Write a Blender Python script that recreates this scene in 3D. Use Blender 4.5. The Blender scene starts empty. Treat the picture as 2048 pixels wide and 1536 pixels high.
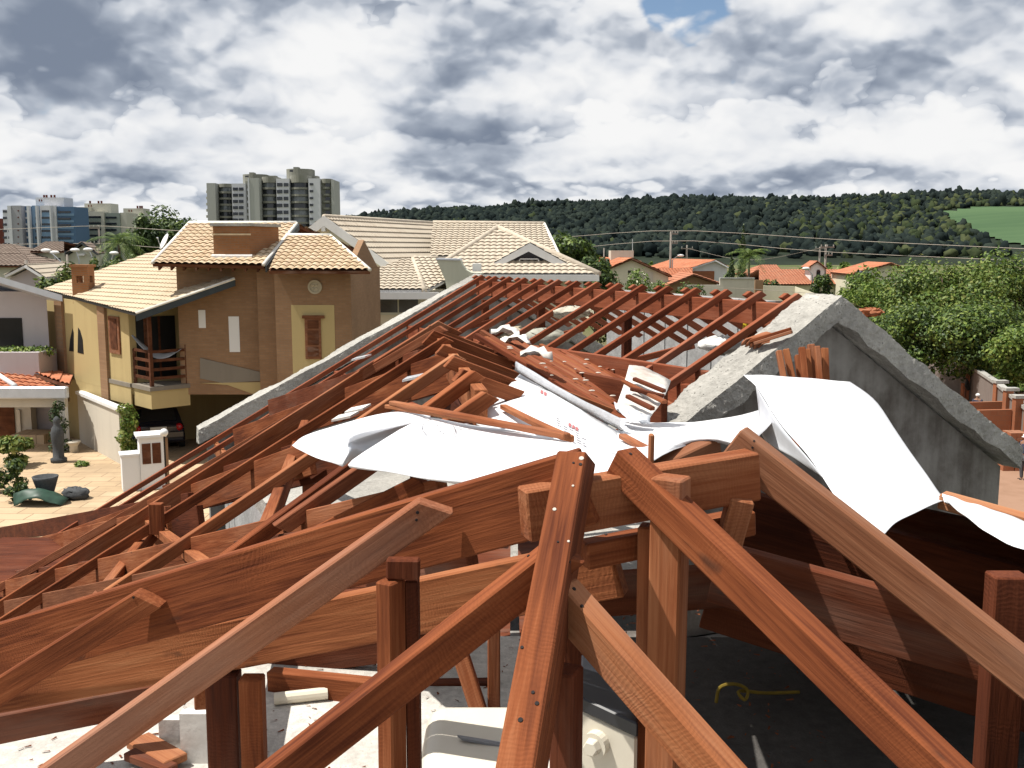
import bpy, bmesh, math, random
import numpy as np
from mathutils import Vector, Matrix, Quaternion
R = math.radians
V = Vector
sc = bpy.context.scene
col = sc.collection

# ------------------------------------------------------------------ camera, sky, sun, exposure
H = 7.7                       # eye height above the street
PITCH = R(7.6)
FPX = 2010.0                  # focal length in photo pixels (2048 wide)
cam = bpy.data.objects.new('camera', bpy.data.cameras.new('camera'))
col.objects.link(cam)
cam.location = (0, 0, H)
cam.rotation_euler = (R(90) - PITCH, 0, 0)
cam.data.sensor_width = 36.0
cam.data.lens = 36.0 * FPX / 2048.0
cam.data.clip_start = 0.05
cam.data.clip_end = 20000
sc.camera = cam

SUN_EL, SUN_AZ = R(64), R(6)          # azimuth: towards -X, turned this far behind the camera
sun_dir = V((-math.cos(SUN_AZ) * math.cos(SUN_EL), -math.sin(SUN_AZ) * math.cos(SUN_EL), math.sin(SUN_EL)))
sl = bpy.data.lights.new('sun', 'SUN')
sl.energy = 5.0
sl.angle = R(0.5)
sl.color = (1.0, 0.95, 0.87)
so = bpy.data.objects.new('sun', sl)
col.objects.link(so)
so.location = (-20, -5, 60)
so.rotation_euler = sun_dir.to_track_quat('Z', 'Y').to_euler()

sc.view_settings.view_transform = 'Standard'
sc.view_settings.look = 'None'
sc.view_settings.exposure = 0.56
sc.view_settings.gamma = 1.0


class NT:
    """small helper round a node tree"""
    def __init__(s, tree):
        s.t = tree
        s.n = tree.nodes
        s.n.clear()

    def node(s, typ, **kw):
        nd = s.n.new(typ)
        for k, v in kw.items():
            setattr(nd, k, v)
        return nd

    def set(s, sock, val):
        if hasattr(val, 'is_output') or isinstance(val, bpy.types.NodeSocket):
            s.t.links.new(val, sock)
        elif val is not None:
            sock.default_value = val

    def math(s, op, a, b=None, c=None, clamp=False):
        nd = s.node('ShaderNodeMath', operation=op, use_clamp=clamp)
        s.set(nd.inputs[0], a)
        if b is not None: s.set(nd.inputs[1], b)
        if c is not None: s.set(nd.inputs[2], c)
        return nd.outputs[0]

    def vmath(s, op, a, b=None, scale=None):
        nd = s.node('ShaderNodeVectorMath', operation=op)
        s.set(nd.inputs[0], a)
        if b is not None: s.set(nd.inputs[1], b)
        if scale is not None: s.set(nd.inputs['Scale'], scale)
        return nd.outputs['Value'] if op in ('DOT_PRODUCT', 'LENGTH') else nd.outputs[0]

    def noise(s, vec, scale, detail=4, rough=0.55, dist=0.0, dim='3D'):
        nd = s.node('ShaderNodeTexNoise', noise_dimensions=dim)
        s.set(nd.inputs['Vector'], vec)
        s.set(nd.inputs['Scale'], scale)
        s.set(nd.inputs['Detail'], detail)
        s.set(nd.inputs['Roughness'], rough)
        s.set(nd.inputs['Distortion'], dist)
        return nd.outputs['Fac']

    def smooth(s, x, lo, hi, a=0.0, b=1.0):
        nd = s.node('ShaderNodeMapRange', interpolation_type='SMOOTHSTEP')
        s.set(nd.inputs[0], x); s.set(nd.inputs[1], lo); s.set(nd.inputs[2], hi)
        s.set(nd.inputs[3], a); s.set(nd.inputs[4], b)
        return nd.outputs[0]

    def mix(s, f, a, b, blend='MIX'):
        nd = s.node('ShaderNodeMix', data_type='RGBA', blend_type=blend)
        s.set(nd.inputs[0], f)
        for i, v in ((6, a), (7, b)):
            if isinstance(v, (tuple, list)) and len(v) == 3: v = (*v, 1)
            s.set(nd.inputs[i], v)
        return nd.outputs[2]

    def comb(s, x, y, z):
        nd = s.node('ShaderNodeCombineXYZ')
        s.set(nd.inputs[0], x); s.set(nd.inputs[1], y); s.set(nd.inputs[2], z)
        return nd.outputs[0]

    def sep(s, v):
        nd = s.node('ShaderNodeSeparateXYZ')
        s.set(nd.inputs[0], v)
        return nd.outputs


def pix_dir(px, py):
    u, v = (px - 1024) / FPX, (768 - py) / FPX
    d = V((u, math.cos(PITCH) + v * math.sin(PITCH), -math.sin(PITCH) + v * math.cos(PITCH)))
    return d


world = bpy.data.worlds.new("World")
sc.world = world
world.use_nodes = True
w = NT(world.node_tree)
skyt = w.node('ShaderNodeTexSky', sky_type='NISHITA', sun_disc=False)
skyt.sun_elevation = SUN_EL
skyt.sun_rotation = math.atan2(sun_dir.x, sun_dir.y)
skyt.altitude = 600
skyt.air_density = 1.0
skyt.dust_density = 0.2
bg_sky = w.node('ShaderNodeBackground')
w.set(bg_sky.inputs[0], skyt.outputs[0]); bg_sky.inputs[1].default_value = 0.075
tc = w.node('ShaderNodeTexCoord')
D = w.vmath('NORMALIZE', tc.outputs['Generated'])


XD, YD, ZD = w.sep(D)
AZ = w.math('ARCTAN2', XD, YD)
LOWMIX = w.smooth(ZD, 0.055, 0.125)


def cloud_coords(dz, sx, sz, seed):
    z = w.math('MAXIMUM', w.math('ADD', ZD, dz), -0.02)
    return w.comb(w.math('MULTIPLY', AZ, sx), w.math('MULTIPLY', z, sz), seed)


def cloud_layer(dz, sx, sz, seed, warp, detail, vd):
    p2 = w.vmath('ADD', cloud_coords(dz, sx, sz, seed), warp)
    mid = w.noise(p2, 1.0, detail, 0.55)
    vo = w.node('ShaderNodeTexVoronoi', feature='SMOOTH_F1')
    w.set(vo.inputs['Vector'], p2); vo.inputs['Scale'].default_value = 2.6
    vo.inputs['Smoothness'].default_value = 0.12
    vo.inputs['Detail'].default_value = vd; vo.inputs['Roughness'].default_value = 0.6
    vo.inputs['Lacunarity'].default_value = 2.3
    return w.math('SUBTRACT', mid, w.math('MULTIPLY', vo.outputs['Distance'], 0.34))


def warp_for(sx, sz, seed):
    wn_ = w.node('ShaderNodeTexNoise'); w.set(wn_.inputs['Vector'], cloud_coords(0, sx, sz, seed))
    wn_.inputs['Scale'].default_value = 2.4; wn_.inputs['Detail'].default_value = 3
    return w.vmath('SCALE', w.vmath('SUBTRACT', wn_.outputs['Color'], (0.5, 0.5, 0.5)), scale=0.30)


UPc = (8.0, 12.5, 3.7)
LOc = (15.0, 30.0, 9.2)
WU, WL_ = warp_for(*UPc), warp_for(*LOc)


def cloud_field(dz, detail, vd):
    """density of the cumulus layer, finer towards the horizon; the direction may be lifted by dz"""
    a = cloud_layer(dz, *UPc, WU, detail, vd)
    b = cloud_layer(dz * .4, *LOc, WL_, max(1, detail - 1), max(0, vd - 1))
    nd = w.node('ShaderNodeMix', data_type='FLOAT')
    w.set(nd.inputs[0], LOWMIX); w.set(nd.inputs[2], b); w.set(nd.inputs[3], a)
    return nd.outputs[0]


def spot(px, py, r, fy=1.0):
    d = pix_dir(px, py).normalized()
    c = w.vmath('DOT_PRODUCT', D, tuple(d))
    return w.smooth(c, math.cos(r / FPX), 1.0)


n0 = cloud_field(0.0, 5.0, 1.0)
n1 = cloud_field(0.010, 4.0, 1.0)


def form(dz, sd):
    """large rounded masses"""
    a = w.noise(w.vmath('ADD', cloud_coords(dz, UPc[0] * .75, UPc[1] * .9, sd), WU), 1.0, 2.5, 0.5)
    b = w.noise(w.vmath('ADD', cloud_coords(dz * .45, LOc[0] * .7, LOc[1] * .75, sd + 4), WL_), 1.0, 2.5, 0.5)
    nd = w.node('ShaderNodeMix', data_type='FLOAT')
    w.set(nd.inputs[0], LOWMIX); w.set(nd.inputs[2], b); w.set(nd.inputs[3], a)
    return nd.outputs[0]


f0, f1 = form(0.0, 5.3), form(0.045, 5.3)
dens = n0
for px, py, r, a in ((1375, -25, 140, -.42), (0, 20, 120, .15), (330, 20, 300, .14), (960, 190, 380, .10), (560, 180, 300, .08)):
    dens = w.math('ADD', dens, w.math('MULTIPLY', spot(px, py, r), a))
cover = w.smooth(w.math('ADD', dens, w.smooth(ZD, 0.02, 0.12, .32, .22)), 0.04, 0.24)
# banks of cumulus one behind the other: each bright and puffy at its top, grey at its base
gz = w.math('LOGARITHM', w.math('ADD', w.math('MAXIMUM', ZD, -0.01), 0.085), 2.718)
pb = w.vmath('ADD', cloud_coords(0.0, 9.0, 15.0, 1.3), WU)
pl_ = w.vmath('ADD', cloud_coords(0.0, 17.0, 36.0, 6.1), WL_)


def billow(p, sc_, sm, det):
    vo = w.node('ShaderNodeTexVoronoi', feature='SMOOTH_F1')
    w.set(vo.inputs['Vector'], p); vo.inputs['Scale'].default_value = sc_
    vo.inputs['Smoothness'].default_value = sm
    vo.inputs['Detail'].default_value = det; vo.inputs['Roughness'].default_value = 0.5; vo.inputs['Lacunarity'].default_value = 2.4
    return vo.outputs['Distance']


bl_u, bl_l = billow(pb, 1.5, .1, 2.0), billow(pl_, 1.5, .1, 1.0)
nm = w.node('ShaderNodeMix', data_type='FLOAT')
w.set(nm.inputs[0], LOWMIX); w.set(nm.inputs[2], bl_l); w.set(nm.inputs[3], bl_u)
puffs = nm.outputs[0]
e_ = w.math('ADD', w.math('MULTIPLY', gz, 2.1), w.math('ADD', w.math('MULTIPLY', puffs, 0.62), w.math('ADD', w.math('MULTIPLY', n0, 0.16), w.math('MULTIPLY', f0, 1.35))))
saw = w.math('FRACT', e_)
bank = w.math('MULTIPLY', w.smooth(saw, 0.0, 0.75), w.smooth(saw, 0.88, 1.0, 1.0, 0.25))
lit = w.math('ADD', 0.35, w.math('ADD', w.math('MULTIPLY', bank, 0.38), w.math('ADD', w.math('MULTIPLY', w.math('SUBTRACT', n0, n1), 1.0), w.math('MULTIPLY', w.math('SUBTRACT', f0, f1), 1.6))))
for px, py, r, a in ((985, 190, 250, -.34), (840, 120, 150, -.08), (300, 5, 330, -.60), (60, 40, 160, -.25), (640, -10, 160, -.2), (1560, 225, 300, -.14), (1960, 20, 170, -.34), (1900, 150, 230, -.10), (560, 160, 300, .30), (1150, 280, 170, .26), (1780, 170, 200, .14), (1380, 110, 280, .14), (1980, 270, 170, .22), (300, 160, 170, .22), (900, 265, 170, -.16), (200, 330, 300, -.06), (1090, 110, 110, .2)):
    lit = w.math('ADD', lit, w.math('MULTIPLY', spot(px, py, r), a))
lit = w.smooth(lit, -0.28, 1.06)
ramp = w.node('ShaderNodeValToRGB')
w.set(ramp.inputs[0], lit)
ramp.color_ramp.elements[0].color = (0.22, 0.265, 0.35, 1)
ramp.color_ramp.elements[1].position = 1.0
ramp.color_ramp.elements[1].color = (1.0, 1.0, 1.0, 1)
e = ramp.color_ramp.elements.new(0.35); e.color = (0.45, 0.50, 0.585, 1)
e = ramp.color_ramp.elements.new(0.65); e.color = (0.77, 0.80, 0.85, 1)
bg_cl = w.node('ShaderNodeBackground')
w.set(bg_cl.inputs[0], ramp.outputs[0]); bg_cl.inputs[1].default_value = 0.63
mixs = w.node('ShaderNodeMixShader')
w.set(mixs.inputs[0], cover)
w.t.links.new(bg_sky.outputs[0], mixs.inputs[1]); w.t.links.new(bg_cl.outputs[0], mixs.inputs[2])
world.cycles.sampling_method = 'MANUAL'
world.cycles.sample_map_resolution = 512
wout = w.node('ShaderNodeOutputWorld')
w.t.links.new(mixs.outputs[0], wout.inputs[0])


# ------------------------------------------------------------------ measuring helpers (photo pixel + distance -> point)
def U(px, py, Y):
    d = pix_dir(px, py)
    k = Y / d.y
    return V((d.x * k, Y, H + d.z * k))


def UZ(px, py, z):
    d = pix_dir(px, py)
    k = (z - H) / d.z
    return V((d.x * k, d.y * k, z))


def UP(px, py, p, n):
    d = pix_dir(px, py)
    o = V((0, 0, H))
    k = (p - o).dot(n) / d.dot(n)
    return o + d * k


def plane(a, b, c):
    return a, (b - a).cross(c - a).normalized()


class Facade:
    """vertical plane through a pixel at a distance, running in a plan direction"""
    def __init__(s, px, Y, dx, dy):
        s.o = U(px, 500, Y); s.o.z = 0
        s.d = V((dx, dy, 0)).normalized()
        s.n = V((s.d.y, -s.d.x, 0))          # towards the camera side
        if s.n.dot(V((0, 0, 0)) - s.o) < 0: s.n = -s.n

    def at(s, px, py, off=0.0):
        return UP(px, py, s.o + s.n * off, s.n)


# ------------------------------------------------------------------ object helpers
WM = {}


def tag(o, label=None, cat=None, group=None, kind=None):
    if label: o['label'] = label
    if cat: o['category'] = cat
    if group: o['group'] = group
    if kind: o['kind'] = kind
    return o


def empty(name, loc, label, cat, group=None):
    o = bpy.data.objects.new(name, None)
    o.empty_display_size = 0.2
    col.objects.link(o)
    o.location = loc
    WM[o.name] = Matrix.Translation(loc)
    return tag(o, label, cat, group)


def link(name, verts, faces, m, parent=None, uvs=None, smooth=False, bevel=0.0, M=None, mats=None, fmat=None, weld=False, nrm=True):
    """verts are world points unless M (a world matrix, verts local) is given"""
    me = bpy.data.meshes.new(name)
    o = bpy.data.objects.new(name, me)
    col.objects.link(o)
    vs = [V(v) for v in verts]
    if M is None:
        if parent is None:
            mn = [min(v[i] for v in vs) for i in range(3)]; mx = [max(v[i] for v in vs) for i in range(3)]
            M = Matrix.Translation(((mn[0] + mx[0]) / 2, (mn[1] + mx[1]) / 2, mn[2]))
        else:
            M = WM[parent.name].copy()
        inv = M.inverted()
        vs = [inv @ v for v in vs]
    me.from_pydata(vs, [], faces)
    if uvs is not None:
        ul = me.uv_layers.new(name='UVMap')
        for p in me.polygons:
            for li, vi in zip(p.loop_indices, p.vertices):
                ul.data[li].uv = uvs[vi]
    for mm in (mats or [m]): me.materials.append(mm)
    if fmat:
        for p, k in zip(me.polygons, fmat): p.material_index = k
    bm = bmesh.new(); bm.from_mesh(me)
    if weld: bmesh.ops.remove_doubles(bm, verts=bm.verts, dist=1e-4)
    if nrm: bmesh.ops.recalc_face_normals(bm, faces=bm.faces)
    if bevel > 0:
        es = [ed for ed in bm.edges if len(ed.link_faces) == 2 and ed.calc_face_angle(0) > 0.5]
        bmesh.ops.bevel(bm, geom=es, offset=bevel, segments=1, affect='EDGES', clamp_overlap=True)
    bm.to_mesh(me); bm.free()
    if smooth:
        me.polygons.foreach_set('use_smooth', [True] * len(me.polygons))
    WM[o.name] = M.copy()
    if parent is not None:
        o.parent = parent
        o.matrix_basis = WM[parent.name].inverted() @ M
    else:
        o.matrix_basis = M
    return o


class MB:
    def __init__(s): s.v = []; s.f = []; s.uv = []; s.fm = []; s.cur = 0

    def add(s, vs, fs):
        b = len(s.v)
        s.v += [V(x) for x in vs]
        s.f += [[i + b for i in f] for f in fs]
        s.fm += [s.cur] * len(fs)
        return s

    def prism(s, pts, vec):
        """polygon pushed along vec"""
        n = len(pts); vec = V(vec)
        vs = [V(p) for p in pts] + [V(p) + vec for p in pts]
        fs = [list(range(n)), list(range(2 * n - 1, n - 1, -1))]
        fs += [[i, (i + 1) % n, (i + 1) % n + n, i + n] for i in range(n)]
        return s.add(vs, fs)

    def box(s, a, b):
        a, b = V(a), V(b)
        return s.prism([(a.x, a.y, a.z), (b.x, a.y, a.z), (b.x, b.y, a.z), (a.x, b.y, a.z)], (0, 0, b.z - a.z))

    def obox(s, c, ux, uy, uz):
        """box from a corner and three edge vectors"""
        c, ux, uy, uz = V(c), V(ux), V(uy), V(uz)
        return s.prism([c, c + ux, c + ux + uy, c + uy], uz)

    def tube(s, pts, r, n=8, cap=True):
        pts = [V(p) for p in pts]
        rs = r if isinstance(r, (list, tuple)) else [r] * len(pts)
        rings = []
        prev = None
        for i, p in enumerate(pts):
            t = (pts[min(i + 1, len(pts) - 1)] - pts[max(i - 1, 0)]).normalized()
            if prev is None:
                ref = V((0, 0, 1)) if abs(t.z) < .9 else V((1, 0, 0))
                x = t.cross(ref).normalized()
            else:
                x = (prev - t * prev.dot(t)).normalized()
            prev = x
            y = t.cross(x)
            rings.append([p + (x * math.cos(2 * math.pi * k / n) + y * math.sin(2 * math.pi * k / n)) * rs[i] for k in range(n)])
        vs = [q for rg in rings for q in rg]
        fs = []
        for i in range(len(pts) - 1):
            for k in range(n):
                fs.append([i * n + k, i * n + (k + 1) % n, (i + 1) * n + (k + 1) % n, (i + 1) * n + k])
        if cap:
            fs.append(list(range(n - 1, -1, -1))); fs.append([(len(pts) - 1) * n + k for k in range(n)])
        return s.add(vs, fs)

    def lathe(s, prof, c, n=16):
        """profile of (radius, z) turned about the vertical through c"""
        c = V(c); vs = []; fs = []
        for r, z in prof:
            vs += [c + V((r * math.cos(2 * math.pi * k / n), r * math.sin(2 * math.pi * k / n), z)) for k in range(n)]
        for i in range(len(prof) - 1):
            for k in range(n):
                fs.append([i * n + k, i * n + (k + 1) % n, (i + 1) * n + (k + 1) % n, (i + 1) * n + k])
        fs.append(list(range(n - 1, -1, -1))); fs.append([(len(prof) - 1) * n + k for k in range(n)])
        return s.add(vs, fs)

    def ball(s, c, r, n=12, m=8):
        rr = r if isinstance(r, (tuple, list)) else (r, r, r)
        c = V(c); vs = [c + V((0, 0, -rr[2]))]; fs = []
        for i in range(1, m):
            a = -math.pi / 2 + math.pi * i / m
            for k in range(n):
                b = 2 * math.pi * k / n
                vs.append(c + V((rr[0] * math.cos(a) * math.cos(b), rr[1] * math.cos(a) * math.sin(b), rr[2] * math.sin(a))))
        vs.append(c + V((0, 0, rr[2])))
        for k in range(n): fs.append([0, 1 + (k + 1) % n, 1 + k])
        for i in range(m - 2):
            for k in range(n):
                fs.append([1 + i * n + k, 1 + i * n + (k + 1) % n, 1 + (i + 1) * n + (k + 1) % n, 1 + (i + 1) * n + k])
        L = len(vs) - 1
        for k in range(n): fs.append([L, 1 + (m - 2) * n + k, 1 + (m - 2) * n + (k + 1) % n])
        return s.add(vs, fs)

    def build(s, name, m, parent=None, **kw):
        if isinstance(m, (list, tuple)):
            return link(name, s.v, s.f, None, parent, mats=list(m), fmat=s.fm if not kw.get('bevel') else None, **kw)
        return link(name, s.v, s.f, m, parent, **kw)


def loft(curves, thick=0.0):
    """surface through a list of equally long point rows; thick gives it a real sheet thickness"""
    m = len(curves[0]); vs = [V(p) for c in curves for p in c]; fs = []
    for i in range(len(curves) - 1):
        for k in range(m - 1):
            fs.append([i * m + k, i * m + k + 1, (i + 1) * m + k + 1, (i + 1) * m + k])
    return vs, fs


def resample(pts, n):
    """Catmull-Rom through pts, n samples"""
    pts = [V(p) for p in pts]
    P = [pts[0] * 2 - pts[1]] + pts + [pts[-1] * 2 - pts[-2]]
    out = []
    for i in range(n):
        t = i / (n - 1) * (len(pts) - 1)
        k = min(int(t), len(pts) - 2); f = t - k
        a, b, c, d = P[k:k + 4]
        out.append(0.5 * ((2 * b) + (c - a) * f + (2 * a - 5 * b + 4 * c - d) * f * f + (3 * b - a - 3 * c + d) * f ** 3))
    return out


def sheet(name, rows, m, parent=None, n=(14, 14), wob=0.0, seed=0, thick=0.0015):
    """a thin flexible sheet lofted smoothly through rows of points"""
    rr = [resample(r, n[1]) for r in rows]
    cols = [resample([r[k] for r in rr], n[0]) for k in range(n[1])]
    rnd = random.Random(seed)
    ph = [rnd.uniform(0, 6.28) for _ in range(6)]
    curves = []
    for i in range(n[0]):
        row = []
        for k in range(n[1]):
            p = cols[k][i].copy()
            a, b = i / n[0], k / n[1]
            p.z += wob * (math.sin(7 * a + 5 * b + ph[0]) + .6 * math.sin(13 * a - 9 * b + ph[1]) + .4 * math.sin(21 * b + 4 * a + ph[2]))
            row.append(p)
        curves.append(row)
    vs, fs = loft(curves)
    o = link(name, vs, fs, m, parent, smooth=True, nrm=True)
    so_ = o.modifiers.new('thickness', 'SOLIDIFY'); so_.thickness = thick; so_.offset = 0
    return o


def beam(name, a, b, w_, h, m, parent=None, bev=0.004, up=None, ea=0.0, eb=0.0, plumb=False, taper=1.0, warp=0.0, seed=0):
    """sawn timber; a, b are the ends of the centre line of its top face"""
    a, b = V(a), V(b)
    x = (b - a).normalized()
    a = a - x * ea; b = b + x * eb
    L = (b - a).length
    z = V(up) if up is not None else V((0, 0, 1))
    y = z.cross(x)
    if y.length < 1e-4: y = V((0, 1, 0)).cross(x)
    y.normalize(); z = x.cross(y)
    M = Matrix((x, y, z)).transposed().to_4x4(); M.translation = a
    rnd = random.Random(seed + int(abs(a.x * 991 + a.z * 577) * 10))
    ns = 8 if L > .8 else 3
    vs = []; fs = []
    p1, p2 = rnd.uniform(0, 6), rnd.uniform(0, 6)
    amp = warp if warp else 0.0012 * min(L, 3)
    for i in range(ns + 1):
        t = i / ns
        dx = 0.0
        oy = amp * math.sin(3.1 * t + p1); oz = amp * math.sin(4.2 * t + p2)
        k = 1 + (taper - 1) * t
        for (sy, sz) in ((-.5, 0), (.5, 0), (.5, -1), (-.5, -1)):
            xx = t * L
            if plumb and i in (0, ns): xx += sz * h * (x.z / max(.2, math.hypot(x.x, x.y))) * -1
            vs.append((xx, sy * w_ * k + oy, sz * h * k + oz))
    for i in range(ns):
        for q in range(4):
            fs.append([i * 4 + q, (i + 1) * 4 + q, (i + 1) * 4 + (q + 1) % 4, i * 4 + (q + 1) % 4])
    fs.append([3, 2, 1, 0]); fs.append([ns * 4 + q for q in range(4)])
    return link(name, vs, fs, m, parent, M=M, bevel=bev)

# ------------------------------------------------------------------ materials
MATS = {}
ALB = .83


def sc3(c, k=ALB): return tuple(x * k for x in c)


def mat(name, build, rough=0.8, spec=0.3):
    m = bpy.data.materials.new(name)
    m.use_nodes = True
    t = NT(m.node_tree)
    b = t.node('ShaderNodeBsdfPrincipled')
    o = t.node('ShaderNodeOutputMaterial')
    t.t.links.new(b.outputs[0], o.inputs[0])
    b.inputs['Roughness'].default_value = rough
    b.inputs['Specular IOR Level'].default_value = spec
    r = build(t, b)
    if r is not None: t.set(b.inputs['Base Color'], (*r, 1) if isinstance(r, tuple) else r)
    MATS[name] = m
    return m


def bump(t, b, h, strength=0.3, dist=0.01):
    nd = t.node('ShaderNodeBump')
    t.set(nd.inputs['Height'], h); nd.inputs['Strength'].default_value = strength; nd.inputs['Distance'].default_value = dist
    t.t.links.new(nd.outputs[0], b.inputs['Normal'])


def oc(t, rnd=True):
    c = t.node('ShaderNodeTexCoord').outputs['Object']
    if rnd:
        oi = t.node('ShaderNodeObjectInfo')
        c = t.vmath('ADD', c, t.vmath('SCALE', (17.3, 9.1, 5.7), scale=oi.outputs['Random']))
    return c


def wood(name, dark, mid, light, grey=0.0, bumps=0.5):
    dark, mid, light = [(c[0] * ALB, c[1] * ALB * .90, c[2] * ALB * .88) for c in (dark, mid, light)]

    def f(t, b):
        oi = t.node('ShaderNodeObjectInfo')
        rv = oi.outputs['Random']
        p = oc(t)
        st = t.vmath('MULTIPLY', p, (2.2, 46, 46))
        g1 = t.noise(st, 1.0, 5, .6, 1.2)
        g2 = t.noise(t.vmath('MULTIPLY', p, (5, 120, 120)), 1.0, 3, .6)
        blot = t.noise(t.vmath('MULTIPLY', p, (1.5, 5, 5)), 1.0, 3, .5)
        v = t.math('ADD', .10, t.math('ADD', t.math('MULTIPLY', g1, .52), t.math('MULTIPLY', g2, .38)))
        v = t.math('ADD', v, t.math('MULTIPLY', t.math('SUBTRACT', blot, .5), .75))
        v = t.math('ADD', v, t.math('MULTIPLY', t.math('SUBTRACT', rv, .5), .20))
        rp = t.node('ShaderNodeValToRGB')
        t.set(rp.inputs[0], v)
        e0, e1 = rp.color_ramp.elements
        e0.position = .30; e0.color = (*dark, 1); e1.position = .88; e1.color = (*light, 1)
        em = rp.color_ramp.elements.new(.55); em.color = (*mid, 1)
        c = rp.outputs[0]
        # saw marks across the board
        sw = t.node('ShaderNodeTexWave', wave_type='BANDS', bands_direction='X')
        t.set(sw.inputs['Vector'], t.vmath('ADD', p, t.vmath('SCALE', t.comb(t.noise(p, 4, 2), 0.0, 0.0), scale=.15)))
        sw.inputs['Scale'].default_value = 34; sw.inputs['Distortion'].default_value = 5.0
        sw.inputs['Detail'].default_value = 2; sw.inputs['Detail Scale'].default_value = 2
        swm = t.math('MULTIPLY', sw.outputs['Fac'], t.smooth(t.noise(p, 2.2, 2), .45, .65))
        c = t.mix(t.math('MULTIPLY', swm, .15), c, (dark[0] * .55, dark[1] * .5, dark[2] * .5))
        # dark knots and stains
        kn = t.smooth(t.noise(t.vmath('MULTIPLY', p, (7, 16, 16)), 1.0, 2, .5), .70, .80)
        c = t.mix(t.math('MULTIPLY', kn, .7), c, (.035, .02, .015))
        # weathered grey film, different from board to board
        gr = t.math('MULTIPLY', t.smooth(t.noise(t.vmath('MULTIPLY', p, (2, 9, 9)), 1.0, 4), .42, .72), t.smooth(rv, .25, 1.0))
        c = t.mix(t.math('MULTIPLY', gr, .55 + grey), c, (.27, .195, .155))
        bump(t, b, t.math('ADD', t.math('ADD', g1, t.math('MULTIPLY', g2, .7)), t.math('MULTIPLY', swm, .25)), bumps, .004)
        t.set(b.inputs['Roughness'], t.math('ADD', .72, t.math('MULTIPLY', g1, .25)))
        return c
    return mat(name, f, .8, .12)


M_wood = wood('sawn red hardwood', (.090, .026, .011), (.235, .078, .030), (.42, .19, .090), -.35)
M_woodw = wood('weathered pinkish hardwood', (.12, .040, .020), (.26, .102, .050), (.41, .20, .112), -.25)
M_woodo = wood('orange brown hardwood', (.10, .028, .012), (.25, .082, .031), (.41, .175, .080), -.45)
M_woodtan = wood('pale tan hardwood', (.15, .048, .020), (.33, .130, .054), (.46, .235, .115), -.35)
M_woodbr = wood('dull brown hardwood', (.10, .036, .017), (.205, .088, .044), (.33, .165, .09), -.2)
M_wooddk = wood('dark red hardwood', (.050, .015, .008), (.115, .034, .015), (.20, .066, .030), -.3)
M_woodfar = wood('red rafter wood', (.11, .032, .015), (.235, .072, .033), (.36, .14, .075), -.35, .3)


def plain(name, c, rough=.8, spec=.3, var=.12, scale=3.0, metal=0.0, bmp=0.0):
    c = sc3(c, 1.0 if metal else ALB)

    def f(t, b):
        b.inputs['Metallic'].default_value = metal
        p = oc(t)
        n = t.noise(p, scale, 5, .6)
        if bmp: bump(t, b, t.noise(p, scale * 12, 4), bmp, .01)
        return t.mix(t.math('MULTIPLY', t.smooth(n, .25, .75), 1.0), tuple(max(0, x * (1 - var)) for x in c), tuple(min(1, x * (1 + var)) for x in c))
    return mat(name, f, rough, spec)


def stained(name, c, stain, amt=.6, scale=.5, vert=True, rough=.85, bmp=.15, lo=.48, hi=.80):
    """painted or rendered wall with rain streaks and blotches"""
    c, stain = sc3(c), sc3(stain)

    def f(t, b):
        p = oc(t)
        n = t.noise(p, scale, 6, .65)
        s = t.noise(t.vmath('MULTIPLY', p, (3.0, 3.0, .25) if vert else (2, 2, 2)), 1.2, 4, .6)
        k = t.math('MULTIPLY', t.smooth(t.math('ADD', t.math('MULTIPLY', n, .6), t.math('MULTIPLY', s, .5)), lo, hi), amt)
        fine = t.noise(p, 40, 3)
        bump(t, b, fine, bmp, .01)
        cc = t.mix(k, c, stain)
        return t.mix(t.math('MULTIPLY', t.math('SUBTRACT', fine, .3), .25), cc, tuple(x * .75 for x in c))
    return mat(name, f, rough, .2)


def concrete(name, c, pit=0.5, scale=1.0, bmp=.6):
    c = sc3(c)

    def f(t, b):
        p = oc(t)
        n = t.noise(p, 1.3 * scale, 6, .65)
        n2 = t.noise(p, 16 * scale, 5, .7)
        n3 = t.noise(p, 55 * scale, 3, .6)
        vo = t.node('ShaderNodeTexVoronoi', feature='F1')
        t.set(vo.inputs['Vector'], p); vo.inputs['Scale'].default_value = 38 * scale
        pits = t.math('MULTIPLY', t.smooth(vo.outputs['Distance'], .0, .35, 1, 0), t.smooth(n2, .45, .65))
        k = t.math('ADD', t.math('MULTIPLY', n, .6), t.math('MULTIPLY', n2, .5))
        cc = t.mix(t.smooth(k, .35, .8), tuple(x * .62 for x in c), tuple(min(1, x * 1.25) for x in c))
        cc = t.mix(t.math('MULTIPLY', pits, pit), cc, tuple(x * .2 for x in c))
        bump(t, b, t.math('SUBTRACT', t.math('ADD', n2, t.math('MULTIPLY', n3, .5)), t.math('MULTIPLY', pits, 1.2)), bmp, .02)
        return cc
    return mat(name, f, .92, .15)


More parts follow.
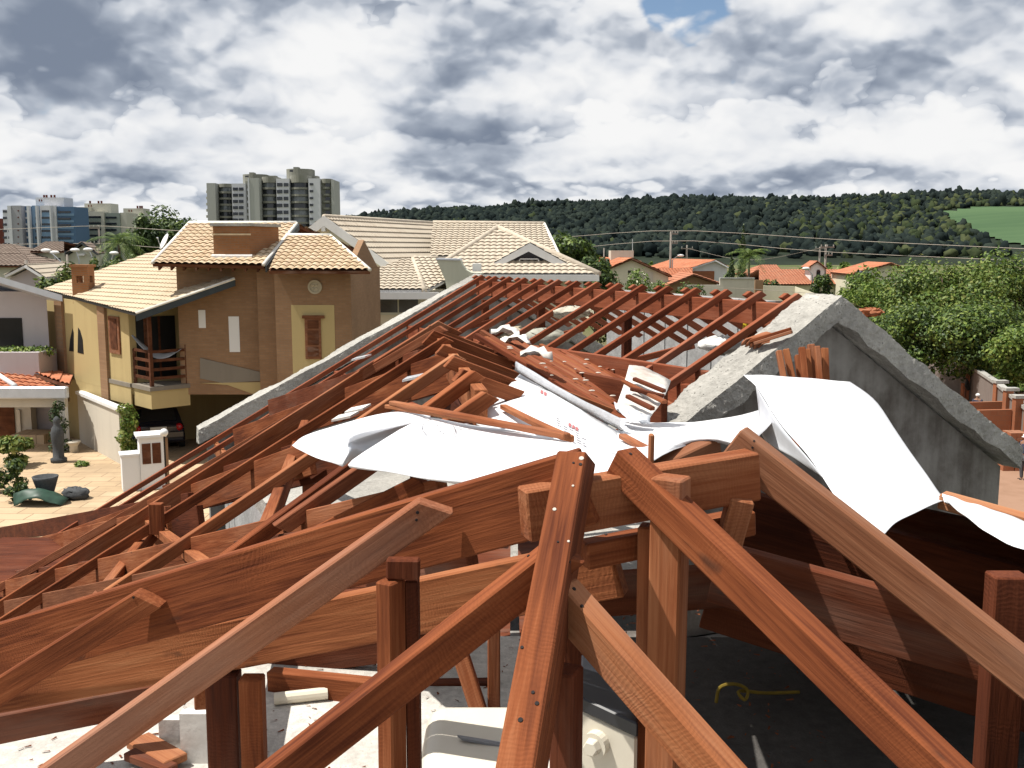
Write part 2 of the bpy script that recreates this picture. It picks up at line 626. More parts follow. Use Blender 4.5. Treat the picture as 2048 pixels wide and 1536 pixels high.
M_conc = concrete('rough cast concrete', (.44, .425, .39), .55, 1.0, .8)
M_concface = stained('grey cement render', (.30, .285, .265), (.105, .088, .076), .95, 1.7, True, .92, .4, .44, .66)
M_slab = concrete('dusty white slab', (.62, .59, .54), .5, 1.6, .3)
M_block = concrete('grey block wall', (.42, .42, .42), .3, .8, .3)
M_slabshade = concrete('slab darkened for loft shade', (.085, .08, .075), .3, 1.2, .3)  # near-black colour paints the loft's deep shade into the floor
M_sheet = plain('white underlay foil', (.86, .87, .90), .45, .4, .02, 4)
M_sheetback = plain('silver grey foil', (.62, .65, .70), .35, .5, .05, 6)
M_alu = plain('crinkled aluminium strip', (.80, .81, .83), .28, .6, .08, 14, .75, .5)
M_print = plain('faint grey print', (.26, .25, .27), .6, .3, .1)
M_printred = plain('faint red print', (.42, .13, .13), .6, .3, .1)
M_nail = plain('dark nail iron', (.022, .018, .018), .8, .2, .2, 20)
M_mortar = plain('white plaster drip', (.58, .52, .45), .8, .2, .1, 30)
M_rope = plain('yellow rope', (.17, .115, .010), .7, .3, .15, 30)
M_hose = plain('yellow hose', (.78, .62, .03), .4, .4, .1, 10)
M_pvc = plain('cream pvc', (.74, .68, .55), .4, .4, .06)
M_cooler = plain('cream plastic', (.72, .67, .56), .35, .5, .04, 5)
M_cooldk = plain('black plastic', (.02, .022, .028), .4, .5, .2, 8)
M_coolgr = plain('grey plastic stripe', (.22, .23, .25), .4, .5, .1, 8)
M_dirt = stained('dirty white board', (.78, .76, .72), (.25, .16, .11), .9, 3.0, False)
M_glass = plain('dark window glass', (.018, .022, .028), .08, .6, .3, .4)
M_glasslt = plain('reflecting window glass', (.11, .125, .13), .08, .7, .5, .5)
M_black = plain('black opening', (.01, .009, .008), .6, .3, .2)


def tiles(name, base, alt, dark, var=.5):
    """clay tiles; UV counts tiles across and courses up the slope"""
    base, alt, dark = sc3(base, .78), sc3(alt, .78), sc3(dark, .78)

    def f(t, b):
        uv = t.node('ShaderNodeUVMap').outputs[0]
        x, y, _ = t.sep(uv)
        cell = t.comb(t.math('FLOOR', x), t.math('FLOOR', y), 0.0)
        wn = t.node('ShaderNodeTexWhiteNoise', noise_dimensions='3D')
        t.set(wn.inputs['Vector'], cell)
        v = wn.outputs['Value']
        n = t.noise(uv, .22, 4, .6)
        n2 = t.noise(uv, 3.0, 4, .65)
        k = t.math('ADD', t.math('MULTIPLY', v, var), t.math('MULTIPLY', n, 1.1 - var))
        c = t.mix(t.smooth(k, .2, .85), base, alt)
        sp = t.math('MULTIPLY', t.smooth(t.math('ADD', t.math('MULTIPLY', v, .5), t.math('MULTIPLY', n2, .5)), .60, .82), .6)
        c = t.mix(sp, c, dark)
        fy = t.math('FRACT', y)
        lip = t.smooth(fy, .0, .10, 1, 0)          # gap shade painted under each course
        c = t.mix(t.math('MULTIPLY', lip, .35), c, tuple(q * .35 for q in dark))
        bump(t, b, n2, .25, .02)
        return c
    return mat(name, f, .85, .2)


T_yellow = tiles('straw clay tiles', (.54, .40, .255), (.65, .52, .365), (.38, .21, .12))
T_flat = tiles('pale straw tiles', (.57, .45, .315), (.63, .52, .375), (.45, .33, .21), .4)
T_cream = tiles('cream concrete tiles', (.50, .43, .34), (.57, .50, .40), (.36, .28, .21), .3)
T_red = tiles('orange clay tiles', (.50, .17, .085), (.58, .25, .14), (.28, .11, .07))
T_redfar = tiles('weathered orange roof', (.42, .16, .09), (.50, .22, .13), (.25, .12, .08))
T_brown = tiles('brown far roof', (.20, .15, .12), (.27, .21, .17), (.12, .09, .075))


def brick(name, c1, c2, mortar, sc_=1.0, bw=.24, rh=.075, ms=.012):
    c1, c2, mortar = sc3(c1, .75), sc3(c2, .75), sc3(mortar, .75)

    def f(t, b):
        p = t.node('ShaderNodeTexCoord').outputs['Object']
        x, y, z = t.sep(p)
        q = t.comb(t.math('ADD', x, t.math('MULTIPLY', y, .9)), z, 0.0)
        br = t.node('ShaderNodeTexBrick')
        t.set(br.inputs['Vector'], q)
        br.inputs['Color1'].default_value = (*c1, 1); br.inputs['Color2'].default_value = (*c2, 1); br.inputs['Mortar'].default_value = (*mortar, 1)
        br.inputs['Scale'].default_value = sc_; br.inputs['Mortar Size'].default_value = ms
        br.inputs['Brick Width'].default_value = bw; br.inputs['Row Height'].default_value = rh
        br.inputs['Bias'].default_value = -.1
        n = t.noise(p, .8, 5, .6)
        c = t.mix(t.math('MULTIPLY', t.smooth(n, .35, .75), .45), br.outputs['Color'], tuple(k * .55 for k in c1))
        c = t.mix(t.math('MULTIPLY', t.noise(p, 14, 3), .25), c, tuple(k * .6 for k in c2))
        bump(t, b, br.outputs['Fac'], -.4, .01)
        return c
    return mat(name, f, .9, .15)


M_brick = brick('brown facing brick', (.40, .24, .135), (.33, .19, .105), (.33, .22, .14))
M_brickchim = brick('orange chimney brick', (.42, .19, .085), (.36, .15, .06), (.32, .20, .12))
M_brickred = brick('hollow red brick', (.44, .17, .085), (.38, .14, .07), (.36, .17, .10), 1.0, .30, .19, .012)

M_yel = stained('yellow wall paint', (.50, .39, .19), (.34, .25, .12), .5)
M_yelband = stained('grey skirting band', (.25, .22, .18), (.15, .13, .11), .5)
M_lilac = stained('lilac grey wall', (.50, .46, .47), (.38, .34, .35), .4)
M_creamw = stained('cream wall paint', (.72, .67, .52), (.5, .47, .36), .35)
M_creamg = stained('pale green grey wall', (.60, .61, .50), (.45, .45, .36), .4)
M_white = stained('white paint', (.80, .80, .79), (.55, .54, .52), .35)
M_whiteg = stained('dull white paint', (.62, .62, .62), (.45, .44, .43), .4)
M_fence = stained('cream fence wall', (.62, .57, .48), (.42, .38, .31), .5)
M_gut = plain('grey zinc gutter', (.50, .53, .58), .4, .5, .06, 3, .3)
M_brown = wood('brown stained joinery', (.06, .024, .012), (.12, .05, .025), (.2, .09, .045))
M_shut = wood('shutter wood', (.13, .055, .028), (.22, .10, .05), (.31, .155, .085))
M_dkfascia = plain('dark painted fascia', (.035, .045, .05), .5, .4, .2)
M_stone = stained('carved pale stone', (.52, .46, .34), (.33, .27, .18), .5, 3, False)
M_pole = concrete('concrete pole', (.27, .24, .21), .3, 1.0, .3)
M_wire = plain('bare cable', (.35, .30, .25), .5, .4, .1)
M_steel = plain('galvanised steel', (.45, .47, .48), .4, .5, .1, 4, .6)
M_lamp = plain('white lamp glass', (.85, .85, .83), .25, .5, .02)
def _pave(t, b):
    p = t.node('ShaderNodeTexCoord').outputs['Object']
    br = t.node('ShaderNodeTexBrick'); t.set(br.inputs['Vector'], p)
    br.inputs['Color1'].default_value = (.46, .345, .225, 1); br.inputs['Color2'].default_value = (.40, .295, .185, 1); br.inputs['Mortar'].default_value = (.25, .18, .115, 1)
    br.inputs['Scale'].default_value = 1; br.inputs['Brick Width'].default_value = .9; br.inputs['Row Height'].default_value = .6; br.inputs['Mortar Size'].default_value = .02
    n = t.noise(p, .5, 6, .65)
    return t.mix(t.math('MULTIPLY', t.smooth(n, .40, .70), .7), br.outputs['Color'], (.26, .19, .12))


M_pave = mat('sandy patio paving', _pave, .9, .15)
M_soil = stained('reddish bare soil', (.32, .19, .125), (.22, .12, .07), .6, .4, False)
M_wallgr = stained('grey unpainted wall', (.235, .20, .18), (.15, .11, .095), .7, .5)
M_coping = concrete('concrete coping', (.42, .41, .38), .3, 1.0, .3)
M_rockdk = concrete('dark garden stone', (.09, .095, .10), .3, 2.0, .6)
M_green = plain('dark green plastic', (.02, .055, .035), .5, .4, .3, 6)
M_carpaint = plain('dark blue car paint', (.012, .015, .028), .15, .6, .1)
M_red = plain('red tail lamp', (.5, .012, .015), .15, .6, .1)
M_tyre = plain('tyre rubber', (.02, .02, .02), .8, .2, .1)
M_skin = plain('brown skin', (.30, .16, .10), .6, .3, .05)
M_shirt = plain('dark work shirt', (.05, .06, .10), .85, .2, .2)
M_trous = plain('grey work trousers', (.10, .10, .11), .85, .2, .2)
M_solar = plain('solar panel', (.03, .04, .07), .12, .6, .1)
M_cloth = plain('pale hammock cloth', (.55, .54, .54), .9, .1, .1, 20)


def leafmat(name, c1, c2, c3, sub=.25, rough=.55, spec=.35):
    def f(t, b):
        g = t.node('ShaderNodeNewGeometry')
        r = g.outputs['Random Per Island']
        p = oc(t, False)
        n = t.noise(p, .45, 3, .5)
        k = t.math('ADD', t.math('MULTIPLY', r, .6), t.math('MULTIPLY', n, .7))
        rp = t.node('ShaderNodeValToRGB'); t.set(rp.inputs[0], k)
        a, z = rp.color_ramp.elements
        a.position = .3; a.color = (*c1, 1); z.position = .95; z.color = (*c3, 1)
        q = rp.color_ramp.elements.new(.6); q.color = (*c2, 1)
        b.inputs['Subsurface Weight'].default_value = 0
        tr = t.node('ShaderNodeBsdfTranslucent'); t.set(tr.inputs[0], rp.outputs[0])
        mx = t.node('ShaderNodeMixShader'); mx.inputs[0].default_value = sub
        out = [x for x in t.n if x.type == 'OUTPUT_MATERIAL'][0]
        t.t.links.new(b.outputs[0], mx.inputs[1]); t.t.links.new(tr.outputs[0], mx.inputs[2]); t.t.links.new(mx.outputs[0], out.inputs[0])
        return rp.outputs[0]
    return mat(name, f, rough, spec)


L_mid = leafmat('mid green leaves', (.020, .042, .008), (.062, .112, .018), (.155, .205, .042))
L_bright = leafmat('bright green leaves', (.032, .066, .009), (.090, .155, .018), (.21, .265, .052))
L_dark = leafmat('dark green leaves', (.012, .028, .009), (.032, .060, .018), (.075, .105, .030))
L_yel = leafmat('yellow green leaves', (.07, .09, .016), (.15, .19, .035), (.34, .34, .12))
L_pink = leafmat('pink blossom', (.18, .04, .06), (.30, .09, .11), (.42, .2, .2))
L_white = leafmat('pale blossom', (.4, .42, .25), (.55, .55, .38), (.7, .7, .55))
L_hill = leafmat('far forest leaves', (.008, .012, .0125), (.0145, .021, .020), (.027, .036, .029), .05, 1.0, .02)  # darkened and blued in place of cloud shadow and haze
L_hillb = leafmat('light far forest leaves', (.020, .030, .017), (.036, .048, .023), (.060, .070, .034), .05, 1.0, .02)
M_bark = plain('grey brown bark', (.13, .095, .07), .9, .1, .3, 6, 0, .5)


def _ground(t, b):
    p = t.node('ShaderNodeTexCoord').outputs['Object']
    n = t.noise(p, .02, 6, .6)
    n2 = t.noise(p, .4, 5, .6)
    c = t.mix(t.smooth(n, .35, .65), (.07, .095, .03), (.15, .12, .07))
    return t.mix(t.math('MULTIPLY', n2, .5), c, (.05, .07, .025))


M_ground = mat('grass and earth', _ground, .95, .1)


def _field(t, b):
    p = t.node('ShaderNodeTexCoord').outputs['Object']
    n = t.noise(t.vmath('MULTIPLY', p, (.004, .02, .02)), 1.0, 4, .6)
    n2 = t.noise(p, .05, 4, .6)
    c = t.mix(t.smooth(n, .35, .65), (.045, .085, .038), (.065, .112, .050))
    return t.mix(t.math('MULTIPLY', n2, .3), c, (.035, .07, .03))


M_field = mat('green crop field', _field, .9, .1)
M_hillg = plain('hill undergrowth', (.018, .026, .016), .95, .1, .3, .02)

# ------------------------------------------------------------------ ground, hill, field, far wood
g = MB(); S_ = 9000
g.add([(-S_, -200, 0), (S_, -200, 0), (S_, S_, 0), (-S_, S_, 0)], [[0, 1, 2, 3]])
tag(g.build('ground', M_ground), kind='structure')
p = MB(); p.box((-60, 23, .02), (-3.2, 50, 1.0))
tag(p.build('patio', M_pave), kind='structure')
p = MB(); p.box((8, 20, .01), (60, 58, .06))
tag(p.build('bare_soil', M_soil), kind='structure')

RX = [-1500, 300, 560, 650, 720, 800, 900, 1050, 1250, 1400, 1650, 1850, 1950, 2048, 2300, 3200]
RY = [492, 488, 470, 452, 444, 436, 427, 416, 411, 408, 404, 397, 398, 402, 405, 430]
YF, YR = 520.0, 1500.0


def hill_h(px, Y):
    zr = (500 - np.interp(px, RX, RY)) / FPX * YR
    t = np.clip((Y - YF) / (YR - YF), 0, 1.35)
    s = np.where(t < 1, t * t * (3 - 2 * t) * .35 + t * .65, 1 - (t - 1) * 1.2)
    return (H + zr) * s + 5 * np.sin(px * .011 + Y * .004) * np.minimum(t * 2, 1) * (t < .9)


gx = np.linspace(-1500, 3200, 95); gy = np.linspace(YF, YR * 1.3, 36)
hv = []; hf = []
for j, Y in enumerate(gy):
    for i, px in enumerate(gx):
        hv.append(((px - 1024) / FPX * Y, Y, float(hill_h(px, Y))))
for j in range(len(gy) - 1):
    for i in range(len(gx) - 1):
        a = j * len(gx) + i
        hf.append([a, a + 1, a + 1 + len(gx), a + len(gx)])
tag(link('hill', hv, hf, M_hillg, smooth=True), kind='structure')


def on_hill(px, py):
    """point of the hill seen at a pixel"""
    for Y in np.arange(YF, YR, 6):
        if (500 - (float(hill_h(px, Y)) - H) / Y * FPX) <= py: break
    return V(((px - 1024) / FPX * Y, Y, float(hill_h(px, Y))))


FIELD = [(1868, 428), (1930, 420), (2010, 417), (2200, 416), (2200, 495), (2040, 494), (1965, 478), (1935, 462), (1895, 447)]


def in_poly(x, y, P):
    c = False
    for i in range(len(P)):
        (x1, y1), (x2, y2) = P[i], P[i - 1]
        if (y1 > y) != (y2 > y) and x < (x2 - x1) * (y - y1) / (y2 - y1) + x1: c = not c
    return c


fm_ = MB()
nx_, ny_ = 34, 22
gp = {}
for j in range(ny_ + 1):
    for i in range(nx_ + 1):
        px = 1850 + i * 13; py = 414 + j * 4
        gp[i, j] = on_hill(px, py) + V((0, 0, 1.2))
for j in range(ny_):
    for i in range(nx_):
        px = 1850 + i * 13 + 6; py = 414 + j * 4 + 2
        if in_poly(px, py, FIELD): fm_.add([gp[i, j], gp[i + 1, j], gp[i + 1, j + 1], gp[i, j + 1]], [[0, 1, 2, 3]])
tag(fm_.build('crop_field', M_field, smooth=True, weld=True), kind='structure')

rng = np.random.default_rng(7)


def ico(sub):
    bm = bmesh.new(); bmesh.ops.create_icosphere(bm, subdivisions=sub, radius=1)
    v = np.array([x.co[:] for x in bm.verts]); f = np.array([[q.index for q in x.verts] for x in bm.faces]); bm.free()
    return v, f


def np_mesh(name, v, f, mats_, mi=None, smooth=False):
    me = bpy.data.meshes.new(name)
    k = f.shape[1]
    me.vertices.add(len(v)); me.vertices.foreach_set('co', v.astype(np.float32).ravel())
    me.loops.add(f.size); me.loops.foreach_set('vertex_index', f.astype(np.int32).ravel())
    me.polygons.add(len(f)); me.polygons.foreach_set('loop_start', np.arange(0, f.size, k, dtype=np.int32))
    for m in mats_: me.materials.append(m)
    if mi is not None: me.polygons.foreach_set('material_index', mi.astype(np.int32))
    if smooth: me.polygons.foreach_set('use_smooth', np.ones(len(f), dtype=bool))
    me.update(calc_edges=True); me.validate()
    return me


iv, if_ = ico(2)
FV = []; FF = []; FM = []; base = 0
cnt = 0
while cnt < 14000:
    px = rng.uniform(-250, 2250); t = rng.uniform(0, 1) ** .8
    Y = YF + 30 + t * (YR * 1.04 - YF - 30)
    z = float(hill_h(px, Y)); X = (px - 1024) / FPX * Y
    py = 500 - (z - H) / Y * FPX
    r = rng.uniform(2.0, 4.4); hgt = r * rng.uniform(.8, 1.5)
    if z < 3: continue
    if in_poly(px, py, FIELD) or in_poly(px, py + 3, FIELD) or (px > 1880 and in_poly(px, min(py, 492) - 6, FIELD)) or (px > 1960 and 480 < py < 500): continue
    if py < 420 and rng.random() < .25: r *= 1.15; hgt *= 1.35
    lump = 1 + rng.uniform(-.42, .42, len(iv))
    v = iv * lump[:, None] * np.array([r, r, hgt]) + np.array([X, Y, z + hgt * .45])
    FV.append(v); FF.append(if_ + base); base += len(iv); cnt += 1
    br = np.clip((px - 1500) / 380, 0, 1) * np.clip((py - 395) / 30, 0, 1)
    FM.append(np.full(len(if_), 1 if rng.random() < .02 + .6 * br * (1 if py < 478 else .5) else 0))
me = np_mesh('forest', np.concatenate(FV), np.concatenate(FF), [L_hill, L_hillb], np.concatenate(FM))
fo = bpy.data.objects.new('forest', me); col.objects.link(fo); tag(fo, kind='stuff')


# ------------------------------------------------------------------ trees and plants
def leaves(centers, radii, n, size, seed, flat=.55, shell=.6):
    """many small bent leaf faces in clumps; returns vertices and quads"""
    r = np.random.default_rng(seed)
    centers = np.asarray(centers, float); radii = np.asarray(radii, float)
    wgt = radii[:, 0] * radii[:, 2]; wgt = wgt / wgt.sum()
    k = r.choice(len(centers), n, p=wgt)
    d = r.normal(size=(n, 3)); d /= np.linalg.norm(d, axis=1)[:, None]
    rad = shell + (1 - shell) * r.random(n) ** .5
    rad *= 1 + r.normal(0, .13, n)
    pos = centers[k] + d * radii[k] * rad[:, None]
    nrm = d + r.normal(0, .6, (n, 3)) + np.array([0, 0, flat]); nrm /= np.linalg.norm(nrm, axis=1)[:, None]
    a = np.cross(nrm, r.normal(size=(n, 3))); a /= np.linalg.norm(a, axis=1)[:, None]
    b = np.cross(nrm, a)
    s = size * r.uniform(.6, 1.4, n)[:, None]
    v = np.stack([pos - a * s, pos + b * s * .55, pos + a * s, pos - b * s * .55], 1).reshape(-1, 3)
    f = np.arange(4 * n).reshape(-1, 4)
    return v, f


def clumps(c, r, n, seed, lo=.28, hi=.5):
    """leaf clumps spread over a crown ellipsoid"""
    q = np.random.default_rng(seed)
    d = q.normal(size=(n, 3)); d /= np.linalg.norm(d, axis=1)[:, None]
    rad = q.uniform(.35, .85, n)[:, None]
    cs = np.array(c) + d * np.array(r) * rad
    rr = q.uniform(lo, hi, (n, 1)) * np.array(r) * np.array([1, 1, .8])
    return cs, rr


def foliage(name, cs, rr, n, size, mats_, parent, seed, probs=None, flat=.55):
    v, f = leaves(cs, rr, n, size, seed, flat)
    q = np.random.default_rng(seed + 5)
    mi = q.choice(len(mats_), n, p=probs) if len(mats_) > 1 else None
    if parent is not None: v = v - np.array(WM[parent.name].translation)
    else:
        o0 = v.mean(0); o0[2] = v[:, 2].min(); v = v - o0
    me = np_mesh(name, v, f, mats_, mi)
    o = bpy.data.objects.new(name, me); col.objects.link(o)
    if parent is not None: o.parent = parent
    else: o.location = o0
    return o


def tree(name, px, Y, y_top, w_px, label, mats_, seed, n=5000, leaf=.13, z0=0.0, y_bot=None, probs=None, nc=16, cat='tree', group=None, depth=None):
    """broad-leaved tree: crown spans w_px pixels at distance Y, its top at photo row y_top"""
    top = U(px, y_top, Y); x = top.x
    hw = w_px / 2 / FPX * Y
    zb = U(px, y_bot, Y).z if y_bot else z0 + (top.z - z0) * .25
    root = empty(name, (x, Y, z0), label, cat, group)
    c = (x, Y, (top.z + zb) / 2); r = (hw, depth or hw, (top.z - zb) / 2)
    tr = MB(); q = random.Random(seed)
    tr.tube([(x, Y, z0), (x + q.uniform(-.1, .1) * hw, Y, z0 + (c[2] - z0) * .6), (x + q.uniform(-.15, .15) * hw, Y, c[2] + r[2] * .4)], [max(.08, hw * .06), max(.06, hw * .045), .03], 7)
    for i in range(5):
        a = q.uniform(0, 6.28); zz = z0 + (c[2] - z0) * q.uniform(.45, .9)
        tr.tube([(x, Y, zz), (x + math.cos(a) * hw * .35, Y + math.sin(a) * r[1] * .35, zz + r[2] * .3), (x + math.cos(a) * hw * .7, Y + math.sin(a) * r[1] * .7, zz + r[2] * .55)], [hw * .035, hw * .022, .015], 5)
    tr.build('trunk', M_bark, root, smooth=True)
    cs, rr = clumps(c, r, nc, seed)
    foliage('crown', cs, rr, n, leaf, mats_, root, seed + 1, probs)
    return root


def palm(px, Y, y_top, label, seed, z0=0.0, r=2.2, m=L_mid):
    top = U(px, y_top, Y)
    root = empty('palm_tree', (top.x, Y, z0), label, 'palm')
    hz = top.z - r * .25
    MB().tube([(top.x, Y, z0), (top.x + .1, Y, (z0 + hz) / 2), (top.x, Y, hz)], [.2, .15, .12], 8).build('trunk', M_bark, root, smooth=True)
    q = random.Random(seed); cr = MB()
    for i in range(26):
        a = q.uniform(0, 6.28); el = q.uniform(-.35, 1.2); L = r * q.uniform(.8, 1.15)
        pts = []
        for k in range(7):
            t = k / 6
            hr = L * t * math.cos(el * (1 - .35 * t)); zz = L * (math.sin(el) * t - .62 * t * t)
            pts.append(V((top.x + math.cos(a) * hr, Y + math.sin(a) * hr, hz + zz)))
        sd = V((-math.sin(a), math.cos(a), 0))
        for k in range(1, 7):
            for j in range(3):
                pp = pts[k - 1].lerp(pts[k], j / 3)
                t = (pts[k] - pts[k - 1]).normalized()
                for s in (-1, 1):
                    ll = r * .22 * (1 - .5 * abs(k / 6 - .45))
                    tip = pp + sd * s * ll * .8 + t * ll * .7 + V((0, 0, -ll * .45))
                    cr.add([pp, pp + t * .07 * r * .5, tip], [[0, 1, 2]])
    cr.build('fronds', m, root, nrm=False)
    return root


def cypress(px, Y, y_top, w_px, label, seed, z0=0.0):
    top = U(px, y_top, Y); hw = w_px / 2 / FPX * Y
    root = empty('cypress_tree', (top.x, Y, z0), label, 'cypress')
    MB().tube([(top.x, Y, z0), (top.x, Y, top.z * .8)], [.15, .04], 6).build('trunk', M_bark, root)
    cs = []; rr = []
    for k in range(14):
        t = k / 13; z = z0 + .8 + (top.z - z0 - .9) * t
        w_ = hw * min(1, 1.25 * (1 - t) ** .6 + .06)
        cs.append((top.x, Y, z)); rr.append((w_, w_, (top.z - z0) / 18))
    foliage('crown', cs, rr, 2600, .13, [L_dark], root, seed, flat=.2)


# right-hand mass of trees behind the boundary wall
RT = [(1905, 60, 497, 300, 'tall broad tree with pale young shoots at its top, right of the tiled houses', 14000, .115, [L_mid, L_bright, L_yel], [.55, .3, .15], 31),
      (2050, 64, 482, 250, 'broad green tree cut by the right edge of the picture', 11000, .12, [L_mid, L_bright], [.6, .4], 32),
      (1765, 66, 560, 190, 'low bushy tree right of the concrete gable peak', 10000, .11, [L_bright, L_mid], [.6, .4], 33),
      (1830, 52, 600, 210, 'dense dark leaved tree above the grey boundary wall', 11500, .10, [L_mid, L_dark, L_bright], [.5, .3, .2], 34),
      (1960, 50, 600, 230, 'leafy tree in front of the tall one, over the bend of the boundary wall', 12000, .10, [L_mid, L_bright, L_dark], [.5, .25, .25], 35),
      (2065, 46, 640, 170, 'bright green shrub tree behind the stepped brick pillars', 10000, .095, [L_bright, L_mid], [.65, .35], 36),
      (1735, 80, 520, 130, 'pale spray of branches beside the far orange roof', 2200, .16, [L_bright, L_mid], [.6, .4], 37)]
for px, Y, yt, wp, lb, n, lf, ms, pr, sd in RT:
    tree('leafy_tree', px, Y, yt, wp, lb, ms, sd, n, lf, 0.0, None, pr, 22, group='trees behind the boundary wall', depth=wp / 2 / FPX * Y * .8)
for i, (px, yy) in enumerate(((1850, 690), (1920, 705), (1990, 735), (2040, 755))):
    Y = 66 - i * 4
    c = U(px, yy, Y)
    cs, rr = clumps((c.x, Y, c.z * .5), (2.6, 1.8, c.z * .55), 12, 60 + i)
    tag(foliage('hedge_shrub', cs, rr, 3600, .12, [L_mid, L_bright, L_dark], None, 70 + i, [.5, .3, .2]), ('shrub just above the far end of the grey wall', 'shrub above the middle of the grey wall', 'shrub above the bend in the grey wall', 'shrub over the brick pillars at the right edge')[i], 'shrub', 'shrubs behind the boundary wall')

# behind and right of the cream house
tree('leafy_tree', 1150, 62, 458, 110, 'dark tree standing right behind the cream house', [L_mid, L_dark, L_bright], 41, 5200, .14, 0, 560, [.5, .35, .15])
tree('leafy_tree', 1190, 60, 500, 80, 'small tree at the corner of the cream roof', [L_dark, L_mid], 42, 3000, .13, 0, 600, [.6, .4])
SH = [(1215, 560, 80, [L_mid, L_pink], [.82, .18], 'shrub with pink blossom near the cream house corner'),
      (1265, 552, 90, [L_bright, L_white, L_mid], [.5, .15, .35], 'shrub with pale blossom in front of the yellow gable house'),
      (1325, 562, 90, [L_mid, L_bright], [.6, .4], 'green shrub around the foot of the near utility pole'),
      (1372, 560, 80, [L_mid, L_dark], [.6, .4], 'darker shrub right of the near utility pole'),
      (1405, 590, 60, [L_bright, L_mid], [.5, .5], 'small shrub in front of the cream boundary wall')]
for i, (px, yt, wp, ms, pr, lb) in enumerate(SH):
    Y = 62 + i * 3
    c = U(px, yt, Y); hw = wp / 2 / FPX * Y
    cs, rr = clumps((c.x, Y, c.z - 2.0), (hw, hw, 2.2), 12, 80 + i)
    tag(foliage('garden_shrub', cs, rr, 3200, .11, ms, None, 90 + i, pr), lb, 'shrub', 'garden shrubs beyond the rafters')
cypress(1487, 115, 455, 20, 'tall thin dark cypress between the orange roofs', 5)
cypress(1464, 108, 511, 18, 'short cypress beside the white gable house', 6)
palm(1498, 105, 500, 'palm tree with drooping fronds right of the cypress', 3, r=2.4)
for i, (px, yt, wp, Y, lb) in enumerate(((1590, 527, 90, 150, 'far tree above the middle of the long orange roof'), (1560, 536, 60, 155, 'small far tree left of the roof turret'), (1690, 525, 60, 150, 'far tree right of the three armed pole'), (1740, 530, 60, 155, 'far tree above the roof with the solar panel'), (1310, 524, 40, 140, 'far yellowish tree behind the yellow gable house'), (1640, 512, 50, 170, 'far tree behind the white turret'), (1425, 520, 30, 160, 'far slim tree beside the white gable house'))):
    tree('distant_tree', px, Y, yt, wp, lb, [L_mid, L_bright], 50 + i, 1300, .28, 0, None, [.5, .5], 8, group='trees behind the far orange roofs')

for i, (px, yt, wp, Y, ms, lb) in enumerate(((1645, 540, 46, 104, [L_dark, L_mid], 'dark garden tree below the white turret'), (1545, 556, 40, 96, [L_mid, L_dark], 'bushy tree beside the gate post between the boundary walls'), (1460, 540, 40, 112, [L_dark, L_mid], 'dark bush at the foot of the short cypress'), (1715, 548, 60, 100, [L_mid, L_bright], 'green tree before the right end of the long orange roof'), (1400, 548, 40, 108, [L_mid, L_bright], 'tree between the brick panel and the near utility pole'), (1270, 540, 50, 84, [L_mid, L_dark], 'tree against the yellow gable wall'))):
    tree('garden_tree', px, Y, yt, wp, lb, ms, 400 + i, 2200, .15, 0, None, [.6, .4], 10, group='garden trees among the orange roofs')

# left
tree('leafy_tree', 345, 140, 401, 130, 'tall dark tree right of the pale apartment blocks', [L_dark, L_mid], 21, 5200, .30, 0, None, [.7, .3], 18)
tree('leafy_tree', 292, 132, 422, 70, 'lower dark tree left of the tallest one', [L_dark, L_mid], 22, 3200, .28, 0, None, [.75, .25], 12)
tree('leafy_tree', 270, 100, 488, 80, 'bushy tree in front of the cream apartment blocks', [L_dark, L_mid], 27, 2600, .2, 0, None, [.55, .45], 10)
palm(236, 95, 466, 'palm tree in front of the cream apartment block', 8, r=3.0)
for i, (px, yt, wp, Y) in enumerate(((75, 545, 70, 54), (120, 532, 70, 56), (165, 520, 70, 60), (205, 512, 60, 66), (245, 508, 60, 74))):
    c = U(px, yt, Y); hw = wp / 2 / FPX * Y
    cs, rr = clumps((c.x, Y, c.z - 2.2), (hw * 1.1, hw, 2.4), 10, 120 + i)
    tag(foliage('garden_shrub', cs, rr, 2600, .13, [L_mid, L_yel, L_dark], None, 130 + i, [.5, .25, .25]), ('shrub at the end of the lilac roof edge', 'shrub below the street lamps, left of the small brick chimney', 'shrub behind the small brick chimney', 'shrub right of the small brick chimney', 'shrub where the straw roof meets the dark trees')[i], 'shrub', 'garden shrubs behind the straw roof')


# ------------------------------------------------------------------ roofs of tile
M_ridgeY = plain('straw ridge tile', (.66, .52, .34), .85, .2, .2, 4)
M_ridgeC = plain('cream ridge tile', (.52, .45, .36), .85, .2, .15, 4)
M_ridgeW = plain('white verge', (.78, .76, .70), .8, .2, .1, 4)


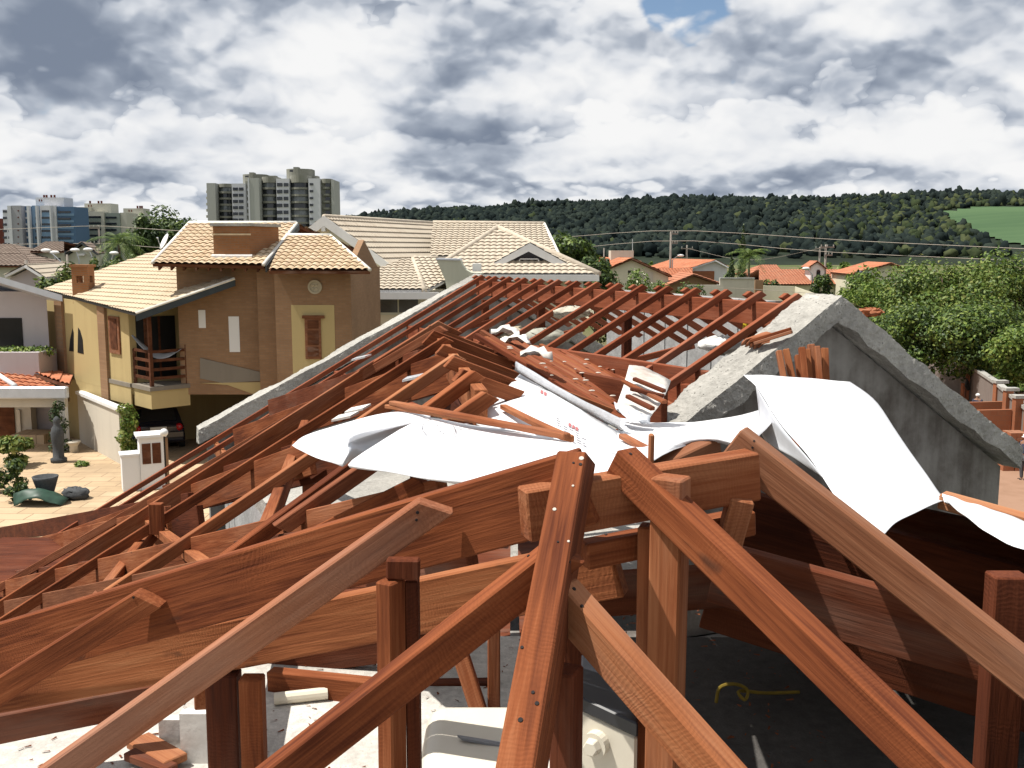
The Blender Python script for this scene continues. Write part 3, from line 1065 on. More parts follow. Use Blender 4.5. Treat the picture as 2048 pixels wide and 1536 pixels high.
def tile_roof(name, poly, m, parent, eave=None, pw=.22, row=.36, amp=.04, lip=.03, deck=None, deckt=.10):
    poly = [V(p_) for p_ in poly]
    n = V((0, 0, 0))
    for i in range(len(poly)):
        n += (poly[i] - poly[0]).cross(poly[(i + 1) % len(poly)] - poly[0])
    n.normalize()
    if n.z < 0: n = -n
    poly = [q - n * (q - poly[0]).dot(n) for q in poly]
    u = V(eave) if eave is not None else V((-n.y, n.x, 0))
    u = (u - n * u.dot(n)).normalized()
    v = n.cross(u)
    if v.z < 0: v = -v; u = -u
    o = poly[0]
    P = [((q - o).dot(u), (q - o).dot(v)) for q in poly]
    u0, u1 = min(q[0] for q in P), max(q[0] for q in P); v0, v1 = min(q[1] for q in P), max(q[1] for q in P)
    r0 = 0; nr = int((v1 - v0) / row) + 2
    nu = int((u1 - u0) / pw * 6) + 2
    bm = bmesh.new(); uvl = bm.loops.layers.uv.new('UVMap')
    inv = WM[parent.name].inverted()
    lines = []
    for r in range(nr):
        lines.append((v0 + r * row, lip, r)); lines.append((v0 + (r + 1) * row - .002, 0.0, r))
    grid = []
    for (vv, hh, r) in lines:
        ln = []
        for i in range(nu):
            uu = u0 + i * pw / 6
            h = hh + amp * abs(math.sin(math.pi * uu / pw)) ** .8
            ln.append(bm.verts.new(o + u * uu + v * vv + n * h))
        grid.append(ln)
    for j in range(len(lines) - 1):
        for i in range(nu - 1):
            f = bm.faces.new((grid[j][i], grid[j][i + 1], grid[j + 1][i + 1], grid[j + 1][i]))
            rr = lines[j][2] if j % 2 == 0 else lines[j + 1][2]
            for lp, (ii, jj) in zip(f.loops, ((i, 0), (i + 1, 0), (i + 1, 1), (i, 1))):
                lp[uvl].uv = ((u0 + ii * pw / 6) / pw + .5, rr + (.97 * jj + .01 if j % 2 == 0 else .01))
    cen = sum(poly, V((0, 0, 0))) / len(poly)
    for i in range(len(poly)):
        a, b = poly[i], poly[(i + 1) % len(poly)]
        pn = (b - a).cross(n).normalized()
        if pn.dot(cen - a) > 0: pn = -pn
        bmesh.ops.bisect_plane(bm, geom=bm.verts[:] + bm.edges[:] + bm.faces[:], plane_co=a, plane_no=pn, clear_outer=True)
    bm.transform(inv)
    bmesh.ops.recalc_face_normals(bm, faces=bm.faces)
    me = bpy.data.meshes.new(name); bm.to_mesh(me); bm.free()
    me.materials.append(m)
    ob = bpy.data.objects.new(name, me); col.objects.link(ob); ob.parent = parent
    WM[ob.name] = WM[parent.name].copy()
    if deck:
        MB().prism([q - n * .012 for q in poly], -n * deckt).build('eave_board', deck, ob)
    return ob


def cap(parent, a, b, m, r=.1, name='ridge_cap'):
    return MB().tube([V(a) + V((0, 0, .02)), V(a).lerp(V(b), .5) + V((0, 0, .02)), V(b) + V((0, 0, .02))], r, 8).build(name, m, parent, smooth=True)


def slab_on(parent, fac, px0, py0, px1, py1, off, t, m, name):
    """flat box standing off a facade: front face 'off' proud, t thick, over a pixel rectangle"""
    a, b, c, d = fac.at(px0, py0, off), fac.at(px1, py0, off), fac.at(px1, py1, off), fac.at(px0, py1, off)
    # square it up on the facade
    zt = (a.z + b.z) / 2; zb = (c.z + d.z) / 2
    xa = V(((a.x + d.x) / 2, (a.y + d.y) / 2, 0)); xb = V(((b.x + c.x) / 2, (b.y + c.y) / 2, 0))
    pts = [V((xa.x, xa.y, zb)), V((xb.x, xb.y, zb)), V((xb.x, xb.y, zt)), V((xa.x, xa.y, zt))]
    return MB().prism(pts, fac.n * -t).build(name, m, parent)


# ------------------------------------------------------------------ yellow and brown brick house
KY = 1.14


def Uy(px, py, Y): return U(px, py, Y * KY)


yh = empty('brick_house', (-9, 33, 1.0), 'ochre and brown brick house with straw tiled roofs and a corner balcony', 'house')
YA, YB = V((-.69, .72, 0)).normalized(), V((.72, .69, 0)).normalized()
WLf = Facade(300, 26.8 * KY, YA.x, YA.y)                       # ochre wall running back to the left
bc = WLf.at(300, 775)                                     # balcony corner
zfl = bc.z
c0 = WLf.at(257, 640); cL = WLf.at(92, 600)
W2f = Facade(450, 27.9 * KY, 1, 0)
W3f = Facade(620, 27.0 * KY, 1, 0)
x2a, x2b = W2f.at(355, 600).x, W2f.at(541, 600).x
zm = Uy(415, 528, 27.2).z
# main block: upper storey over an open garage
m_ = MB(); m_.box((x2a, (27.9 * KY), zfl - .35), (x2b, (33.5 * KY), zm + .05)); m_.build('upper_wall', M_brick, yh)
m_ = MB(); m_.box((c0.x + .1, (32.5 * KY), 1), (x2b, (33.4 * KY), zfl - .36)); m_.build('garage_wall', M_brick, yh)
x3a, x3b = W3f.at(550, 600).x, W3f.at(702, 600).x
z3 = Uy(640, 541, 26.8).z
m_ = MB(); m_.box((x3a, 27.0 * KY, 1), (x3b, 33 * KY, z3)); m_.build('front_wall', M_brick, yh)
m_ = MB(); m_.box((x2b - .28, (27.45 * KY), 1), (x3a - .004, 31 * KY, z3 + .05)); m_.build('pilaster', M_brick, yh)
# left wing
ze = Uy(272, 632, 27.0).z
wb = 5.2
m_ = MB(); P0_, P1_ = V((c0.x, c0.y, 0)), V((cL.x, cL.y, 0))
m_.prism([V((q.x, q.y, zfl - .35)) for q in (P0_, P1_, P1_ + YB * wb, P0_ + YB * wb)], (0, 0, ze + .28 - zfl + .35)); m_.build('wing_wall', M_yel, yh)
g0 = WLf.at(214, 800); G0 = V((g0.x, g0.y, 0))
m_ = MB(); m_.prism([V((q.x, q.y, 1)) for q in (G0, P1_, P1_ + YB * wb, G0 + YB * wb)], (0, 0, zfl - .354 - 1)); m_.build('wing_base', M_yel, yh)
for (a, b) in ((113, 127), (199, 213)):
    slab_on(yh, WLf, a, 592 if a < 150 else 612, b, 838 if a > 150 else 800, .10, .10, M_brick, 'brick_pier')
# balcony slab
W2y = 27.9 * KY
s_ = (W2y - bc.y) / YB.y
cW = V((bc.x, bc.y, 0)) + YB * s_
sl_pts = [V((bc.x, bc.y, 0)), cW, V((cW.x + 1.6, W2y, 0)), V((x2a, W2y, 0)), V((x2a, (29.6 * KY), 0)), P0_, ]
pA = WLf.at(213, 735); PA = V((pA.x, pA.y, 0))
base_poly = [V((bc.x, bc.y, 0)), cW, V((x2a, W2y + .8, 0)), P0_ + YB * .9, P0_]
m_ = MB(); m_.prism([q + V((0, 0, zfl - .13)) for q in base_poly], (0, 0, .13)); m_.build('balcony_slab', M_yelband, yh)
ins = lambda q: q
bp = [V((bc.x, bc.y, 0)) + YA * .05 + YB * .05, cW + YA * .05, V((x2a, W2y + .8, 0)), P0_ + YB * .85, P0_ + YB * .05]
m_ = MB(); m_.prism([q + V((0, 0, zfl - .70)) for q in bp], (0, 0, .567)); m_.build('balcony_beam', M_yel, yh)
m_ = MB(); nW = WLf.n
m_.prism([P0_ + nW * .06 + V((0, 0, zfl - .13)), PA + nW * .06 + V((0, 0, zfl - .13)), PA + V((0, 0, zfl - .13)), P0_ + V((0, 0, zfl - .13))], (0, 0, .13)); m_.build('floor_band', M_yelband, yh)
m_ = MB()
m_.prism([P0_ + nW * .04 + V((0, 0, zfl - .70)), PA + nW * .04 + V((0, 0, zfl - .70)), PA + nW * .001 + V((0, 0, zfl - .70)), P0_ + nW * .001 + V((0, 0, zfl - .70))], (0, 0, .567)); m_.build('floor_beam', M_yel, yh)
# grey skirting ramp on the brick wall and ochre strip under it
pts = [W2f.at(400, 716, .03), W2f.at(520, 744, .03), W2f.at(520, 762, .03), W2f.at(445, 766, .03), W2f.at(400, 757, .03)]
MB().prism(pts, (0, .028, 0)).build('skirting', M_yelband, yh)
pts = [W2f.at(400, 766, .03), W2f.at(541, 764, .03), W2f.at(541, 800, .03), W2f.at(512, 790, .03), W2f.at(455, 770, .03)]
MB().prism(pts, (0, .028, 0)).build('ochre_strip', M_yel, yh)
for (a, b, c, d) in ((397, 620, 411, 656), (458, 633, 479, 704)):
    slab_on(yh, W2f, a, b, c, d, .012, .012, M_white, 'white_niche')
# windows on the ochre wall
wn = slab_on(yh, WLf, 217, 633, 238, 707, .05, .05, M_shut, 'shutter_window')
slab_on(wn, WLf, 220, 637, 233, 697, .065, .012, M_brown, 'pane')
for (a, b, yt, flip) in ((138, 147, 657, 0), (155, 167, 655, 1)):
    pts = [WLf.at(a, 702 if not flip else 705, .01), WLf.at(b, 703 if not flip else 708, .01)]
    pts += ([WLf.at(b, yt + 8, .01), WLf.at(b - 2, yt, .01), WLf.at(a + 2, yt + 22, .01)] if not flip else [WLf.at(b - 2, yt + 24, .01), WLf.at(a + 5, yt + 6, .01), WLf.at(a + 1, yt, .01)])
    MB().prism(pts, nW * -.009).build('arched_window', M_black, yh)
# porch: joinery on the wing's end wall, posts and railing
EN = Facade(300, 28 * KY, YB.x, YB.y); EN.o = P0_.copy(); EN.n = V((YB.y, -YB.x, 0))
for (a, b, m0) in ((274, 290, M_black), (300, 352, M_black)):
    dd = slab_on(yh, EN, a, 632, b, 755, .03, .03, m0, 'balcony_door')
slab_on(yh, EN, 290, 628, 299, 756, .07, .07, M_brown, 'door_post')
slab_on(yh, EN, 318, 632, 322, 756, .05, .02, M_brown, 'door_post')
rl = [V((bc.x, bc.y, zfl)) + YA * .12 + YB * .12, cW + V((0, 0, zfl)) + YA * .12 - YB * .05, P0_ + V((0, 0, zfl)) + YB * .12]
for q, hh in ((rl[0], 2.3), (rl[1], 1.25), (rl[2], 1.1)):
    MB().obox(q - YA * .05 - YB * .05, YA * .1, YB * .1, V((0, 0, hh))).build('railing_post', M_brown, yh)
for (a, b) in ((rl[0], rl[1]), (rl[2], rl[0])):
    sl2 = MB()
    for zz in (.2, .48, .76, 1.04):
        d = (b - a).normalized(); nn = V((d.y, -d.x, 0)) * .02
        sl2.prism([a + nn + V((0, 0, zz)), b + nn + V((0, 0, zz)), b - nn + V((0, 0, zz)), a - nn + V((0, 0, zz))], (0, 0, .09))
    sl2.build('railing', M_brown, yh)
h1, h2, h3 = Uy(263, 672, 27.6), Uy(292, 700, 27.5), Uy(362, 699, 27.75)
for nm, a, b, sg, lb in (('hammock', Uy(262, 671, 27.9), Uy(294, 706, 27.3), .25, 'pale cloth hammock hanging in the corner balcony'),):
    mid = Uy(310, 716, 27.5)
    r1 = [a, Uy(285, 697, 27.5), mid, Uy(335, 715, 27.6), h3]
    r2 = [a + V((.02, .1, .02)), Uy(290, 690, 27.9), Uy(312, 704, 27.9), Uy(335, 706, 27.9), h3 + V((0, .1, .02))]
    tag(sheet(nm, [r1, r2], M_cloth, n=(4, 18)), lb, 'hammock')
# front wall decoration
pan = slab_on(yh, W3f, 584, 610, 670, 748, .012, .012, M_yel, 'ochre_panel')
shf = slab_on(yh, W3f, 610, 636, 642, 718, .05, .038, M_shut, 'shutter_window')
for (a, b, c, d) in ((615, 641, 637, 657), (615, 661, 637, 690), (615, 694, 637, 713)):
    slab_on(shf, W3f, a, b, c, d, .062, .012, M_brown, 'shutter_panel')
slab_on(yh, W3f, 604, 631, 648, 637, .10, .10, M_shut, 'lintel')
mc = W3f.at(630, 574)
me_ = MB()
for (ra, rb, off) in ((.215, .155, .05), (.15, .0, .025)):
    n_ = 24
    vo = [mc + V((ra * math.cos(i * 2 * math.pi / n_), -off, ra * math.sin(i * 2 * math.pi / n_))) for i in range(n_)]
    if rb:
        vi = [mc + V((rb * math.cos(i * 2 * math.pi / n_), -off, rb * math.sin(i * 2 * math.pi / n_))) for i in range(n_)]
        for i in range(n_):
            j = (i + 1) % n_
            me_.prism([vo[i], vo[j], vi[j], vi[i]], (0, off - .001, 0))
    else: me_.prism(vo, (0, off - .001, 0))
for k in range(4):
    a = k * math.pi / 2 + math.pi / 4
    c_ = mc + V((.075 * math.cos(a), -.03, .075 * math.sin(a)))
    me_.ball(c_, (.045, .02, .045), 8, 5)
me_.build('medallion', M_stone, yh)
# roofs
rc0 = Uy(272, 628, 26.55); rk = Uy(470, 559, 27.5)
e1 = WLf.at(95, 590, .8); rcl = V((e1.x, e1.y, rc0.z))
pl_p, pl_n = plane(rc0, rcl, rk)
top_r = UP(356, 500, pl_p, pl_n); top_l = UP(316, 502, pl_p, pl_n); bl = UP(88, 579, pl_p, pl_n)
wl_in = UP(354, 577, pl_p, pl_n)
pack = lambda *a: list(a)
wing = tile_roof('wing_roof', [rc0, rk, top_r, top_l, bl], T_flat, yh, eave=rcl - rc0, pw=.24, row=.32, amp=.040, lip=.03, deck=M_dkfascia, deckt=.07)
MB().tube([rc0 + V((0, -.03, .03)), rk + V((0, -.03, .03))], .045, 6).build('verge', M_ridgeW, yh)
MB().prism([rc0 + V((0, -.02, -.02)), rk + V((0, -.02, -.02)), rk + V((0, -.02, -.20)), rc0 + V((0, -.02, -.22))], (0, .06, 0)).build('fascia', M_dkfascia, yh)
el, er, rl_, rr_ = Uy(305, 527, 27.2), Uy(527, 531, 27.0), Uy(378, 448, 30.8), Uy(593, 448, 30.8)
mr = tile_roof('main_roof', [el, er, rr_, rl_], T_yellow, yh, eave=(1, 0, 0), pw=.23, row=.36, amp=.06, lip=.035, deck=M_brown, deckt=.09)
# back slope keeps the block closed from other sides
bk = [rl_, rr_, rr_ + V((2.0, 3.6, -1.1)), rl_ + V((2.0, 3.6, -1.1))]
tile_roof('back_roof', bk, T_yellow, yh, eave=(1, 0, 0), pw=.23, row=.36, amp=.05, lip=.03, deck=M_brown)
cap(yh, rl_, rr_, M_ridgeW, .085); cap(yh, el, rl_, M_ridgeW, .06, 'verge'); cap(yh, er, rr_, M_ridgeW, .06, 'verge')
MB().prism([er + V((.05, 0, .0)), rr_ + V((.05, 0, 0)), rr_ + V((.05, 0, -.2)), er + V((.05, 0, -.2))], (.05, 0, 0)).build('fascia', M_dkfascia, yh)
for i in range(9):
    q = el.lerp(er, (i + .5) / 9)
    d = (rl_ - el).normalized()
    MB().obox(q + V((-.03, .02, -.20)), (.06, 0, 0), d * 1.0, (0, 0, .1)).build('rafter_tail', M_brown, yh)
el3, er3, rl3, rr3 = Uy(538, 541, 26.3), Uy(740, 541, 26.3), Uy(572, 472, 29.6), Uy(661, 473, 29.6)
tile_roof('front_roof', [el3, er3, rr3, rl3], T_yellow, yh, eave=(1, 0, 0), pw=.23, row=.36, amp=.06, lip=.035, deck=M_brown, deckt=.09)
bk = [rl3, rr3, rr3 + V((.3, 3.3, -1.0)), rl3 + V((.3, 3.3, -1.0))]
tile_roof('back_roof', bk, T_yellow, yh, eave=(1, 0, 0), pw=.23, row=.36, amp=.05, lip=.03, deck=M_brown)
cap(yh, rl3, rr3, M_ridgeW, .075); cap(yh, er3, rr3, M_ridgeW, .055, 'verge')
# brick gable filling under the end of the front roof
MB().prism([V((x3b, 27 * KY, z3 - .01)), V((x3b, (29.6 * KY), Uy(640, 480, 29.6).z)), V((x3b, (32.5 * KY), z3 - .01))], (-.2, 0, 0)).build('gable_wall', M_brick, yh)
MB().prism([V((x2b, (27.9 * KY), zm)), V((x2b, (30.8 * KY), rr_.z - .12)), V((x2b, (33.4 * KY), zm))], (-.2, 0, 0)).build('gable_wall', M_brick, yh)
# chimneys and dish
pr_, nr_ = plane(el, er, rr_)
cf = [UP(428, 516, pr_, nr_), UP(501, 516, pr_, nr_)]
zt = Uy(460, 458, cf[0].y).z
ch = MB(); ch.prism([V((cf[0].x, cf[0].y, cf[0].z - .1)), V((cf[1].x, cf[1].y, cf[0].z - .1)), V((cf[1].x + .55, cf[0].y + 1.5, cf[0].z - .1)), V((cf[0].x + .4, cf[0].y + 1.5, cf[0].z - .1))], (0, 0, zt - cf[0].z + .1))
chim = ch.build('chimney', M_brickchim, yh)
ch = MB(); ch.prism([V((cf[0].x - .07, cf[0].y - .07, zt)), V((cf[1].x + .07, cf[0].y - .07, zt)), V((cf[1].x + .62, cf[0].y + 1.57, zt)), V((cf[0].x + .33, cf[0].y + 1.57, zt))], (0, 0, .09)); ch.build('cap', M_coping, chim)
ch = MB(); ch.prism([V((cf[0].x - .03, cf[0].y - .03, zt - .28)), V((cf[1].x + .03, cf[0].y - .03, zt - .28)), V((cf[1].x + .03, cf[0].y, zt - .28)), V((cf[0].x - .03, cf[0].y, zt - .28))], (0, 0, .05)); ch.build('string_course', M_ridgeY, chim)
ch = MB(); ch.obox(V((cf[0].x - .06, cf[0].y - .09, cf[0].z - .02)), (cf[1].x - cf[0].x + .12, 0, 0), (0, .085, .03), (0, 0, .10)); ch.build('flashing', M_white, chim)
sc0 = UP(168, 584, pl_p, pl_n); hw = 16 / FPX * sc0.y
zt2 = Uy(168, 527, sc0.y).z
ch = MB(); zo = Uy(168, 557, sc0.y).z; zo2 = Uy(168, 545, sc0.y).z
ch.box((sc0.x - hw, sc0.y - hw, sc0.z - .4), (sc0.x + hw, sc0.y + hw, zo))
for sx in (-1, 1):
    for sy in (-1, 1):
        ch.box((sc0.x + sx * hw * .72 - hw * .28, sc0.y + sy * hw * .72 - hw * .28, zo), (sc0.x + sx * hw * .72 + hw * .28, sc0.y + sy * hw * .72 + hw * .28, zo2))
ch.box((sc0.x - hw, sc0.y - hw, zo2), (sc0.x + hw, sc0.y + hw, zt2 - .06)); ch.box((sc0.x - hw * 1.18, sc0.y - hw * 1.18, zt2 - .06), (sc0.x + hw * 1.18, sc0.y + hw * 1.18, zt2 + .03))
ch.build('small_chimney', M_brickchim, yh)
dp = Uy(331, 484, 31.5)
dish = empty('satellite_dish', dp + V((0, 0, -.5)), 'white satellite dish on the straw roof left of the raised roof', 'satellite dish')
rows = []
ax = V((-.75, -.5, .45)).normalized(); sx = ax.cross(V((0, 0, 1))).normalized(); sz = sx.cross(ax)
d_ = MB(); vs = [dp]; fs = []
for k, rr in enumerate((.12, .22, .30)):
    vs += [dp + (sx * math.cos(i * math.pi / 8) + sz * math.sin(i * math.pi / 8)) * rr + ax * rr * rr * .7 for i in range(16)]
for i in range(16): fs.append([0, 1 + i, 1 + (i + 1) % 16])
for k in range(2):
    for i in range(16): fs.append([1 + k * 16 + i, 1 + k * 16 + (i + 1) % 16, 17 + k * 16 + (i + 1) % 16, 17 + k * 16 + i])
d_.add(vs, fs); o_ = d_.build('reflector', M_white, dish, smooth=True); mo = o_.modifiers.new('thickness', 'SOLIDIFY'); mo.thickness = .012
MB().tube([dp - ax * .02, dp + V((.05, .05, -.5))], .02, 6).build('mast', M_steel, dish)
MB().tube([dp - sz * .28 + ax * .05, dp + ax * .3], .012, 5).ball(dp + ax * .3, .035, 8, 6).build('feed_arm', M_steel, dish)

# car in the garage
cr = empty('parked_car', (-10.2, 30.2, 1.0), 'dark blue hatchback parked in the shade under the balcony', 'car')
def carpt(x, y, z):     # x across, y backwards from the tail, z up; tail towards the camera
    o0 = V(Uy(318, 880, 29.0)); o0.z = 1.0
    return o0 + V((.93, .37, 0)) * x + V((-.37, .93, 0)) * y + V((0, 0, z))
prof = [(.0, .35), (.02, .55), (.0, .85), (.12, .98), (.55, 1.42), (1.3, 1.47), (2.3, 1.42), (3.0, 1.0), (3.9, .85), (4.0, .4), (3.9, .25), (.15, .25)]
secs = []
for xs, k in ((-.83, .80), (-.78, .95), (-.55, 1.0), (0, 1.015), (.55, 1.0), (.78, .95), (.83, .80)):
    secs.append([carpt(xs * (1 - .18 * max(0, (z - .9) / .55)), y + (1 - k) * (.35 if y < 2 else -.35), .25 + (z - .25) * (k if z > .9 else 1)) for y, z in prof])
vs = [q for s in secs for q in s]; npf = len(prof); fs = []
for i in range(len(secs) - 1):
    for k in range(npf): fs.append([i * npf + k, i * npf + (k + 1) % npf, (i + 1) * npf + (k + 1) % npf, (i + 1) * npf + k])
fs += [list(range(npf)), [(len(secs) - 1) * npf + k for k in range(npf)][::-1]]
link('body', vs, fs, M_carpaint, cr, smooth=False, bevel=.03)
MB().prism([carpt(-.58, .13, 1.02), carpt(.58, .13, 1.02), carpt(.5, .50, 1.38), carpt(-.5, .50, 1.38)], carpt(0, -.03, .02) - carpt(0, 0, 0)).build('rear_window', M_glass, cr)
for sx in (-1, 1):
    MB().ball(carpt(sx * .66, .05, .80), (.13, .09, .13), 10, 8).build('tail_lamp', M_red, cr, smooth=True)
    for yy in (.7, 3.2):
        c_ = carpt(sx * .76, yy, .31); axd = (carpt(1, 0, 0) - carpt(0, 0, 0)) * .1
        wh = MB().tube([c_ - axd, c_ + axd], .31, 20).build('wheel', M_tyre, cr)
        MB().tube([c_ + axd * sx * .9, c_ + axd * sx * 1.06], .2, 14).build('rim', M_steel, wh)
MB().prism([carpt(-.8, -.03, .45), carpt(.8, -.03, .45), carpt(.8, -.03, .66), carpt(-.8, -.03, .66)], carpt(0, .1, 0) - carpt(0, 0, 0)).build('bumper', M_carpaint, cr, bevel=.02)
MB().prism([carpt(-.26, .0, .72), carpt(.26, .0, .72), carpt(.26, .0, .84), carpt(-.26, .0, .84)], carpt(0, -.02, 0) - carpt(0, 0, 0)).build('number_plate', M_steel, cr)

# ------------------------------------------------------------------ cream house
ch = empty('cream_house', (-2, 50, 0), 'large cream house with pale grey beige tiled roofs and a triangular attic window', 'house')
ga, gl, gr = U(648, 434, 48), U(560, 503, 48), U(778, 529, 48)
rb = U(865, 447, 60.5); rd = (rb - ga)
wv = [V((gl.x + .4, 48.3, 0)), V((gr.x - .4, 48.3, 0)), V((gr.x - .4, 48.3, gr.z - .1)), V((ga.x, 48.3, ga.z - .25)), V((gl.x + .4, 48.3, gl.z + .2))]
MB().prism(wv, rd * .95).build('gable_wall', M_creamw, ch)
tile_roof('gable_roof', [ga, rb, gr + rd, gr], T_cream, ch, eave=rd, pw=.30, row=.42, amp=.05, lip=.05, deck=M_whiteg, deckt=.15)
tile_roof('gable_roof', [ga, rb, gl + rd, gl], T_cream, ch, eave=rd, pw=.30, row=.42, amp=.05, lip=.05, deck=M_whiteg, deckt=.15)
for a, b in ((ga, gl), (ga, gr)):
    MB().prism([a + V((0, -.12, .06)), b + V((0, -.12, .06)), b + V((0, -.12, -.36)), a + V((0, -.12, -.42))], (0, .11, 0)).build('fascia', M_white, ch)
cap(ch, ga, rb, M_ridgeC, .12)
for (px, py) in ((647, 452), (734, 505)):
    q = U(px, py, 48.0); MB().box((q.x - .09, 47.9, q.z - .25), (q.x + .09, 48.29, q.z + .2)).build('bracket', M_white, ch)
MB().prism([U(657, 463, 48.28), U(683, 470, 48.28), U(683, 492, 48.28), U(657, 482, 48.28)], (0, .015, 0)).build('wall_panel', M_creamg, ch)
MB().prism([U(694, 487, 48.28), U(735, 512, 48.28), U(735, 523, 48.28), U(694, 502, 48.28)], (0, .015, 0)).build('wall_panel', M_creamg, ch)
# rear ridge roof
a, b, c, d = U(866, 446, 56), U(1088, 448, 56), U(1120, 514, 50.5), U(860, 514, 50.5)
tile_roof('rear_roof', [a, b, c, d], T_cream, ch, eave=(1, 0, 0), pw=.30, row=.40, amp=.05, lip=.05, deck=M_whiteg)
tile_roof('rear_roof', [a, b, b + V((.8, 5.5, -1.7)), a + V((-.2, 5.5, -1.7))], T_cream, ch, eave=(1, 0, 0), pw=.30, row=.40, amp=.05, lip=.05, deck=M_whiteg)
cap(ch, a, b, M_ridgeC, .12); cap(ch, b, c, M_ridgeW, .09, 'verge')
MB().box((d.x + 1, 51.2, 0), (c.x - .5, 60, d.z - .25)).build('rear_wall', M_creamw, ch)
# front hip roof
A = U(995, 456, 51); fr = U(1198, 549, 46); fl = U(852, 549, 46)
tile_roof('front_roof', [A, fr, fl], T_cream, ch, eave=(1, 0, 0), pw=.30, row=.40, amp=.05, lip=.05, deck=M_whiteg, deckt=.12)
bl_ = V((fl.x, 55, fl.z)); br_ = V((fr.x, 55, fr.z)); A2_ = A + V((0, 1.5, 0))
tile_roof('side_roof', [A, fl, bl_, A2_], T_cream, ch, eave=(0, 1, 0), pw=.30, row=.40, amp=.05, lip=.05, deck=M_whiteg)
tile_roof('side_roof', [A, fr, br_, A2_], T_cream, ch, eave=(0, 1, 0), pw=.30, row=.40, amp=.05, lip=.05, deck=M_whiteg)
for q in (fl, fr): cap(ch, A, q, M_ridgeC, .15, 'hip_cap')
MB().box((U(940, 553, 46).x, 45.85, fr.z - .30), (fr.x, 46.0, fr.z - .02)).build('fascia', M_white, ch)
MB().box((U(930, 560, 46.6).x, 46.6, 0), (U(1164, 560, 46.6).x, 55, fr.z - .14)).build('front_wall', M_creamw, ch)
MB().box((U(1157, 560, 46.5).x, 46.5, 0), (U(1164, 560, 46.5).x + .06, 46.59, fr.z - .16)).build('corner_trim', M_white, ch)
# attic pediment
pa, pl, pr2 = U(1060, 486, 47.0), U(974, 534, 47.0), U(1146, 534, 47.0)
ia, il, ir = U(1057, 503, 47.0), U(998, 533, 47.0), U(1118, 533, 47.0)
for a, b, c, d in ((pa, pl, il, ia), (pa, pr2, ir, ia)):
    MB().prism([a, b, c, d], (0, .35, 0)).build('pediment_trim', M_white, ch)
MB().prism([ia + V((0, .3, .2)), il + V((-.3, .3, 0)), ir + V((.3, .3, 0))], (0, .05, 0)).build('attic_glass', M_glass, ch)
MB().box((pl.x - .1, 46.9, pl.z - .16), (pr2.x + .1, 47.3, pl.z + .0)).build('ledge', M_white, ch)
fr_ = MB()
for (x0, y0, x1, y1) in ((1038, 517, 1078, 519), (1038, 517, 1040, 533), (1076, 517, 1078, 533)):
    q0, q1 = U(x0, y0, 47.1), U(x1, y1, 47.1); fr_.box((q0.x, 47.1, q1.z), (q1.x, 47.16, q0.z))
fr_.build('window_frame', M_white, ch)
for q, s in ((pl, -1), (pr2, 1)):
    tile_roof('dormer_roof', [pa + V((0, .0, .02)), q + V((0, 0, .02)), q + V((0, 2.4, .02)), pa + V((0, 4.6, .02))], T_cream, ch, eave=(0, 1, 0), pw=.30, row=.40, amp=.05, lip=.04)
# low roof front left
h1, h2, h3, h4 = U(700, 580, 42), U(849, 583, 42), U(827, 519, 46), U(876, 517, 46)
h0 = U(650, 580, 42)
tile_roof('low_roof', [h0, h2, h3, U(805, 522, 46)], T_cream, ch, eave=(1, 0, 0), pw=.27, row=.36, amp=.05, lip=.045, deck=M_whiteg)
tile_roof('low_roof', [h2, U(905, 560, 44.0), h4, h3], T_cream, ch, pw=.27, row=.36, amp=.05, lip=.045, deck=M_whiteg)
cap(ch, h2, h3, M_ridgeC, .13, 'hip_cap'); cap(ch, h3, h4, M_ridgeC, .12)
MB().box((h0.x, 41.9, h2.z - .32), (h2.x + .6, 42.05, h2.z - .03)).build('fascia', M_white, ch)
MB().box((h0.x - 1, 42.8, 0), (U(905, 600, 42.8).x, 47.5, h2.z - .1)).build('low_wall', M_creamw, ch)
CF = Facade(760, 42.8, 1, 0)
wf = slab_on(ch, CF, 750, 591, 842, 630, .05, .05, M_creamg, 'window')
slab_on(wf, CF, 756, 596, 795, 625, .06, .008, M_glasslt, 'pane'); slab_on(wf, CF, 798, 596, 836, 625, .06, .008, M_glasslt, 'pane')
dr = slab_on(ch, CF, 690, 592, 727, 720, .06, .06, M_white, 'door_frame')
slab_on(dr, CF, 694, 600, 719, 640, .07, .008, M_glasslt, 'pane')
for k in range(4):
    slab_on(ch, CF, 733, 592 + 36 * k, 745 + 5 * (k % 2), 610 + 36 * k, .03, .03, M_creamw, 'quoin')
# curved parapet
pc = [(873, 520), (921, 521), (924, 530), (931, 539), (942, 545), (964, 546), (966, 640), (905, 640), (890, 560)]
MB().prism([U(x, y, 43.2) for x, y in pc], (0, 1.4, 0)).build('parapet', M_creamg, ch)
MB().prism([U(x, y, 43.15) + V((0, 0, dz)) for x, y, dz in ((872, 520, 0), (921, 521, 0), (921, 521, .07), (872, 520, .07))], (0, 1.5, 0)).build('parapet_cap', M_gut, ch)
wt = MB().box((U(945, 530, 45).x, 44.9, U(945, 543, 45).z), (U(962, 527, 45).x, 45.6, U(962, 527, 45).z)).build('roof_vent', M_white, ch)


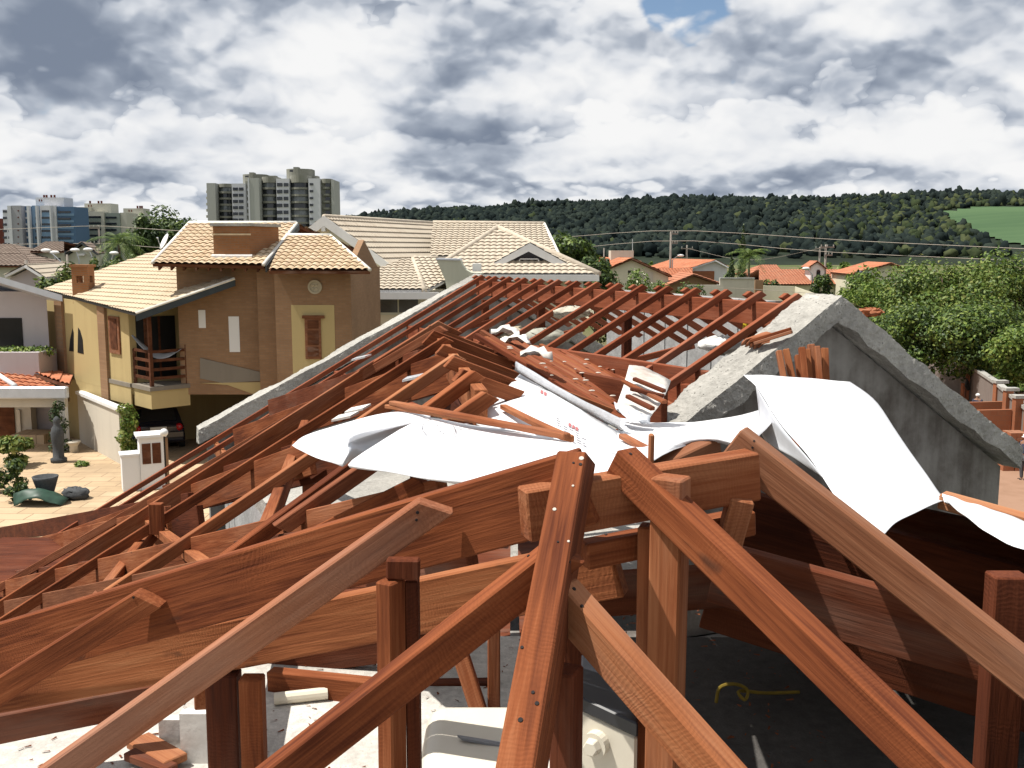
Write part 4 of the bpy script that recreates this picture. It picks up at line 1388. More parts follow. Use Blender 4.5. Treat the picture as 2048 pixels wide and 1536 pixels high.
# ------------------------------------------------------------------ lilac house, porch and yard on the left
lh = empty('lilac_house', (-20, 37, 1), 'pale lilac house with a dark upper window and planter at the left edge', 'house')
LF = Facade(60, 36, 1, 0)
xr = LF.at(93, 600).x; zt = LF.at(93, 583).z
MB().prism([V((xr - 14, 36, 1)), V((xr, 36, 1)), V((xr, 36, zt)), V((xr - 14, 36, zt))], YA * 11).build('wall', M_lilac, lh)
a, b = U(125, 603, 35.2), U(-60, 548, 35.2)
MB().prism([a, b, b + V((0, 0, .22)), a + V((0, 0, .22))], YA * 12).build('roof_slab', M_gut, lh)
wl = slab_on(lh, LF, -40, 636, 45, 702, .03, .03, M_black, 'window')
slab_on(lh, LF, -40, 701, 46, 706, .06, .06, M_lilac, 'sill')
pb = MB(); q0, q1 = U(-60, 705, 34.6), U(80, 760, 34.6)
pb.box((q0.x, 34.6, q1.z), (q1.x, 35.99, q0.z)).build('planter', M_lilac, lh)
cs = [(q0.x + (q1.x - q0.x) * t, 35.2, q0.z) for t in np.linspace(.05, .98, 12)]
tag(foliage('planter_plants', cs, [(.35, .4, .16)] * 12, 1400, .06, [L_bright, L_mid], None, 201, [.7, .3]), 'low green plants in the planter under the dark window', 'plants')
po = empty('tiled_porch', (-17, 34, 1), 'porch with orange clay tiles, white gutter and white column', 'porch')
e0, e1 = U(-60, 780, 33.2), U(138, 771, 33.2); tp = U(-60, 705, 35.8); e2 = U(146, 757, 34.5); tp2 = U(5, 724, 36)
e0.z = e1.z
tile_roof('porch_roof', [e0, e1, tp2, tp], T_red, po, eave=(1, 0, 0), pw=.24, row=.34, amp=.055, lip=.04, deck=M_brown)
q = U(148, 760, 36.2); q.z = e1.z
tile_roof('porch_roof', [e1, q, tp2], T_red, po, pw=.24, row=.34, amp=.055, lip=.04, deck=M_brown)
cap(po, tp2 + V((-.9, 0, .0)), U(30, 773, 33.2), M_white, .09, 'valley_strip')
MB().box((e0.x, 32.95, e1.z - .42), (e1.x, 33.2, e1.z - .02)).build('gutter', M_gut, po, bevel=.04)
MB().box((e0.x, 33.3, e1.z - .75), (e1.x - .2, 33.5, e1.z - .43)).build('porch_beam', M_fence, po)
qc = U(124, 800, 33.35)
MB().box((qc.x - .12, 33.25, 1), (qc.x + .12, 33.49, e1.z - .44)).build('column', M_white, po)
PF = Facade(60, 35.5, 1, 0)
MB().box((PF.at(-80, 800).x, 35.5, 1), (PF.at(60, 800).x, 35.9, e1.z - .4)).build('porch_wall', M_fence, po)
slab_on(po, PF, -30, 803, 30, 915, .05, .04, M_brown, 'door')
slab_on(po, PF, 36, 820, 42, 915, .09, .08, M_fence, 'pier')
MB().box((PF.at(55, 900).x, 34.4, 1), (PF.at(118, 900).x, 35.5, 1.32)).build('step', M_pave, po)
# hedge seen through the porch
c_ = U(88, 850, 39.5)
cs, rr = clumps((c_.x, 39.5, 2.0), (1.5, .8, 1.7), 14, 300)
tag(foliage('dark_hedge', cs, rr, 3800, .09, [L_dark, L_mid], None, 301, [.75, .25]), 'dark hedge seen behind the porch column', 'hedge')
# creeper on the column, yard clutter
cs = [(qc.x + random.Random(i).uniform(-.25, .25), 33.0, 1 + .16 * i) for i in range(11)]
tag(foliage('climbing_plant', cs, [(.22, .18, .16)] * 11, 900, .05, [L_dark], None, 302), 'dark climbing plant on the white porch column', 'plant')
gx = U(243, 933, 31)
gw = empty('garden_wall', (gx.x, 32, 1), 'cream garden wall with a white coping between the two yards', 'wall')
p0, p1 = V((gx.x, 31.0, 0)), V((U(160, 885, 34.8).x, 34.8, 0))
dn = (p1 - p0).normalized(); nn = V((dn.y, -dn.x, 0))
zt = U(243, 822, 31.0).z
MB().prism([p0 + V((0, 0, 1)), p1 + V((0, 0, 1)), p1 + nn * .15 + V((0, 0, 1)), p0 + nn * .15 + V((0, 0, 1))], (0, 0, zt - 1)).build('panel', M_fence, gw)
MB().prism([p0 - nn * .06 - dn * .06 + V((0, 0, zt)), p1 - nn * .06 + V((0, 0, zt)), p1 + nn * .21 + V((0, 0, zt)), p0 + nn * .21 - dn * .06 + V((0, 0, zt))], (0, 0, .1)).build('coping', M_white, gw)
cs = [(gx.x + .35 + .1 * math.sin(i), 30.9 - .12 * (i % 3), 1.1 + .17 * i) for i in range(11)]
tag(foliage('slim_shrub', cs, [(.24, .24, .2)] * 11, 1500, .06, [L_bright, L_yel], None, 303, [.6, .4]), 'slim light green shrub beside the end of the cream garden wall', 'shrub')
mb_ = empty('meter_pillar', U(298, 935, 28), 'white brick meter pillar with two dark doors in front of the garage', 'meter pillar')
mp = U(300, 871, 28.0); mx = 24 / FPX * 28
def MQ(x, y, z): return V((mp.x, 28, 1)) + V((.90, .43, 0)) * x + V((-.43, .90, 0)) * y + V((0, 0, z))
hp = mp.z - 1
def rot_box(m, a, b): return m.prism([MQ(a[0], a[1], a[2]), MQ(b[0], a[1], a[2]), MQ(b[0], b[1], a[2]), MQ(a[0], b[1], a[2])], (0, 0, b[2] - a[2]))
rot_box(MB(), (-.32, -.3, 0), (.32, .3, hp)).build('pillar', M_white, mb_)
rot_box(MB(), (-.40, -.38, hp), (.40, .38, hp + .07)).build('cap', M_white, mb_)
rot_box(MB(), (-.80, -.25, 0), (-.324, .25, hp - .5)).build('low_pillar', M_white, mb_)
rot_box(MB(), (-.84, -.29, hp - .5), (-.33, .29, hp - .44)).build('low_cap', M_white, mb_)
for x in (-.26, .01):
    rot_box(MB(), (x, -.315, hp - .75), (x + .23, -.301, hp - .17)).build('meter_door', M_brown, mb_)
rot_box(MB(), (.325, -.2, 0), (.45, .2, hp - .08)).build('brick_side', M_brick, mb_)
gl_ = U(328, 865, 26.4)
lm = empty('globe_lamp', (gl_.x, gl_.y, 1), 'white globe lamp on a thin black post beside the meter pillar', 'lamp')
MB().tube([(gl_.x, gl_.y, 1), (gl_.x, gl_.y, gl_.z - .1)], .022, 8).build('post', M_black, lm)
MB().ball(gl_, .108, 16, 12).build('globe', M_lamp, lm, smooth=True)
# pots and stones
for nm, px, py, s, mt_, lb, ct in (('plant_pot', 93, 985, .30, M_rockdk, 'dark conical plant pot on the patio', 'pot'), ('garden_stone', 118, 912, .34, M_rockdk, 'grey carved stone figure standing below the porch column', 'stone'), ('garden_stone', 152, 985, .36, M_rockdk, 'large dark rounded stone near the rafters', 'stone'), ('cone_stool', 148, 892, .20, M_fence, 'pale low stool near the garden wall', 'stool')):
    q = UZ(px, py + 12, 1.0)
    b_ = MB()
    if nm == 'garden_stone':
        b_.ball(q + V((0, 0, s * .38)), (s, s * .8, s * .5), 16, 11); rs_ = random.Random(px); b_.v = [v + V((rs_.uniform(-.05, .05), rs_.uniform(-.05, .05), rs_.uniform(-.04, .04))) for v in b_.v]
        if 'figure' in lb:
            b_ = MB().lathe([(.24, 0), (.25, .12), (.17, .16), (.16, .5), (.19, .75), (.20, .95), (.15, 1.12), (.09, 1.2), (.11, 1.3), (.10, 1.4), (.03, 1.47)], q, 14)
    elif nm == 'plant_pot': b_.lathe([(.14, 0), (.2, .15), (.32, .55), (.34, .62), (.29, .62), (.24, .45)], q, 18)
    else: b_.lathe([(.16, 0), (.13, .2), (.2, .3), (.24, .33), (.22, .38)], q, 16)
    tag(b_.build(nm, mt_, smooth=True), lb, ct)
q = UZ(80, 1010, 1.0)
tag(sheet('green_tarp', [[q + V((-.6, -.2, .05)), q + V((0, -.3, .22)), q + V((.6, -.2, .06))], [q + V((-.7, .1, .3)), q + V((0, .05, .45)), q + V((.7, .15, .12))], [q + V((-.5, .5, .04)), q + V((0, .45, .15)), q + V((.55, .5, .03))]], M_green, n=(12, 12), wob=.03), 'dark green tarpaulin lying in folds on the patio', 'tarpaulin')
q = UZ(40, 940, 1.0)
cs, rr = clumps((q.x - .4, q.y + .6, 1.5), (.7, .5, .6), 9, 310)
tag(foliage('grassy_plant', cs, rr, 1200, .10, [L_yel, L_mid], None, 311, [.5, .5]), 'tall grassy plant by the porch door', 'plant')
for i, (px, py, hh, lb) in enumerate(((12, 985, .45, 'dark shrub at the left edge of the patio'), (45, 1005, .3, 'low dark plant beside the green tarpaulin'))):
    q = UZ(px, py, 1.0)
    cs, rr = clumps((q.x, q.y, 1.0 + hh), (hh * 1.3, hh * 1.3, hh), 9, 320 + i)
    tag(foliage('yard_plant', cs, rr, 900, .06, [L_dark, L_mid], None, 330 + i, [.6, .4]), lb, 'plant', 'low plants in the yard')
q = UZ(163, 932, 1.0)
tag(foliage('grass_tuft', [(q.x, q.y, 1.06)], [(.22, .2, .1)], 260, .05, [L_bright], None, 312), 'small tuft of grass growing in the patio paving', 'grass tuft')


# ------------------------------------------------------------------ apartment towers
M_tblue = stained('mid blue tower paint', (.20, .31, .45), (.15, .22, .33), .3, .05)
M_tblued = stained('deep blue tower paint', (.10, .175, .29), (.07, .12, .2), .3, .05)
M_twhite = stained('tower white paint', (.66, .67, .70), (.5, .5, .52), .3, .05)
M_tlil = stained('tower grey wall', (.40, .40, .43), (.33, .33, .35), .3, .05)
M_tcream = stained('tower cream paint', (.55, .54, .46), (.42, .42, .36), .3, .05)
M_tgreen = stained('tower grey green paint', (.25, .29, .26), (.2, .22, .2), .3, .05)
M_tgrey = stained('tower taupe grey', (.26, .26, .22), (.2, .2, .17), .35, .05)
M_tgreyl = stained('tower light grey', (.44, .45, .42), (.36, .36, .34), .3, .05)
M_tred = stained('tower brick red', (.16, .05, .035), (.1, .03, .02), .3, .05)


def tbox(parent, Y, px0, px1, py, m, name='block', y0=0.0, dep=14):
    a, b = U(px0, py, Y), U(px1, py, Y)
    return MB().box((a.x, Y + y0, 0), (b.x, Y + y0 + dep, a.z)).build(name, m, parent)


def trect(parent, Y, px0, px1, py0, py1, m, name='window', proud=.25, t=.25):
    a, b = U(px0, py0, Y), U(px1, py1, Y)
    return MB().box((a.x, Y - proud, b.z), (b.x, Y - proud + t, a.z)).build(name, m, parent)


def pots(parent, Y, xs, py, s=1.6):
    for x in xs:
        a, b = U(x - s, py - 5, Y), U(x + s, py, Y)
        MB().box((a.x, Y + 3, b.z), (b.x, Y + 3.6, a.z)).build('chimney_pot', M_tred, parent)


def Z1(x): return x / 7.314
def ZY(y): return 370 + y / 7.314


Y = 430
t1 = empty('apartment_tower', (U(75, 500, Y).x, Y, 0), 'blue and white apartment block, leftmost of the far towers', 'apartment block', 'far apartment blocks')
for a, b, top, m, y0 in ((5, 16, 419, M_twhite, 0), (16, 27, 413, M_tblue, .3), (27, 46, 411.5, M_tlil, -2), (46, 63, 412.5, M_tblued, 1.5), (63, 80, 411, M_tblue, .1), (80, 112, 411, M_twhite, -.4), (112, 147.5, 413.5, M_tblued, .5)):
    tbox(t1, Y, a, b, top, m, 'block', y0)
for a, b in ((27, 29), (63, 67), (79, 84), (106.5, 111.5)):
    trect(t1, Y, a, b, 412, 545, M_twhite, 'pier', 2.6, 2)
tbox(t1, Y, 62, 119, 394, M_twhite, 'penthouse', 4, 9)
pots(t1, Y, (81, 86, 95.5, 102), 394)
trect(t1, Y - 0, 69, 71, 398, 402, M_tred, 'vent', -3.8); trect(t1, Y, 73.5, 75.5, 398, 402, M_tred, 'vent', -3.8)
for k in range(8):
    y = ZY(370 + 95.5 * k)
    trect(t1, Y, 6, 14, y, y + 4.6, M_glass); trect(t1, Y, 16.5, 25.5, y, y + 4.6, M_glass, 'window', 0)
    trect(t1, Y, 84.5, 106, y, y + 4.3, M_glass, 'window', .6); trect(t1, Y, 84.5, 106, y + 4.3, y + 13, M_tblue, 'spandrel', .55)
    trect(t1, Y, 71, 79, y, y + 5, M_glass); trect(t1, Y, 116, 141, y + 1.5, y + 5.6, M_glass, 'window', .0)
    trect(t1, Y, 48, 54, y, y + 4, M_twhite, 'air_unit', -1.2); trect(t1, Y, 40, 42.5, y, y + 2.5, M_tred, 'vent', 2.2)
    trect(t1, Y, 112.5, 147, y + 6.5, y + 11, M_tblue, 'spandrel', -.3)
t0 = empty('apartment_tower', (U(-15, 500, 470).x, 470, 0), 'dark brick red block at the very left edge', 'apartment block', 'far apartment blocks')
tbox(t0, 470, -40, 3.5, 437, M_tred)
for k in range(4): trect(t0, 470, -25, -2, 445 + 13 * k, 450 + 13 * k, M_glass)
Y = 455
t2 = empty('apartment_tower', (U(195, 500, Y).x, Y, 0), 'cream and grey green apartment block right of the blue one', 'apartment block', 'far apartment blocks')
for a, b, top, m, y0 in ((147.5, 166, 414, M_tlil, 1), (166, 177, 414, M_tcream, .5), (177, 208, 423, M_tcream, -.4), (208, 238, 426, M_tgreen, .6), (237, 250, 425, M_tcream, 1.5)):
    tbox(t2, Y, a, b, top, m, 'block', y0)
tbox(t2, Y, 161, 214, 406, M_tcream, 'penthouse', 4, 9)
pots(t2, Y, (174, 191, 197), 406)
for k in range(6):
    y = ZY(455 + 90 * k)
    trect(t2, Y, 177.5, 203, y, y + 4, M_glass, 'window', .6); trect(t2, Y, 177.5, 203, y + 4, y + 11.5, M_tgreen, 'spandrel', .5)
    trect(t2, Y, 211, 233, y + 1, y + 5, M_glass, 'window', 0)
for x in (169, 174): trect(t2, Y, x, x + 2, 409, 413, M_tred, 'vent', -3.8)
Y = 490
t3 = empty('apartment_tower', (U(262, 500, Y).x, Y, 0), 'cream apartment block half hidden by the dark tree', 'apartment block', 'far apartment blocks')
tbox(t3, Y, 250, 285, 432, M_tcream); tbox(t3, Y, 240, 280, 416, M_tcream, 'penthouse', 4, 9)
pots(t3, Y, (270, 275, 279), 416)
for k in range(6): trect(t3, Y, 258, 275, 440 + 11.7 * k, 444 + 11.7 * k, M_glass, 'window', .4)
for x in (251, 256): trect(t3, Y, x, x + 2, 419, 423, M_tred, 'vent', -3.8)


def rbox(parent, Y, px0, px1, py, m, name, bulge, y0=0.0, bot=None):
    """balcony stack with a bowed front"""
    a, b = U(px0, py, Y), U(px1, py, Y)
    zb = U(px0, bot, Y).z if bot else 0
    n = 8; pts = []
    for i in range(n + 1):
        t = i / n
        pts.append(V((a.x + (b.x - a.x) * t, Y + y0 - bulge * math.sin(math.pi * t) ** .6, zb)))
    pts += [V((b.x, Y + y0 + 6, zb)), V((a.x, Y + y0 + 6, zb))]
    return MB().prism(pts, (0, 0, a.z - zb)).build(name, m, parent)


Y = 410
t4 = empty('apartment_tower', (U(585, 500, Y).x, Y, 0), 'tall grey and white tower with bowed balconies, the nearer of the two', 'apartment block', 'far apartment blocks')
tbox(t4, Y, 499, 521, 357, M_tgreyl, 'block', -3)
tbox(t4, Y, 499, 502, 357, M_twhite, 'pier', -3.2)
tbox(t4, Y, 519, 553, 357, M_tgrey, 'block', 3)
tbox(t4, Y, 552, 578, 357, M_twhite, 'block', 0)
tbox(t4, Y, 577, 619, 357, M_tgrey, 'block', 3)
tbox(t4, Y, 617, 640, 357, M_twhite, 'block', -.5)
tbox(t4, Y, 640, 662, 358, M_tgrey, 'block', 2)
tbox(t4, Y, 661, 666.5, 359, M_tgreyl, 'block', 1)
rbox(t4, Y, 520, 552, 353, M_tgrey, 'roof_parapet', 3, 3, 365)
rbox(t4, Y, 577, 618, 350, M_tgrey, 'roof_parapet', 3.4, 3, 365)
rbox(t4, Y, 566, 618, 336, M_tgrey, 'penthouse', 3, 6, 358)
tbox(t4, Y, 580, 590, 331.5, M_tgrey, 'tank', 6, 4); tbox(t4, Y, 530, 544, 349, M_tgrey, 'tank', 6, 4); tbox(t4, Y, 617, 628, 349, M_tgrey, 'tank', 7, 5)
rbox(t4, Y, 641, 661, 357, M_tgrey, 'roof_parapet', 1.5, 2, 366)
trect(t4, Y, 577, 584, 339, 343, M_glass, 'vent', -2)
for k in range(10):
    y = ZY(0) - 370 + 325 + (295 + 101 * k) / 7.314
    rbox(t4, Y, 520, 552, y + 9, M_tgrey, 'balcony', 3, 3, y + 13.2); rbox(t4, Y, 577, 618, y + 9, M_tgrey, 'balcony', 3.4, 3, y + 13.2)
    rbox(t4, Y, 521, 551.5, y, M_glass if k % 2 else M_glasslt, 'balcony_glass', 2.2, 3, y + 9)
    rbox(t4, Y, 578, 617, y, M_glasslt if k % 3 else M_glass, 'balcony_glass', 2.6, 3, y + 9)
    trect(t4, Y, 554, 565, y + .6, y + 7.5, M_glass); trect(t4, Y, 567.5, 577, y + .6, y + 7.5, M_glass)
    trect(t4, Y, 620, 627, y + 1, y + 5.5, M_glass, 'window', .75)
    rbox(t4, Y, 642, 660, y + 8, M_tgrey, 'balcony', 1.2, 2, y + 12); trect(t4, Y, 650, 659, y + 1, y + 8, M_glass, 'window', -1)
Y = 440
t5 = empty('apartment_tower', (U(460, 500, Y).x, Y, 0), 'grey and white tower with bowed balconies standing behind and left of its twin', 'apartment block', 'far apartment blocks')
tbox(t5, Y, 417, 434, 367, M_tgreyl, 'block', -3); tbox(t5, Y, 409, 418, 368, M_tgrey, 'block', 3)
tbox(t5, Y, 434, 464, 368, M_tgrey, 'block', 3); tbox(t5, Y, 463, 490, 367, M_twhite, 'block', 0); tbox(t5, Y, 488, 502, 362, M_tgrey, 'block', 2)
rbox(t5, Y, 433, 464, 367, M_tgrey, 'roof_parapet', 3, 3, 374)
rbox(t5, Y, 478, 526, 347, M_tgrey, 'penthouse', 3, 6, 368); tbox(t5, Y, 491, 500, 342.5, M_tgrey, 'tank', 6, 4)
trect(t5, Y, 487, 494, 350.5, 353.5, M_glass, 'vent', -2.5)
for k in range(10):
    y = 325 + (362 + 90.5 * k) / 7.314
    rbox(t5, Y, 433, 464, y + 8, M_tgrey, 'balcony', 3, 3, y + 12); rbox(t5, Y, 434.5, 463, y, M_glass if k % 3 else M_glasslt, 'balcony_glass', 2.2, 3, y + 8)
    trect(t5, Y, 466, 476, y + .6, y + 6.5, M_glass); trect(t5, Y, 478, 487, y + .6, y + 6.5, M_glass)
    trect(t5, Y, 492, 495, y + 2, y + 7, M_twhite, 'stair_window', -1.6)
    rbox(t5, Y, 408.5, 417, y + 6, M_tgrey, 'balcony', 1, 2.6, y + 11)


# ------------------------------------------------------------------ smaller houses
def gable_house(px_l, y_l, px_a, y_a, px_r, y_r, y_b, Y, dep, wm, rm, label, ov=.5, name='gable_house', skew=0.0, shade=None):
    """gable end facing the camera"""
    l, a, r = U(px_l, y_l, Y), U(px_a, y_a, Y), U(px_r, y_r, Y)
    root = empty(name, ((l.x + r.x) / 2, Y, 0), label, 'house')
    dv = V((skew * dep, dep, 0))
    wl_, wr_ = l.lerp(a, .08), r.lerp(a, .08)
    MB().prism([V((wl_.x, Y + ov, 0)), V((wr_.x, Y + ov, 0)), V((wr_.x, Y + ov, wr_.z - .2)), V((a.x, Y + ov, a.z - .22)), V((wl_.x, Y + ov, wl_.z - .2))], dv).build('wall', wm, root)
    tile_roof('roof', [l, a, a + dv, l + dv], rm, root, eave=dv, pw=.35, row=.45, amp=.05, lip=.04, deck=shade or M_brown, deckt=.14)
    tile_roof('roof', [r, a, a + dv, r + dv], rm, root, eave=dv, pw=.35, row=.45, amp=.05, lip=.04, deck=shade or M_brown, deckt=.14)
    return root


def long_house(px0, px1, y_r, y_e, Y, dep, wm, rm, label, name='long_house', in0=0, in1=0):
    a, b = U(px0, y_e, Y), U(px1, y_e, Y)
    c, d = U(px1 - in1, y_r, Y + dep / 2), U(px0 + in0, y_r, Y + dep / 2)
    c.z = d.z = (c.z + d.z) / 2
    root = empty(name, ((a.x + b.x) / 2, Y, 0), label, 'house')
    MB().box((a.x + .4, Y + .6, 0), (b.x - .4, Y + dep - .6, a.z - .12)).build('wall', wm, root)
    tile_roof('roof', [a, b, c, d], rm, root, eave=(1, 0, 0), pw=.35, row=.45, amp=.05, lip=.04, deck=M_brown)
    e_, f_ = V((a.x, Y + dep, a.z)), V((b.x, Y + dep, b.z))
    tile_roof('roof', [e_, f_, c, d], rm, root, eave=(1, 0, 0), pw=.35, row=.45, amp=.05, lip=.04, deck=M_brown)
    if in0: tile_roof('roof', [a, d, e_], rm, root, eave=(0, 1, 0), pw=.35, row=.45, amp=.05, lip=.04)
    if in1: tile_roof('roof', [b, c, f_], rm, root, eave=(0, 1, 0), pw=.35, row=.45, amp=.05, lip=.04)
    return root


hA = gable_house(1203, 542, 1265, 516, 1345, 552, 600, 100, 12, M_creamw, T_red, 'yellow gable house with an orange roof and pale chimney block beyond the rafters', skew=-.35)
a, b = U(1222, 501, 103), U(1267, 530, 103)
MB().box((a.x, 103, b.z), (b.x, 105.5, a.z)).build('chimney', M_fence, hA)
trect(hA, 100.5, 1256, 1262, 541, 546, M_black, 'vent', .02, .1)
trect(hA, 100.5, 1272, 1306, 545, 575, M_fence, 'white_panel', .05, .1)
MB().tube([U(1265, 478, 104), U(1265, 501, 104)], .04, 5).build('antenna', M_steel, hA)
hB = gable_house(1360, 543, 1432, 520, 1458, 534, 600, 120, 14, M_white, T_red, 'white gable house with an orange roof and a brick red panel', skew=-.2, shade=M_white)
trect(hB, 120.5, 1380, 1428, 542, 566, M_brickred, 'brick_panel', .06, .1)
hB2 = long_house(1318, 1385, 537, 552, 112, 8, M_brick, T_red, 'low orange roof between the yellow gable house and the white one')
hE = gable_house(1330, 572, 1388, 548, 1440, 566, 600, 98, 8, M_brick, T_redfar, 'small brown roofed shed behind the cream boundary wall', name='garden_shed')
hC = long_house(1518, 1722, 539, 569, 116, 12, M_creamw, T_redfar, 'long low house with a weathered orange roof and a small white turret')
ta, tb_ = U(1622, 530, 117.4), U(1648, 568, 117.4)
tw = MB(); apx = U(1635, 524, 117.4)
tw.prism([V((ta.x, 117.4, tb_.z - 1)), V((tb_.x, 117.4, tb_.z - 1)), V((tb_.x, 117.4, ta.z - .1)), V((apx.x, 117.4, apx.z - .1)), V((ta.x, 117.4, ta.z - .1))], (0, 2.4, 0)); tw.build('turret', M_white, hC)
for q in (U(1616, 535, 117.1), U(1654, 537, 117.1)):
    tile_roof('turret_roof', [U(1635, 522, 117.1), q, q + V((0, 3, 0)), U(1635, 522, 117.1) + V((0, 3, 0))], T_redfar, hC, eave=(0, 1, 0), pw=.3, row=.4, deck=M_brown)
aw = MB(); q = U(1637, 545, 117.35)
aw.prism([q + V((-.22, 0, -.35)), q + V((.22, 0, -.35)), q + V((.22, 0, .15)), q + V((.12, 0, .33)), q + V((-.12, 0, .33)), q + V((-.22, 0, .15))], (0, .04, 0)); aw.build('arched_window', M_glass, hC)
hF = long_house(1500, 1575, 530, 552, 135, 10, M_creamw, T_redfar, 'hip roofed orange house behind the long low house', in0=22, in1=22)
hD = gable_house(1700, 549, 1782, 526, 1850, 550, 600, 108, 10, M_creamw, T_red, 'orange roofed house with a solar panel at the edge of the tall trees', skew=.1)
sp = [U(1711, 549, 107.6), U(1728, 544, 109), U(1750, 545, 109), U(1735, 552, 107.6)]
MB().prism([q + V((0, 0, .25)) for q in sp], (0, 0, .06)).build('solar_panel', M_solar, hD)

# boundary walls beyond the rafters
bw = empty('boundary_wall', (U(1440, 600, 90).x, 90, 0), 'cream boundary wall with a raised step, beyond the rafters', 'wall')
a, b, c, d = U(1375, 570, 90), U(1440, 570, 90), U(1440, 558, 90), U(1509, 558, 90)
MB().prism([V((a.x, 90, 0)), V((d.x, 90, 0)), V((d.x, 90, d.z)), V((c.x, 90, c.z)), V((b.x, 90, b.z)), V((a.x, 90, a.z))], (0, .3, 0)).build('panel', M_fence, bw)
MB().box((c.x, 89.9, c.z), (d.x, 90.4, c.z + .12)).build('coping', M_coping, bw)
bw2 = empty('boundary_wall', (U(1580, 600, 92).x, 92, 0), 'pale greenish boundary wall under the long orange roof', 'wall')
a, b, c = U(1527, 571, 92), U(1590, 573, 92), U(1700, 612, 80)
MB().prism([V((a.x, 92, 0)), V((b.x, 92, 0)), V((b.x, 92, b.z)), V((a.x, 92, a.z))], (0, .3, 0)).build('panel', M_creamw, bw2)
MB().prism([V((b.x + .002, 92, 0)), V((c.x, 80, 0)), V((c.x, 80, c.z)), V((b.x + .002, 92, b.z))], (.1, .3, 0)).build('panel', M_creamw, bw2)
MB().box((U(1510, 590, 91).x, 91, 0), (U(1526, 590, 91).x, 91.4, U(1515, 560, 91).z)).build('gate_post', M_brick, bw2)

# left middle ground
h1_ = gable_house(118, 517, 163, 484, 196, 508, 545, 92, 13, M_creamg, T_brown, 'grey green house with a brown gable roof below the pale apartment blocks', skew=-.35, shade=M_dkfascia)
lo = long_house(60, 128, 484, 503, 91, 9, M_creamg, T_brown, 'long brown roof joining the grey green gable house', in0=30)
trect(lo, 91.6, 78, 96, 514, 528, M_glass, 'window', .05, .1); trect(lo, 91.6, 113, 122, 516, 528, M_glass, 'window', .05, .1); trect(h1_, 92.5, 160, 172, 507, 511, M_white, 'awning', .4, .4)
long_house(-40, 50, 489, 516, 88, 9, M_creamg, T_brown, 'dark brown roofed house at the left edge', in1=26)
long_house(-30, 62, 509, 532, 75, 8, M_creamg, T_brown, 'lower brown roof in front of the left edge house', in1=12)
gable_house(8, 551, 50, 530, 92, 556, 580, 60, 9, M_lilac, T_cream, 'small pale blue gable house behind the lilac roof edge', skew=-.2, shade=M_white)

# ------------------------------------------------------------------ poles, lamps and wires
def pole(px, y_top, Y, label, arms=(), z0=0.0, r=.14, tilt=0.0):
    t = U(px, y_top, Y)
    root = empty('utility_pole', (t.x, Y, z0), label, 'utility pole', 'utility poles')
    MB().tube([(t.x - tilt, Y, z0), (t.x, Y, t.z)], [r * 1.25, r * .8], 8).build('post', M_pole, root, smooth=True)
    for (dx0, dx1, dy, hh) in arms:
        q0, q1 = U(px + dx0, y_top + dy, Y), U(px + dx1, y_top + dy, Y)
        cb = MB().box((q0.x, Y - .2, q0.z - hh), (q1.x, Y - .1, q0.z)).build('crossarm', M_pole, root)
        n = 3
        for k in range(n):
            x = q0.x + (q1.x - q0.x) * (k + .15) / (n - .7)
            MB().tube([(x, Y - .15, q0.z), (x, Y - .15, q0.z + .22)], [.05, .07], 6).build('insulator', M_tgreyl, root)
    return root


pole(1342, 463, 118, 'near concrete utility pole carrying both long cables', ((2, 14, 3, .18), (2, 13, 22, .18)))
pole(1374, 490, 150, 'thinner pole right of the near utility pole', ((-12, 12, 6, .15),))
pole(1652, 489, 118, 'utility pole with many insulators in front of the white turret', ((-12, 16, 4, .15), (-3, 12, 20, .15)))
pole(1640, 494, 140, 'slim pole just left of the one before the turret', ((-10, 12, 2, .15),))
pole(1208, 496, 96, 'slim dark pole in front of the yellow gable house', (), 0, .07)
pole(197, 450, 118, 'utility pole in front of the cream apartment block', ((-18, 2, 4, .2), (-16, 2, 36, .2)))
pole(134, 509, 75, 'short post beside the street lamps', (), 0, .1)
pole(52, 520, 62, 'short dark post before the pale blue gable', (), 0, .12)


def street_lamp(px, py, bx, by, Y, label):
    h = U(px, py, Y); b = U(bx, by, Y)
    root = empty('street_lamp', (b.x, Y, 0), label, 'street lamp', 'street lamps')
    MB().tube([(b.x, Y, 0), (b.x, Y, b.z)], [.09, .06], 7).tube([(b.x, Y, b.z), b.lerp(h, .5) + V((0, 0, .12)), h], .045, 6).build('post', M_steel, root)
    MB().ball(h, (.42, .25, .16), 12, 7).build('lamp_head', M_lamp, root, smooth=True)


street_lamp(92, 501, 122, 524, 80, 'street lamp with a long slanting arm in front of the brown roof')
street_lamp(150, 500, 158, 520, 84, 'street lamp in front of the grey green gable')
street_lamp(176, 499, 186, 520, 84, 'bright street lamp right of the gable, nearest the utility pole')
street_lamp(228, 506, 222, 525, 90, 'street lamp below the palm')
street_lamp(109, 505, 110, 540, 84, 'small street lamp on a straight post before the brown house')
street_lamp(1361, 511, 1345, 520, 118, 'white street lamp on the near utility pole')
street_lamp(1612, 537, 1625, 550, 105, 'white street lamp in front of the turret')


def wire(pts, r, label, n=14):
    tag(MB().tube(resample(pts, n), r, 5).build('power_cable', M_wire), label, 'cable', 'overhead cables')


